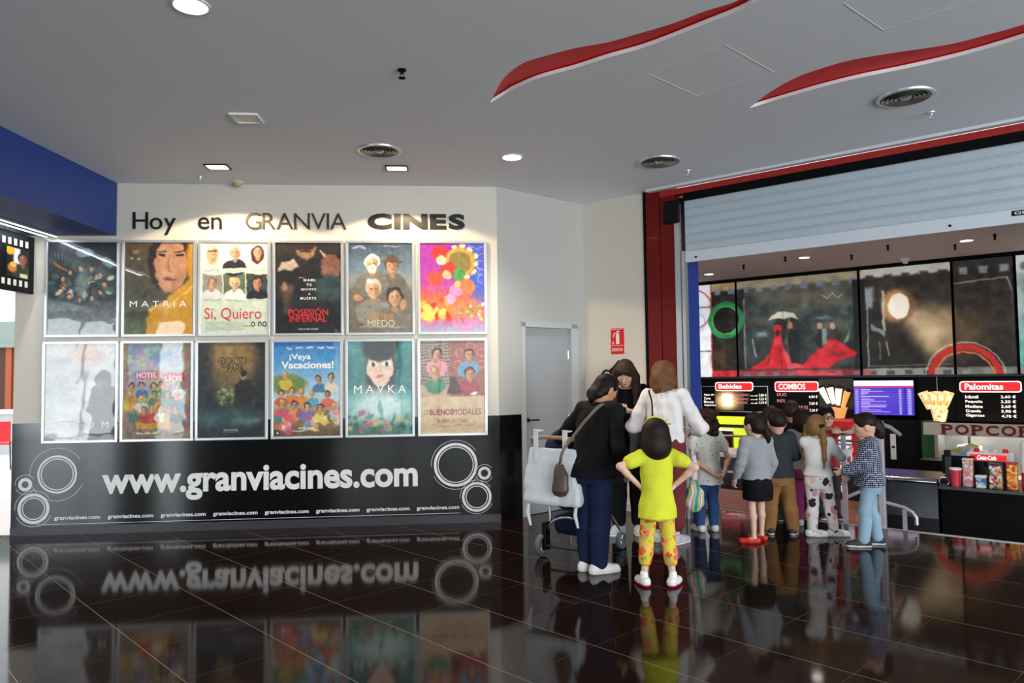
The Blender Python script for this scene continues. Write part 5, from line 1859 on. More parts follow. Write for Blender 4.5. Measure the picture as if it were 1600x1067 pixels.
def mesh_from(parts, name, m, parent):
    vs, fs, k = [], [], 0
    for V, Q in parts:
        vs.append(V)
        fs.append(Q + k)
        k += len(V)
    V, Q = np.concatenate(vs), np.concatenate(fs)
    me = bpy.data.meshes.new(name)
    me.vertices.add(len(V))
    me.vertices.foreach_set('co', V.ravel())
    me.loops.add(Q.size)
    me.loops.foreach_set('vertex_index', Q.ravel())
    me.polygons.add(len(Q))
    me.polygons.foreach_set('loop_start', np.arange(0, Q.size, 4))
    me.polygons.foreach_set('use_smooth', np.ones(len(Q), bool))
    me.update(calc_edges=True)
    me.validate()
    return new_obj(name, me, m, parent)


def rot(pitch, yaw, roll=0.0):
    return np.array(Matrix.Rotation(-yaw, 3, 'Z') @ Matrix.Rotation(-pitch, 3, 'X') @ Matrix.Rotation(roll, 3, 'Y'))


def smooth3(pts, n=6):
    pts = [np.array(q, float) for q in pts]
    P = [pts[0]] + pts + [pts[-1]]
    out = []
    for i in range(1, len(P) - 2):
        for k in range(n):
            t = k / n
            out.append(.5 * (2 * P[i] + (P[i + 1] - P[i - 1]) * t + (2 * P[i - 1] - 5 * P[i] + 4 * P[i + 1] - P[i + 2]) * t * t + (3 * P[i] - P[i - 1] - 3 * P[i + 1] + P[i + 2]) * t ** 3))
    return out + [pts[-1]]


SKIN = {k: mat('skin_' + k, c, .5, vary=.05, vscale=12, spec=.35) for k, c in (('fair', 'd3a48a'), ('light', 'dcb39c'), ('tan', 'b98462'))}
HAIRM = {}
for k, c in (('black', '120d0b'), ('dark', '21150f'), ('brown', '38241a'), ('light', '6b4a2c'), ('auburn', '2b1712'), ('blond', '87653c')):
    m_ = mat('hair_' + k, c, .5, vary=0, spec=.2)
    t = NT(m_)
    wv = t.n('ShaderNodeTexWave', bands_direction='X')
    wv.inputs['Scale'].default_value = 42
    wv.inputs['Distortion'].default_value = 7
    wv.inputs['Detail'].default_value = 2
    wv.inputs['Detail Scale'].default_value = .6
    t.l(t.coord(), wv.inputs['Vector'])
    cl = lin(c)
    t.l(t.mix(wv.outputs[1], tuple(v * .85 for v in cl), tuple(v * 1.22 for v in cl)), t.b.inputs['Base Color'])
    t.bump(wv.outputs[1], .3, .004)
    HAIRM[k] = m_
M_eyew = mat('eye_white', 'e4ddd4', .2, vary=0)
M_iris = mat('eye_iris', '2a1c14', .15, vary=0)
M_lips = mat('lips', 'a55d52', .4, vary=0)


def cloth(name, c, rough=.85, bump=.15):
    return mat(name, c, rough, vary=.08, vscale=9, bump=bump, bscale=140, spec=.2)


def hand(W, d, side, pal, s, curl, spread=.0):
    """palm, four fingers and thumb as one small field: W wrist, d pointing direction, side toward the thumb, pal palm facing"""
    W, d = np.array(W, float), np.array(d, float)
    d /= np.linalg.norm(d)
    pal = np.array(pal, float)
    pal -= d * (pal @ d)
    pal /= np.linalg.norm(pal) + 1e-9
    sd = np.cross(d, pal)
    if sd @ np.array(side) < 0:
        sd = -sd
    R = .13 * s
    f = Field(W - R - .03, W + R + .03 + np.maximum(0, d) * .06 * s - np.minimum(0, d) * 0, .0042 if s > .85 else .0038)
    f = Field(np.minimum(W, W + d * .19 * s) - .07 * s, np.maximum(W, W + d * .19 * s) + .07 * s, .0042 if s > .85 else .0036)
    f.cone(W - d * .03 * s, W + d * .015 * s, .024 * s, .022 * s, .01)
    for o in (-.022, -.008, .008, .022):
        f.cone(W + d * .02 * s + sd * o * .8 * s, W + d * .085 * s + sd * o * s, .0135 * s, .0115 * s, .012)
    for j, (o, L) in enumerate(((.029, .066), (.010, .074), (-.010, .069), (-.028, .054))):
        b = W + d * .084 * s + sd * o * s
        p = b
        a = 0
        for q in range(3):
            a += curl * (1.0, 1.15, .8)[q] * (1 + .08 * j)
            dd = d * cos(a) + pal * sin(a) + sd * (o * 3 * spread)
            e = p + dd / np.linalg.norm(dd) * L * s * (.45, .32, .23)[q]
            f.cone(p, e, (.0092, .0084, .0076)[q] * s, (.0084, .0076, .0066)[q] * s, .003)
            p = e
    t0 = W + d * .028 * s + sd * .024 * s
    t1 = t0 + (d * .6 + sd * .75 + pal * .3) * .036 * s
    t2 = t1 + (d * .85 + sd * .25 + pal * (.3 + curl * .5)) * .033 * s
    t3 = t2 + (d * .9 + sd * -.05 + pal * (.3 + curl * .6)) * .022 * s
    f.cone(t0, t1, .014 * s, .0105 * s, .008).cone(t1, t2, .0105 * s, .0092 * s, .003).cone(t2, t3, .0092 * s, .0075 * s, .003)
    return f.mesh()


AD = dict(hipw=.050, shw=.091, hip=.52, knee=.285, ank=.048, sho=.812, neck=.843, hc=.929, hs=.0695, girth=1.0)
KD = dict(hipw=.047, shw=.094, hip=.475, knee=.265, ank=.045, sho=.775, neck=.80, hc=.905, hs=.090, girth=.98)


class Person:
    def __init__(self, label, x, y, az, h, child=False, z=0, skin='fair', lean=(0, 0), pitch=0, hyaw=0, arms=None, feet=None, girth=1.0, curl=.35, palms=None, hdirs=None):
        self.h, self.child = h, child
        P = KD if child else AD
        self.P = P
        self.root = thing('person', label, 'person', (x, y, z), -radians(az))
        self.skin = SKIN[skin]
        self.g = P['girth'] * girth
        self.s = s = h / 1.7
        self.lean = np.array(lean, float)
        self.pitch, self.hyaw = pitch, hyaw
        self.arms = arms or {}
        ft = feet or {}
        J = {}
        for sg, nm in ((1, 'R'), (-1, 'L')):
            J['hip' + nm] = np.array([sg * P['hipw'] * h, 0, P['hip'] * h])
            fx, fy, ang = ft.get(nm, (sg * .055, 0, sg * 8))
            J['ank' + nm] = np.array([fx * h, fy * h, P['ank'] * h])
            J['ang' + nm] = radians(ang)
            kn = (J['hip' + nm] + J['ank' + nm]) / 2
            kn[2] = P['knee'] * h
            kn[1] += .014 * h
            J['knee' + nm] = kn
            J['sho' + nm] = self.up(np.array([sg * P['shw'] * h, -.005 * h, P['sho'] * h]))
            e, w = self.arms.get(nm, ((sg * .125, -.02, P['sho'] - .175), (sg * .125, .02, P['sho'] - .325)))
            J['elb' + nm] = np.array(e) * h
            J['wri' + nm] = np.array(w) * h
        J['neck'] = self.up(np.array([0, -.008 * h, P['neck'] * h]))
        J['head'] = self.up(np.array([0, .018 * h, P['hc'] * h])) + np.array([0, sin(pitch) * .04 * h, -(1 - cos(pitch)) * .05 * h])
        self.J = J
        self.HR = rot(pitch, hyaw)
        self.hs = P['hs'] * h
        self.curl, self.palms, self.hdirs = curl, palms or {}, hdirs or {}
        self.vox = .0105 if not child else .0095

    def up(self, p):
        k = np.clip((p[2] / self.h - self.P['hip']) / (self.P['hc'] - self.P['hip']), 0, 1.1)
        return p + np.array([self.lean[0], self.lean[1], -.5 * (self.lean @ self.lean) / (.4 * self.h) * k]) * k

    def hp(self, *q):
        return self.J['head'] + self.HR @ (np.array(q, float) * self.hs)

    def field(self, pts=None, m=.215, h=None):
        J = self.J
        P = np.array([v for k, v in J.items() if not k.startswith('ang')])
        lo, hi = P.min(0) - m, P.max(0) + m
        lo[2] = -.02
        hi[2] = J['head'][2] + self.hs * 1.45
        hm = self.hs * 1.5
        lo[:2] = np.minimum(lo[:2], J['head'][:2] - hm)
        hi[:2] = np.maximum(hi[:2], J['head'][:2] + hm)
        return Field(lo, hi, h or self.vox)

    def torso(self, f, e=0.0, hem=None, flare=0.0, k=.03, width=1.0, top=None):
        h, P, g = self.h, self.P, self.g * width
        zs = [(P['hip'] - .06, .085, .066), (P['hip'] + .01, .098, .074), (P['hip'] + .10, .082, .062), (P['sho'] - .10, .085, .064), (P['sho'] - .03, .088, .056), (P['sho'] + .012, .064, .043)]
        if self.child:
            zs = [(P['hip'] - .06, .083, .064), (P['hip'] + .01, .088, .068), (P['hip'] + .10, .082, .064), (P['sho'] - .10, .086, .064), (P['sho'] - .03, .09, .056), (P['sho'] + .012, .066, .042)]
        secs = []
        for zz, rx, ry in zs:
            c = self.up(np.array([0, 0, zz * h]))
            secs.append((c[2], c[0], c[1], rx * h * g + e, ry * h * g + e))
        if hem is not None:
            c = self.up(np.array([0, 0, max(hem, self.P['hip']) * h]))
            w0, z0 = (P['hip'] + .10) * h, hem * h
            secs = [(q[0], q[1], q[2], q[3] + flare * max(0, min(1, (w0 - q[0]) / (w0 - z0))), q[4] + flare * max(0, min(1, (w0 - q[0]) / (w0 - z0)))) for q in secs if q[0] > hem * h + .03]
            if secs[0][0] > P['hip'] * h + .02:
                base = (hem * h, c[0], c[1], secs[0][3] + flare, secs[0][4] + flare)
            else:
                base = (hem * h, c[0], c[1], zs[1][1] * h * g + e + flare, zs[1][2] * h * g + e + flare)
            secs = [base] + secs
        f.loft(secs, k)
        f.cone(self.J['shoL'], self.J['shoR'], .036 * h + e * .7, .036 * h + e * .7, .03)
        return f

    def arm(self, f, nm, e=0.0, upto=2.0, r=(.029, .024, .0185, .0145), k=.018, puff=0.0):
        J, h = self.J, self.h
        gg = .92 if not self.child else .95
        a, b, c = J['sho' + nm], J['elb' + nm], J['wri' + nm]
        r = [q * h * gg + e for q in r]
        m1 = a + (b - a) * .5
        if upto <= 1:
            t = a + (b - a) * upto
            f.chain([a, a + (t - a) * .6, t], [r[0] * 1.05, r[0] + puff, r[1] + e * .3 + puff], k)
        else:
            f.chain([a, m1, b], [r[0] * 1.08, r[0] * .95 + puff * .6, r[1] + puff], k)
            t = b + (c - b) * min(1, upto - 1)
            f.chain([b, b + (t - b) * .35, t], [r[1] + puff, r[1] * .98 + puff, (r[1] + (r[2] - r[1]) * min(1, upto - 1)) + puff * .3], k)
        return f

    def leg(self, f, nm, e=0.0, r=None, upto=2.0, k=.02):
        J, h = self.J, self.h
        a, b, c = J['hip' + nm], J['knee' + nm], J['ank' + nm]
        r = r or ((.050, .033, .021) if not self.child else (.046, .032, .022))
        r = [q * h * self.g + e for q in r]
        f.cone(a, b, r[0], r[1], k)
        t = b + (c - b) * min(1, upto - 1)
        calf = b + (c - b) * .3 + np.array([0, -.008 * h, 0])
        rc = (r[1] * .98 + r[2] * .02)
        if upto >= 1.5:
            f.chain([b, calf, t], [r[1], rc, r[2] + (r[1] - r[2]) * (2 - upto)], k)
        else:
            f.cone(b, t, r[1], r[1], k)
        return f

    def body(self):
        J, h, hs = self.J, self.h, self.hs
        f = self.field()
        self.torso(f, -.004)
        f.cone(J['neck'] - np.array([0, 0, .02 * h]), self.hp(0, -.25, -.55), .034 * h * (.9 if self.child else 1), .03 * h, .02)
        for nm in 'LR':
            self.arm(f, nm, -.003)
            self.leg(f, nm, -.004)
            a = J['ank' + nm]
            d = np.array([sin(J['ang' + nm]), cos(J['ang' + nm]), 0])
            f.cone(a + [0, 0, -.012 * h], a + d * .07 * h + [0, 0, -.028 * h], .02 * h, .013 * h, .02)
        parts = [f.below(self.hp(0, 0, -.6)[2]).mesh()] if False else None
        # head on a finer grid, overlapping inside the neck
        R = self.HR
        c = J['head']
        hd = Field(c - 1.35 * hs, c + 1.35 * hs, hs / 24)
        E = lambda q, r, k=.2: hd.ell(self.hp(*q), np.array(r) * hs, k * hs, R)
        E((0, -.1, .22), (.70, .86, .78), .1)
        E((0, .22, -.32), (.53, .56, .64), .25)
        E((0, .5, -.78), (.22, .2, .18), .25)
        for sg in (-1, 1):
            E((sg * .3, .56, -.2), (.2, .18, .2), .2)
            E((sg * .70, -.05, -.08), (.07, .17, .25), .05)
            hd.cut_ell(self.hp(sg * .27, .86, .04), np.array((.17, .12, .11)) * hs, 0, R)
            E((sg * .27, .69, .03), (.13, .12, .09), .03)
            E((sg * .27, .735, .115), (.15, .085, .055), .02)
        hd.chain([self.hp(0, .76, .08), self.hp(0, .92, -.2), self.hp(0, .86, -.27)], [.06 * hs, .10 * hs, .1 * hs], .06 * hs)
        E((0, .74, -.5), (.2, .09, .06), .05)
        E((0, .72, -.57), (.16, .09, .06), .04)
        hd.cone(self.hp(0, -.2, -.4), J['neck'] + (J['neck'] - self.hp(0, -.2, -.4)) * .0, .5 * hs * .95, .034 * h * (.85 if self.child else 1), .08)
        parts = [f.mesh(), hd.mesh()]
        for nm, sg in (('L', -1), ('R', 1)):
            w, e = J['wri' + nm], J['elb' + nm]
            d = np.array(self.hdirs[nm], float) if nm in self.hdirs else (w - e)
            pal = self.palms.get(nm, (-sg, 0.2, 0))
            side = np.array([0, 1, 0.4]) if abs(d[2]) > abs(d[1]) * .6 else np.array([-sg, 0, .6])
            parts.append(hand(w, d, side, pal, (h / 1.7) ** .9 * (.95 if not self.child else .98), self.curl))
        self.body_obj = mesh_from(parts, 'body', self.skin, self.root)
        for sg in (-1, 1):
            p = self.hp(sg * .27, .70, .03)
            mb = MB()
            self.sphere(mb, p, .100 * hs)
            eo = mb.build('eye', M_eyew, self.body_obj, smooth=True)
            mb = MB()
            self.sphere(mb, self.hp(sg * .27, .768, .0), .050 * hs)
            mb.build('iris', M_iris, self.body_obj, smooth=True)
        mb = MB()
        mb.tube([self.hp(-.17, .80, -.535), self.hp(-.07, .835, -.525), self.hp(.07, .835, -.525), self.hp(.17, .80, -.535)], [.02 * hs, .045 * hs, .045 * hs, .02 * hs], 8)
        mb.build('lips', M_lips, self.body_obj, smooth=True)
        return self

    @staticmethod
    def sphere(mb, c, r):
        prof = [(r * sin(a), -r * cos(a)) for a in np.linspace(0, pi, 9)]
        mb.lathe(prof, tuple(c), 14)

    def brows(self, m):
        for sg in (-1, 1):
            MB().tube([self.hp(sg * .12, .80, .265), self.hp(sg * .28, .78, .30), self.hp(sg * .44, .69, .24)], [.022 * self.hs, .028 * self.hs, .015 * self.hs], 6).build('eyebrow', m, self.root, smooth=True)
        return self

    def top(self, name, m, e=.014, hem=.46, flare=.01, sleeve=2.0, puff=0.0, neck=.0, wr=.003, width=1.0, seed=0, hem_amp=0.0, back_slit=False, sl_e=None):
        f = self.field()
        self.torso(f, e, hem, flare, .035, width)
        for nm in 'LR':
            if sleeve:
                self.arm(f, nm, e * .8 if sl_e is None else sl_e, sleeve, puff=puff)
        c = self.up(np.array([0, .01 * self.h, (self.P['neck'] + .012 + neck) * self.h]))
        f.wrinkle(wr, seed)
        f.cut_ell(c, (.052 * self.h, .05 * self.h, .034 * self.h))
        f.above(hem * self.h, hem_amp)
        for nm in 'LR':
            if sleeve >= 1.9 and False:
                pass
        return mesh_from([f.mesh()], name, m, self.root)

    def trousers(self, name, m, r=None, e=.010, upto=1.95, waist=None, wr=.002, seed=1, bum=1.0):
        f = self.field()
        J, h = self.J, self.h
        wz = (waist or self.P['hip'] + .06)
        P = self.P
        secs = [((P['hip'] - .078) * h, 0, -.004 * h, .080 * h * self.g + e, .064 * h * self.g + e), ((P['hip'] + .01) * h, 0, -.004 * h, (.098 if not self.child else .088) * h * self.g + e, .075 * h * self.g + e),
                ((wz + .01) * h, *self.up(np.array([0, 0, wz * h]))[:2], .086 * h * self.g + e, .066 * h * self.g + e)]
        f.loft(secs, .03)
        for nm in 'LR':
            self.leg(f, nm, e, r, upto, .012)
            f.ell(J['hip' + nm] + np.array([0, -.03 * h * bum, -.025 * h]), (.05 * h * bum, .05 * h * bum, .055 * h), .03)
        f.below(wz * h)
        f.wrinkle(wr, seed, 30, 10)
        return mesh_from([f.mesh()], name, m, self.root)

    def skirt(self, name, m, top, bot, rt, rb, wr=.003):
        f = self.field()
        h = self.h
        f.loft([(bot * h, 0, 0, rb[0] * h, rb[1] * h), ((bot + top) / 2 * h, 0, -.008 * h, (rt[0] + rb[0]) / 2 * h + .012, (rt[1] + rb[1]) / 2 * h + .012), (top * h, 0, 0, rt[0] * h, rt[1] * h)], .0)
        f.wrinkle(wr, 4)
        return mesh_from([f.mesh()], name, m, self.root)

    def shoes(self, m, msole, size=1.0, high=.0, sole_h=.018, stripe=None, low=False, tongue=None):
        J, h = self.J, self.h
        for nm in 'LR':
            a = J['ank' + nm]
            d = np.array([sin(J['ang' + nm]), cos(J['ang' + nm]), 0])
            sd = np.array([d[1], -d[0], 0])
            L = .152 * h * size
            heel = np.array([a[0], a[1], 0]) - d * L * .27
            lo, hi = np.minimum(heel, heel + d * L * 1.2) - .07, np.maximum(heel, heel + d * L * 1.2) + .07
            lo[2], hi[2] = -.01, a[2] + .10
            f = Field(lo, hi, .0055)
            w = .030 * h * size
            zz = lambda q: np.array([0, 0, q])
            f.cone(heel + d * .02 + zz(.028), heel + d * L * .5 + zz(.028), w * .9, w * .98, .02).cone(heel + d * L * .5 + zz(.026), heel + d * L * .86 + zz(.022), w * .98, w * .88, .02)
            if not low:
                f.chain([heel + d * L * .12 + zz(.045), np.array([a[0], a[1], 0]) + zz(a[2] * .9 + .012 + high)], [w * .9, .027 * h * (1 if not self.child else .95)], .02)
                f.cone(np.array([a[0], a[1], 0]) + zz(a[2] * .85), heel + d * L * .68 + zz(.03), w * .75, w * .7, .02)
                f.below(a[2] * .9 + .018 + high)
            else:
                f.below(.042)
                f.cut_ell(heel + d * L * .36 + zz(.05), (w * .9, w * .9, .026))
            base = Field(lo, hi, .0055)
            base.F = f.F - .003
            base.F = np.maximum(base.F, (base.ax[2] - sole_h)[None, None, :])
            base.F = np.maximum(base.F, (.0005 - base.ax[2])[None, None, :])
            f.above(sole_h * .8)
            so = mesh_from([f.mesh()], 'shoe', m, self.root)
            mesh_from([base.mesh()], 'sole', msole, so)
            if stripe:
                for sgn in (-1, 1):
                    mb = MB()
                    for q in (.42, .50, .58):
                        p0 = heel + d * L * (q + .06) + sd * sgn * (w * .98) + zz(sole_h + .004)
                        p1 = heel + d * L * (q - .03) + sd * sgn * (w * .76) + zz(.056)
                        mb.tube([p0, (p0 + p1) / 2 + sd * sgn * .005, p1], .0045, 6)
                    mb.build('stripe', stripe, so)
            if tongue:
                MB().tube([heel + d * .006 + zz(.045), heel + d * .004 + zz(a[2] * .9 + .014)], .011, 8).build('heel_tab', tongue, so, smooth=True)
        return self

    def socks(self, m, z):
        J, h = self.J, self.h
        for nm in 'LR':
            f = self.field()
            a = J['ank' + nm]
            f.cone(a + [0, 0, -.01], a + [0, 0, z], .024 * h, .025 * h, 0)
            mesh_from([f.mesh()], 'sock', m, self.root)

    def hair(self, m, prims, cap=True, face=(0, .95, -.36, .60, .62, .82), res=None, fringe=False, wr=.0, tight=1.0):
        hs = self.hs
        f = Field(*self.hair_box(prims), res or (.0075 if self.child else .008))
        if cap:
            f.ell(self.hp(0, -.12, .24), np.array((.79, .95, .88)) * hs * tight, .02, self.HR)
        for p in prims:
            if p[0] == 'e':
                f.ell(self.hp(*p[1]), np.array(p[2]) * hs, .02, self.HR)
            elif p[0] == 'c':
                pts = [q if isinstance(q, np.ndarray) else self.hp(*q) for q in p[1]]
                f.chain(pts, [r * hs for r in p[2]], .02)
        if wr:
            f.wrinkle(wr, 2, 40, 45)
        f.cut_ell(self.hp(*face[:3]), np.array(face[3:]) * hs, 0, self.HR)
        if fringe:
            f.ell(self.hp(0, .42, .52), np.array((.56, .40, .30)) * hs, .015, self.HR)
        return mesh_from([f.mesh()], 'hair', m, self.root)

    def hair_box(self, prims):
        P = [self.hp(0, 0, 0)]
        for p in prims:
            if p[0] == 'e':
                r = max(p[2])
                P += [self.hp(p[1][0] - r, p[1][1] - r, p[1][2] - r), self.hp(p[1][0] + r, p[1][1] + r, p[1][2] + r)]
            else:
                P += [q if isinstance(q, np.ndarray) else self.hp(*q) for q in p[1]]
        P = np.array(P)
        m = 1.5 * self.hs
        k = .06 + max([max(q[2]) for q in prims if q[0] == 'c'] + [0]) * self.hs
        c = self.J['head']
        return np.minimum(P.min(0) - k, c - m), np.maximum(P.max(0) + k, c + m)


# patterned cloths
def voro_cloth(name, stops, scale, rnd=1.0, base_noise=False):
    m_ = cloth(name, 'ffffff')
    t = NT(m_)
    vo = t.n('ShaderNodeTexVoronoi')
    vo.inputs['Scale'].default_value = scale
    nz = t.n('ShaderNodeTexNoise')
    nz.inputs['Scale'].default_value = scale * .8
    t.l(t.coord(), nz.inputs['Vector'])
    ad = t.n('ShaderNodeVectorMath', operation='MULTIPLY_ADD')
    t.l(nz.outputs['Color'], ad.inputs[0])
    ad.inputs[1].default_value = (.05, .05, .05)
    t.l(t.coord(), ad.inputs[2])
    t.l(ad.outputs[0], vo.inputs['Vector'])
    sp = t.n('ShaderNodeSeparateColor')
    t.l(vo.outputs['Color'], sp.inputs[0])
    t.l(t.ramp(sp.outputs[0], [(p, lin(c)) for p, c in stops], True), t.b.inputs['Base Color'])
    return m_


def spots_cloth(name, base, spots, scale, size):
    m_ = cloth(name, base)
    t = NT(m_)
    vo = t.n('ShaderNodeTexVoronoi')
    vo.inputs['Scale'].default_value = scale
    t.l(t.coord(), vo.inputs['Vector'])
    sp = t.n('ShaderNodeSeparateColor')
    t.l(vo.outputs['Color'], sp.inputs[0])
    colr = t.ramp(sp.outputs[0], [(k / len(spots), lin(c)) for k, c in enumerate(spots)], True)
    near = t.math('LESS_THAN', vo.outputs['Distance'], t.math('MULTIPLY_ADD', sp.outputs[1], size, size * .4))
    t.l(t.mix(near, lin(base), colr), t.b.inputs['Base Color'])
    return m_


M_leg_floral = spots_cloth('yellow_floral_leggings', 'd6c83a', ['e0604c', 'e88a70', 'a8b84a', 'dc5040', 'e8b070', 'e8705c'], 24, .52)
M_blouse_floral = spots_cloth('white_floral_blouse', 'd9d6cf', ['3c4a66', 'a08058', '7a8a86', 'c0a0a0', '58606c'], 34, .2)
M_leg_print = spots_cloth('white_printed_leggings', 'e2dad9', ['d88a96', '2c2a2c', 'e0b0a8', 'c890a8', 'e8c8c0', 'e2dad9'], 15, .5)


def gingham():
    m_ = cloth('navy_gingham', '2c3a5c')
    t = NT(m_)
    sx_ = t.n('ShaderNodeSeparateXYZ')
    t.l(t.coord(), sx_.inputs[0])
    fs_ = []
    for ax_ in (0, 2, 1):
        f = t.math('FRACT', t.math('MULTIPLY', sx_.outputs[ax_], 1 / .017))
        fs_.append(t.math('LESS_THAN', f, .40))
    s_ = t.math('MULTIPLY', t.math('MAXIMUM', fs_[0], fs_[2]), fs_[1])
    t.l(t.mix(s_, lin('28324e'), lin('c8ccd6')), t.b.inputs['Base Color'])
    return m_


M_gingham = gingham()
M_jeans = cloth('dark_blue_denim', '15223f')
M_jeans2 = cloth('blue_denim', '33507c')
M_jeans3 = cloth('pale_blue_denim', '8ea9bd')
M_blk = cloth('black_cloth', '0e0e11')
M_white_c = cloth('white_cotton', 'ece5e2')
M_white_k = cloth('white_knit', 'e6e6e6')
M_burg = cloth('burgundy_cloth', '6e2f33')
M_yel = cloth('yellow_cotton', 'd6d83a')
M_greyk = cloth('grey_knit', '9c9ca0', bump=.4)
M_char = cloth('charcoal_cotton', '33373b')
M_tan = cloth('tan_cotton', '8a6239')
M_mag = cloth('magenta_cotton', '8a3060')
M_coral = cloth('coral_cotton', 'b2433c')
M_navy = cloth('navy_cotton', '1c2038')
M_shoew = mat('white_shoe_leather', 'e2e0dc', .5, vary=.04)
M_sole = mat('white_rubber', 'dcd8d0', .6, vary=.03)
M_solered = mat('pink_red_rubber', 'b02040', .6, vary=.03)
M_shoedk = mat('dark_shoe_cloth', '22262e', .6, vary=.05)
M_shoegr = mat('pale_grey_shoe', 'b4b6ba', .6, vary=.05)
M_shoered = mat('red_shoe', 'd8302c', .45, vary=.03)
M_strred = mat('red_stripe', 'a8202c', .5, vary=0)
M_pinktab = mat('pink_tab', 'd04468', .5, vary=0)

W_ = lambda p: np.array(p, float)
for _n in ('pt',):
    pass

# --- woman in black with the stroller
p = Person('woman in black top and dark jeans seen from behind beside the stroller', .62, 5.98, 38, 1.58, skin='tan', lean=(.03, .15), pitch=.42, hyaw=.40,
           arms={'L': ((-.205, .03, .655), (-.155, .165, .625)), 'R': ((.165, -.01, .625), (.155, .09, .495))}, feet={'R': (.05, -.02, 30), 'L': (-.035, .0, 10)}, girth=1.10,
           palms={'L': (0, 0, -1), 'R': (-1, .2, 0)}, curl=.7)
p.body().brows(HAIRM['black'])
p.top('top', M_blk, e=.024, hem=.475, flare=.018, sleeve=1.92, wr=.004, width=1.06)
p.trousers('jeans', M_jeans, e=.014, upto=1.97, r=(.058, .040, .029))
p.shoes(M_shoew, M_sole)
p.hair(HAIRM['black'], [('e', (0, -.36, -.22), (.80, .72, .74)), ('c', [(-.3, -.5, -.3), (-.25, -.72, -.75), (0, -.82, -1.12)], [.55, .52, .36]), ('c', [(.25, -.5, -.3), (.2, -.7, -.7), (.05, -.8, -1.05)], [.52, .46, .3])], face=(0, 1.0, -.46, .74, .84, .84))
LADY = p

# --- long-haired woman looking at her phone
p = Person('long-haired woman in dark clothes looking down at her phone', 1.14, 7.42, 193, 1.72, skin='light', lean=(0, .12), pitch=.60, hyaw=.1,
           arms={'L': ((-.135, .06, .66), (-.035, .185, .70)), 'R': ((.135, .06, .645), (.055, .19, .675))}, feet={'L': (-.05, 0, -8), 'R': (.06, .03, 20)}, palms={'L': (.3, -.3, 1), 'R': (-.3, -.3, 1)}, curl=.55)
p.body().brows(HAIRM['brown'])
p.top('top', M_blk, e=.018, hem=.47, flare=.012, sleeve=1.85, wr=.003)
p.trousers('trousers', M_blk, e=.012, upto=1.9, r=(.056, .040, .032))
p.shoes(M_shoegr, M_sole, high=.02)
hp = p.hp
hl = []
for sg in (-1, 1):
    b0, b1 = hp(sg * .62, .05, .35), hp(sg * .82, .12, -.3)
    hl.append(('c', [b0, b1, b1 + W_((sg * .012, .035, -.14)), b1 + W_((sg * .004, .05, -.33))], [.32, .34, .34, .18]))
b1 = hp(0, -.7, -.2)
hl.append(('c', [hp(0, -.5, .2), b1, b1 + W_((0, -.06, -.20)), b1 + W_((0, -.05, -.38))], [.6, .62, .5, .3]))
p.hair(HAIRM['brown'], hl, face=(0, .98, -.34, .56, .62, .74), fringe=True)
PHONE = p

# --- woman in the white blouse
p = Person('woman in white blouse and burgundy trousers seen from behind', 1.41, 6.92, 22, 1.67, skin='light', lean=(0, .03), pitch=.18, hyaw=.35,
           arms={'L': ((-.185, .03, .64), (-.09, .15, .665)), 'R': ((.190, .02, .635), (.12, .15, .60))}, feet={'L': (-.065, .05, 0), 'R': (.05, -.01, 25)}, girth=1.0, curl=.6)
p.body().brows(HAIRM['light'])
p.top('blouse', M_white_c, e=.020, hem=.53, flare=.016, sleeve=1.55, puff=.016, wr=.006, width=1.06, neck=-.006)
p.trousers('trousers', M_burg, e=.016, upto=1.72, r=(.054, .044, .038), wr=.003)
p.shoes(M_shoegr, M_sole)
p.hair(HAIRM['light'], [('c', [(0, -.40, .2), (0, -.60, -.45), (0, -.66, -1.15)], [.92, .82, .66]), ('c', [(-.5, -.2, .1), (-.76, -.25, -.6), (-.72, -.4, -1.3)], [.5, .44, .24]), ('c', [(.5, -.2, .1), (.76, -.25, -.6), (.72, -.4, -1.3)], [.5, .44, .24])], wr=.005)
MB().tube([p.up(W_((.0, -.068, .845)) * p.h) - W_((0, .0, 0)), p.up(W_((0, -.082, .80)) * p.h)], [.002, .005], 8).build('back_opening', p.skin, p.root)
WHITE = p

# --- girl in yellow
p = Person('girl in yellow t-shirt and floral leggings with hands on hips', 1.06, 5.55, 2, 1.22, child=True, skin='light', pitch=.05, hyaw=.0,
           arms={'L': ((-.228, -.05, .722), (-.112, .005, .605)), 'R': ((.222, -.06, .715), (.105, -.01, .60))}, feet={'L': (-.088, 0, -14), 'R': (.082, -.015, 30)},
           hdirs={'L': (.55, .35, -.75), 'R': (-.55, -.1, -.75)}, palms={'L': (.8, .3, .3), 'R': (-.8, .3, .3)}, curl=.3)
p.body().brows(HAIRM['dark'])
p.top('t_shirt', M_yel, e=.016, hem=.405, flare=.022, sleeve=.52, wr=.004, puff=.006)
p.trousers('leggings', M_leg_floral, e=.008, upto=1.52, r=(.046, .038, .030), wr=.001, bum=.72)
p.shoes(M_shoew, M_solered, tongue=M_pinktab)
p.socks(M_white_k, .035)
hb = p.hp(0, -.1, -1.05)[2]
p.hair(HAIRM['dark'], [('c', [(0, -.2, .2), (0, -.25, -.5), (0, -.28, -.82)], [.93, 1.0, 1.02])], face=(0, .98, -.3, .62, .72, 1.1))
bow = MB()
for a in (0, 2.1, 4.2, 1.0, 3.1, 5.2):
    c_ = p.hp(.62, -.25, .72)
    bow.add([c_, c_ + W_((.035 * cos(a) - .01 * sin(a), -.012, .035 * sin(a) + .01 * cos(a))), c_ + W_((.048 * cos(a), -.004, .048 * sin(a))), c_ + W_((.035 * cos(a) + .01 * sin(a), .012, .035 * sin(a) - .01 * cos(a)))], [(0, 1, 2, 3), (0, 1, 2), (0, 2, 3)])
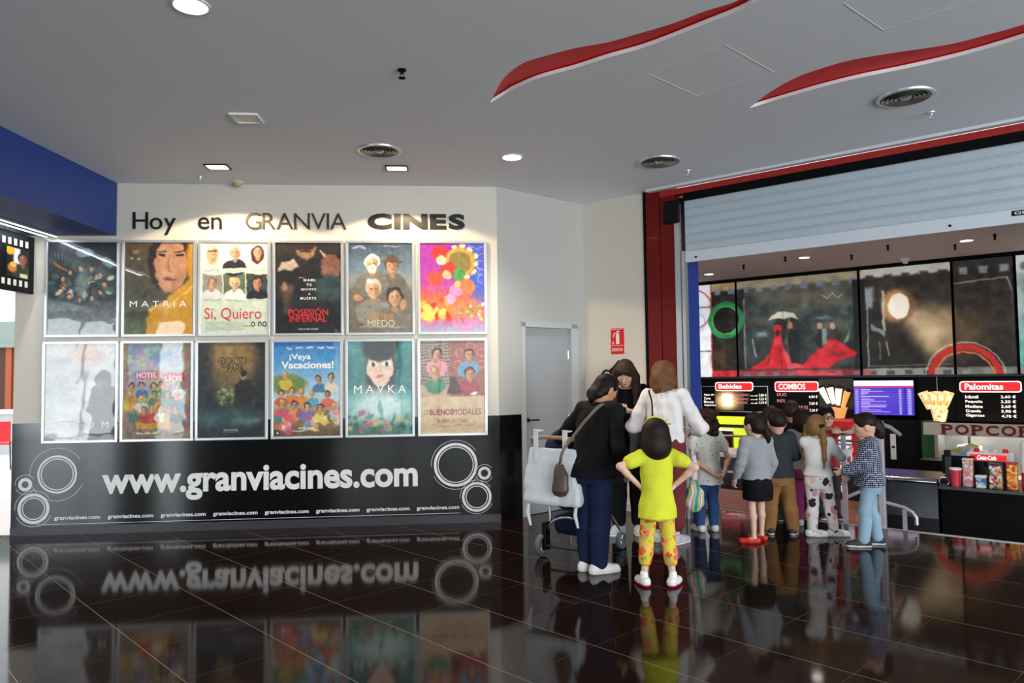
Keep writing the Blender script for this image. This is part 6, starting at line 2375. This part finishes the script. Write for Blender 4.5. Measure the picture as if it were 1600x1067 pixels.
bow.build('hair_bow', mat('yellow_ribbon', 'f0e23c', .6), p.root)
MB().tube([p.hp(-.75, .05, .62), p.hp(-.4, .1, 1.08), p.hp(0, .1, 1.18), p.hp(.4, .0, 1.06), p.hp(.75, -.1, .6)], .012, 8).build('hair_band', bpy.data.materials['yellow_ribbon'], p.root, smooth=True)

# --- curly-haired girl
p = Person('curly-haired girl in floral blouse holding her hands behind her back', 1.92, 7.42, -12, 1.21, child=True, skin='fair', pitch=.05, hyaw=-.5,
           arms={'L': ((-.160, -.055, .60), (-.035, -.155, .495)), 'R': ((.165, -.05, .60), (.075, -.15, .49))}, feet={'L': (-.065, .02, -10), 'R': (.05, 0, 8)}, hdirs={'L': (.7, -.15, -.5), 'R': (-.5, .1, -.8)}, curl=.6)
p.body().brows(HAIRM['auburn'])
p.top('blouse', M_blouse_floral, e=.018, hem=.385, flare=.045, sleeve=.5, wr=.004, puff=.012)
p.trousers('jeans', M_jeans2, e=.010, upto=1.93, r=(.052, .038, .030))
p.shoes(M_shoew, M_sole)
rg = random.Random(7)
cl = []
for k in range(46):
    a, zz = rg.uniform(2.4, 7.0), rg.uniform(-1.35, .75)
    r = .90 * min(1, 1.2 - .25 * abs(zz))
    cl.append(('e', (r * cos(a + .0), -.2 + r * .95 * sin(a) if sin(a) < .35 else -.1, zz), (.25, .25, .22)))
p.hair(HAIRM['auburn'], cl + [('c', [(0, -.35, .2), (0, -.5, -.5), (0, -.5, -1.15)], [.74, .72, .56])], wr=.008)

# --- girl with black skirt
p = Person('girl in grey jumper, black skirt and red shoes', 2.25, 6.93, -14, 1.19, child=True, skin='light', pitch=.08, hyaw=-.4,
           arms={'L': ((-.138, .0, .615), (-.145, .07, .475)), 'R': ((.132, -.02, .61), (.125, .05, .48))}, feet={'L': (-.05, -.02, -62), 'R': (.065, .06, -30)}, curl=.5)
p.body().brows(HAIRM['dark'])
p.top('jumper', M_greyk, e=.020, hem=.485, flare=.012, sleeve=1.92, wr=.004, width=1.04)
p.skirt('skirt', M_blk, .53, .325, (.098, .082), (.120, .098))
p.shoes(M_shoered, M_shoered, low=True, sole_h=.008)
p.hair(HAIRM['dark'], [('e', (0, -.40, -.2), (.80, .70, .72)), ('c', [(.30, -.85, -.35), (.42, -1.0, -.7), (.40, -1.0, -1.0), (.44, -.98, -1.35), (.42, -.95, -1.6)], [.34, .22, .26, .2, .12]), ('e', (.62, -.8, -1.15), (.16, .12, .3))], face=(0, 1.0, -.40, .72, .74, .82))

# --- boy with tan trousers
p = Person('boy in charcoal t-shirt and tan trousers seen from behind', 2.57, 7.25, 6, 1.20, child=True, skin='fair', pitch=.1,
           arms={'L': ((-.150, .04, .605), (-.07, .15, .60)), 'R': ((.150, .05, .605), (.06, .16, .60))}, feet={'L': (-.085, .0, -10), 'R': (.10, -.005, 28)}, girth=1.06, curl=.6)
p.body().brows(HAIRM['dark'])
p.top('t_shirt', M_char, e=.020, hem=.455, flare=.012, sleeve=.9, wr=.004, width=1.04, puff=.006)
p.trousers('trousers', M_tan, e=.013, upto=1.95, r=(.058, .046, .037), wr=.005)
p.shoes(M_shoedk, M_sole)
p.hair(HAIRM['dark'], [('e', (0, -.35, -.05), (.74, .72, .66))], face=(0, .92, -.3, .75, .82, .72))

# --- child behind, between skirt girl and boy
p = Person('child with short brown hair standing behind the boy in tan trousers', 2.74, 7.92, 10, 1.205, child=True, skin='fair', feet={'L': (-.07, 0, -12), 'R': (.06, 0, 10)})
p.body()
p.top('jumper', M_navy, e=.018, hem=.45, sleeve=1.9)
p.trousers('trousers', M_char, e=.012, r=(.052, .042, .036))
p.shoes(M_shoedk, M_sole)
p.hair(HAIRM['brown'], [('e', (0, -.35, -.15), (.78, .75, .75))])

# --- child with magenta trousers
p = Person('child with dark bobbed hair, grey top and magenta trousers', 2.97, 7.66, 5, 1.19, child=True, skin='fair', feet={'L': (-.05, 0, -5), 'R': (.07, 0, 10)})
p.body()
p.top('top', cloth('pale_grey_cotton', '8c8488'), e=.018, hem=.45, sleeve=1.0)
p.trousers('trousers', M_mag, e=.010, r=(.052, .040, .032))
p.shoes(M_shoegr, M_sole)
p.hair(HAIRM['dark'], [('c', [(0, -.3, .2), (0, -.38, -.4), (0, -.38, -.62)], [.84, .9, .86])])

# --- child on the platform
p = Person('child in dark top standing on the wooden platform behind the bobbed child', 3.10, 8.30, 0, 1.25, child=True, skin='tan', z=-.004, feet={'L': (-.06, 0, -5), 'R': (.06, 0, 8)})
p.body()
p.top('top', M_blk, e=.018, hem=.45, sleeve=1.9)
p.trousers('trousers', M_navy, e=.012, r=(.052, .042, .036))
p.shoes(M_shoedk, M_sole)
p.hair(HAIRM['brown'], [('e', (0, -.35, -.05), (.76, .72, .66))])

# --- blonde girl with printed leggings
p = Person('blonde girl with long bunches, white top and printed leggings', 2.90, 7.13, 32, 1.15, child=True, skin='light', pitch=.05, hyaw=.3,
           arms={'L': ((-.10, .10, .655), (.03, .24, .655)), 'R': ((.165, .07, .655), (.215, .23, .685))}, feet={'L': (-.05, -.03, 62), 'R': (.10, .06, 62)}, curl=.4)
p.body().brows(HAIRM['blond'])
p.top('top', M_white_k, e=.018, hem=.50, flare=.022, sleeve=1.75, wr=.004, width=1.03, puff=.004)
p.trousers('leggings', M_leg_print, e=.010, upto=1.95, r=(.056, .040, .030), wr=.002)
p.shoes(M_shoew, M_sole, stripe=M_strred, size=1.1)
hp = p.hp
L0, R0 = hp(-.80, -.35, -.1), hp(.72, -.45, -.15)
p.hair(HAIRM['blond'], [('e', (0, -.42, -.25), (.76, .66, .70)), ('c', [hp(-.6, -.3, .2), L0, L0 + W_((-.025, -.02, -.12)), L0 + W_((-.035, -.02, -.27)), L0 + W_((-.06, -.02, -.36))], [.3, .26, .27, .2, .06]),
                        ('c', [hp(.55, -.4, .2), R0, R0 + W_((.015, -.03, -.13)), R0 + W_((.02, -.04, -.29)), R0 + W_((.01, -.04, -.38))], [.3, .26, .26, .18, .06])], wr=.002)
MB().lathe([(0, -.03), (.028, -.02), (.034, 0), (.028, .02), (0, .03)], tuple(hp(.66, -.5, .0)), 12).build('hair_tie', M_navy, p.root, smooth=True)

# --- child with glasses facing the camera
p = Person('child with glasses in coral top facing the camera behind the blonde girl', 3.37, 8.04, 186, 1.20, child=True, skin='fair', z=-.004, pitch=.05,
           arms={'L': ((-.235, .06, .775), (-.085, .15, .765)), 'R': ((.14, .0, .61), (.12, .1, .52))}, feet={'L': (-.06, 0, -5), 'R': (.06, 0, 8)}, hdirs={'L': (.8, .0, .25)}, palms={'L': (0, -1, 0)}, curl=.35)
p.body().brows(HAIRM['black'])
p.top('top', M_coral, e=.016, hem=.45, sleeve=.95, puff=.004)
p.trousers('trousers', M_char, e=.012, r=(.052, .042, .036))
p.shoes(M_shoedk, M_sole)
p.hair(HAIRM['black'], [('e', (0, -.3, .1), (.78, .75, .7))], face=(0, .95, -.32, .72, .72, .72))
mb = MB()
for sg in (-1, 1):
    mb.tube([p.hp(sg * .28 + .2 * cos(a), .93, .0 + .16 * sin(a)) for a in np.linspace(0, 2 * pi, 17)], .0035, 6)
    mb.tube([p.hp(sg * .48, .92, .03), p.hp(sg * .70, .5, .05), p.hp(sg * .73, .0, .02)], .003, 6)
mb.tube([p.hp(-.08, .95, .03), p.hp(0, .99, .05), p.hp(.08, .95, .03)], .003, 6)
mb.build('glasses', M_blackmat, p.root)

# --- girl in plaid
p = Person('girl in navy checked blouse and pale jeans in profile by the metal post', 3.19, 6.72, -72, 1.185, child=True, skin='fair', pitch=.08, hyaw=-.1,
           arms={'L': ((-.125, .05, .62), (-.085, .185, .565)), 'R': ((.145, .0, .60), (.11, .12, .50))}, feet={'L': (-.055, .06, -8), 'R': (.055, -.05, 0)}, curl=.5)
p.body().brows(HAIRM['dark'])
p.top('blouse', M_gingham, e=.026, hem=.455, flare=.022, sleeve=1.88, wr=.005, width=1.06, puff=.010)
p.trousers('jeans', M_jeans3, e=.009, upto=1.95, r=(.050, .038, .036), wr=.002)
p.shoes(M_shoedk, M_sole, size=1.08)
cl = [('c', [(0, -.7, .25), (0, -1.0, .1), (0, -1.15, -.2)], [.4, .36, .4])]
for k in range(16):
    cl.append(('e', (rg.uniform(-.3, .3), -1.1 + rg.uniform(-.22, .22), rg.uniform(-1.0, .1)), (.22, .22, .22)))
p.hair(HAIRM['dark'], cl, face=(0, .92, -.42, .64, .72, .84), wr=.003)
MB().lathe([(.02, -.022), (.042, -.015), (.046, 0), (.042, .015), (.02, .022)], tuple(p.hp(0, -.92, .15)), 14, 'y').build('scrunchie', M_navy, p.root, smooth=True)
MB().tube([p.up(W_((.062 * cos(a), .002 + .05 * sin(a), .806)) * p.h) for a in np.linspace(0, 2 * pi, 20)], .012, 8).build('collar', mat('cream_collar', 'd8c49c', .7), p.root, smooth=True)

# ------------------------------------------------------------------ things they carry


def world_pt(P, q):
    return P.root.matrix_basis @ Vector(tuple(q))


# phone
a_, b_ = PHONE.J['wriL'], PHONE.J['wriR']
c_ = world_pt(PHONE, (a_ + b_) / 2 + W_((0, .085, .028)))
t_ = thing('mobile_phone', 'dark mobile phone held by the long-haired woman', 'phone', tuple(c_), PHONE.root.rotation_euler.z)
o = MB().box(-.038, .038, -.075, .075, -.005, .005).build('phone_body', M_black, t_, bevel=.003)
o.rotation_euler = (radians(35), 0, 0)
o2 = MB().box(-.034, .034, -.068, .068, .0052, .0056).build('phone_screen', mat('phone_screen', '2a3a90', .1, emit='3a4ac0', estr=.3, vary=0), t_)
o2.rotation_euler = (radians(35), 0, 0)

# grey coat over the white-bloused woman's left arm
e_, w_ = WHITE.J['elbL'], WHITE.J['wriL']
f = Field(np.minimum(e_, w_) - [.12, .12, .42], np.maximum(e_, w_) + [.12, .12, .12], .009)
m_ = e_ * .45 + w_ * .55
dd = (w_ - e_) / np.linalg.norm(w_ - e_)
f.cone(m_ - dd * .07 + W_((0, 0, .035)), m_ + dd * .07 + W_((0, 0, .035)), .05, .05, .02)
for k, (o_, zz, r) in enumerate(((-.09, -.30, .022), (-.04, -.36, .03), (.02, -.32, .026), (.08, -.26, .02))):
    q = m_ + dd * o_
    f.chain([q + W_((0, 0, .02)), q + W_((-.055, .0, -.08)), q + W_((-.05, .01, zz))], [.03, r + .008, r], .03)
f.wrinkle(.006, 3)
t_ = thing('coat', 'dark grey coat draped over the arm between the two women', 'coat', tuple(WHITE.root.location), WHITE.root.rotation_euler.z)
mesh_from([f.mesh()], 'coat_cloth', cloth('dark_grey_coat', '45484e'), t_)

# shoulder bag of the white-bloused woman: dark strap and small bag on her left front
h_ = WHITE.h
sl_ = WHITE.up(W_((-.055, -.075, .80)) * h_)
t_ = thing('shoulder_bag', 'small black shoulder bag on a thin dark strap over the white blouse', 'bag', tuple(WHITE.root.location), WHITE.root.rotation_euler.z)
st_ = [W_((-.05, -.088, .60)) * h_, W_((-.05, -.096, .68)) * h_, WHITE.up(W_((-.055, -.088, .775)) * h_), WHITE.up(W_((-.078, -.050, .838)) * h_), WHITE.up(W_((-.078, .045, .836)) * h_), WHITE.up(W_((-.05, .085, .76)) * h_), W_((-.02, .105, .62)) * h_]
MB().tube(smooth3(st_), .0075, 8).build('strap', M_blackmat, t_, smooth=True)
MB().box(-.12, .12, .0, .07, -.16, .0).build('pouch', M_black, t_, bevel=.02).location = tuple(W_((.0, .155, .50)) * h_)

# colourful drawstring bag hanging from a white cord
wr_ = WHITE.J['wriR']
t_ = thing('drawstring_bag', 'green and blue drawstring bag hanging on a white cord by the burgundy trousers', 'bag', (1.69, 7.02, 0))
f = Field((-.12, -.10, .22), (.12, .10, .62), .008)
f.loft([(.27, 0, 0, .05, .03), (.33, 0, 0, .095, .05), (.45, 0, 0, .085, .045), (.53, 0, 0, .035, .025), (.56, 0, 0, .05, .03)], .01).wrinkle(.005, 6)
mb_ = mat('swirled_print', '58b038', .5)
t = NT(mb_)
wv = t.n('ShaderNodeTexWave')
wv.inputs['Scale'].default_value = 3.0
wv.inputs['Distortion'].default_value = 6
t.l(t.coord(), wv.inputs['Vector'])
t.l(t.ramp(wv.outputs[1], [(0, lin('1f6ab0')), (.3, lin('7ac838')), (.55, lin('c8d850')), (.75, lin('b8346c')), (1, lin('e0dce0'))]), t.b.inputs['Base Color'])
mesh_from([f.mesh()], 'sack', mb_, t_)
f = Field((-.06, -.06, .54), (.06, .06, .86), .008)
f.loft([(.56, 0, 0, .03, .025), (.66, 0, 0, .036, .03), (.80, -.01, 0, .028, .022)], .01).wrinkle(.004, 2)
mesh_from([f.mesh()], 'white_wrap', mat('pinkish_white_plastic', 'cfc0c4', .4), t_)
hw_ = world_pt(WHITE, wr_) - Vector((1.69, 7.02, 0))
MB().tube([(-.01, 0, .80), (-.015, -.01, .92), tuple(hw_)], .006, 8).build('cord', M_white_k, t_, smooth=True)

# ------------------------------------------------------------------ stroller, changing bag, brown handbag
ST = thing('stroller', 'navy stroller with silver frame in front of the woman in black', 'stroller', (.445, 6.33, 0), -radians(35))
M_silver = mat('silver_tube', 'a4aab2', .3, metal=.8, vary=.03)
M_navyf = cloth('navy_stroller_cloth', '1d2140')
M_tyre = mat('grey_tyre', '55585c', .7, vary=.05)


def wheel(x, y, r, w):
    o = MB().lathe([(r * .72, -w / 2), (r * .92, -w / 2), (r, -w * .25), (r, w * .25), (r * .92, w / 2), (r * .72, w / 2), (r * .72, -w / 2)], (x, y, r + .001), 28, 'x').build('wheel', M_tyre, ST, smooth=True)
    mb = MB().lathe([(0, -w * .6), (r * .18, -w * .6), (r * .18, w * .6), (0, w * .6)], (x, y, r + .001), 16, 'x')
    for k in range(6):
        a = k * pi / 3
        mb.tube([(x, y, r + .001), (x, y + r * .74 * cos(a), r + .001 + r * .74 * sin(a))], .008, 6)
    mb.build('hub', M_silver, o)


for sx_ in (-1, 1):
    wheel(sx_ * .25, 0, .098, .05)
    wheel(sx_ * .19, .62, .075, .045)
    MB().tube([(sx_ * .225, .0, .10), (sx_ * .225, .10, .32), (sx_ * .235, .04, .62), (sx_ * .235, -.10, .90), (sx_ * .225, -.16, 1.0)], .013, 10).build('rear_tube', M_silver, ST, smooth=True)
    MB().tube([(sx_ * .235, .06, .55), (sx_ * .215, .34, .38), (sx_ * .19, .60, .17)], .012, 10).build('front_tube', M_silver, ST, smooth=True)
    MB().box(sx_ * .225 - .02, sx_ * .225 + .02, -.02, .06, .06, .30).build('suspension', M_black, ST, bevel=.008)
MB().tube([(-.25, 0, .10), (.25, 0, .10)], .012, 10).build('axle', M_dkmetal, ST, smooth=True)
MB().tube([(-.225, .05, .22)] + [(.21 * sin(a), .03, .22 + .13 * cos(a)) for a in np.linspace(-1.3, 1.3, 11)] + [(.225, .05, .22)], .012, 10).build('rear_arch', M_silver, ST, smooth=True)
MB().tube([(-.225, -.16, 1.0), (-.21, -.20, 1.03), (-.1, -.215, 1.045), (.1, -.215, 1.045), (.21, -.20, 1.03), (.225, -.16, 1.0)], .017, 10).build('handle', mat('tan_grip', '9a7a58', .6), ST, smooth=True)
f = Field((-.27, -.22, .28), (.27, .58, 1.2), .012)
f.loft([(.42, 0, .15, .19, .06), (.6, 0, .08, .2, .055), (.85, 0, 0.0, .2, .05), (.95, 0, -.02, .18, .04)], .03)
f.loft([(.40, 0, .28, .19, .2), (.47, 0, .28, .2, .21), (.50, 0, .28, .19, .19)], .04).wrinkle(.003, 2)
mesh_from([f.mesh()], 'seat', M_navyf, ST)
f = Field((-.29, -.20, .72), (.29, .5, 1.22), .012)
f.ell((0, .12, .92), (.235, .27, .20), .0)
f.cut_ell((0, .2, .82), (.215, .30, .20))
f.above(.86)
mesh_from([f.mesh()], 'canopy', M_navyf, ST)
f = Field((-.25, -.05, .14), (.25, .55, .42), .012)
f.loft([(.20, 0, .26, .18, .2), (.25, 0, .26, .2, .23), (.34, 0, .26, .2, .24)], .0, power=4).wrinkle(.003, 3)
mesh_from([f.mesh()], 'basket', M_navyf, ST)

t_ = thing('changing_bag', 'white quilted bag hanging from the stroller handle', 'bag', (.315, 6.05, 0), -radians(33))
f = Field((-.30, -.10, .44), (.30, .10, 1.02), .009)
f.loft([(.515, 0, 0, .262, .05), (.55, 0, -.005, .268, .062), (.75, 0, 0, .235, .055), (.93, 0, 0, .20, .03), (.965, 0, 0, .195, .02)], .0, power=5).wrinkle(.004, 8, 14, 10)
mq = mat('white_quilted_cotton', 'd9dcdf', .8, vary=.04)
t = NT(mq)
ck = t.n('ShaderNodeTexWave', bands_direction='DIAGONAL')
ck.inputs['Scale'].default_value = 60
t.l(t.coord(), ck.inputs['Vector'])
t.bump(ck.outputs[1], .35, .005)
mesh_from([f.mesh()], 'sack', mq, t_)
for x in (-.13, .14):
    MB().box(-.022, .022, -.036, -.026, 0, .26).build('strap', mq, t_, bevel=.003).location = (x, -.01, .86)
    MB().box(-.022, .022, -.036, .06, .24, .25).build('strap', mq, t_, bevel=.003).location = (x, -.01, .86)
for x, l in ((-.225, .22), (.215, .20)):
    MB().tube([(x, 0, .55), (x - .01, -.01, .55 - l * .5), (x + .01, 0, .55 - l)], [.012, .016, .010], 8).build('ribbon', mq, t_, smooth=True)

lr = LADY
t_ = thing('brown_handbag', 'brown leather handbag slung across the back of the woman in black', 'bag', tuple(lr.root.location), lr.root.rotation_euler.z)
bc = W_((-.14, -.235, .80))
f = Field(bc - [.11, .11, .24], bc + [.11, .11, .12], .007)
f.loft([(bc[2] - .19, bc[0], bc[1], .055, .035), (bc[2] - .15, bc[0], bc[1], .078, .05), (bc[2] - .03, bc[0], bc[1], .066, .045), (bc[2] + .06, bc[0], bc[1], .03, .02)], .0).wrinkle(.004, 3)
ml = mat('brown_leather', '4a372c', .45, vary=.25, vscale=30, bump=.2)
mesh_from([f.mesh()], 'sack', ml, t_)
MB().tube(smooth3([bc + [0, 0, .05], bc + [.04, -.02, .16], lr.up(W_((-.06, -.115, .68)) * lr.h), lr.up(W_((.0, -.098, .775)) * lr.h), lr.up(W_((.045, -.055, .842)) * lr.h), lr.up(W_((.05, .05, .82)) * lr.h)]), .012, 8).build('strap', mat('grey_brown_strap', '6a5c50', .5), t_, smooth=True)
MB().tube([bc + W_((.014 * cos(a), -.012, .06 + .014 * sin(a))) for a in np.linspace(0, 2 * pi, 14)], .004, 6).build('ring', mat('brass', 'b08a50', .3, metal=1), t_, smooth=True)
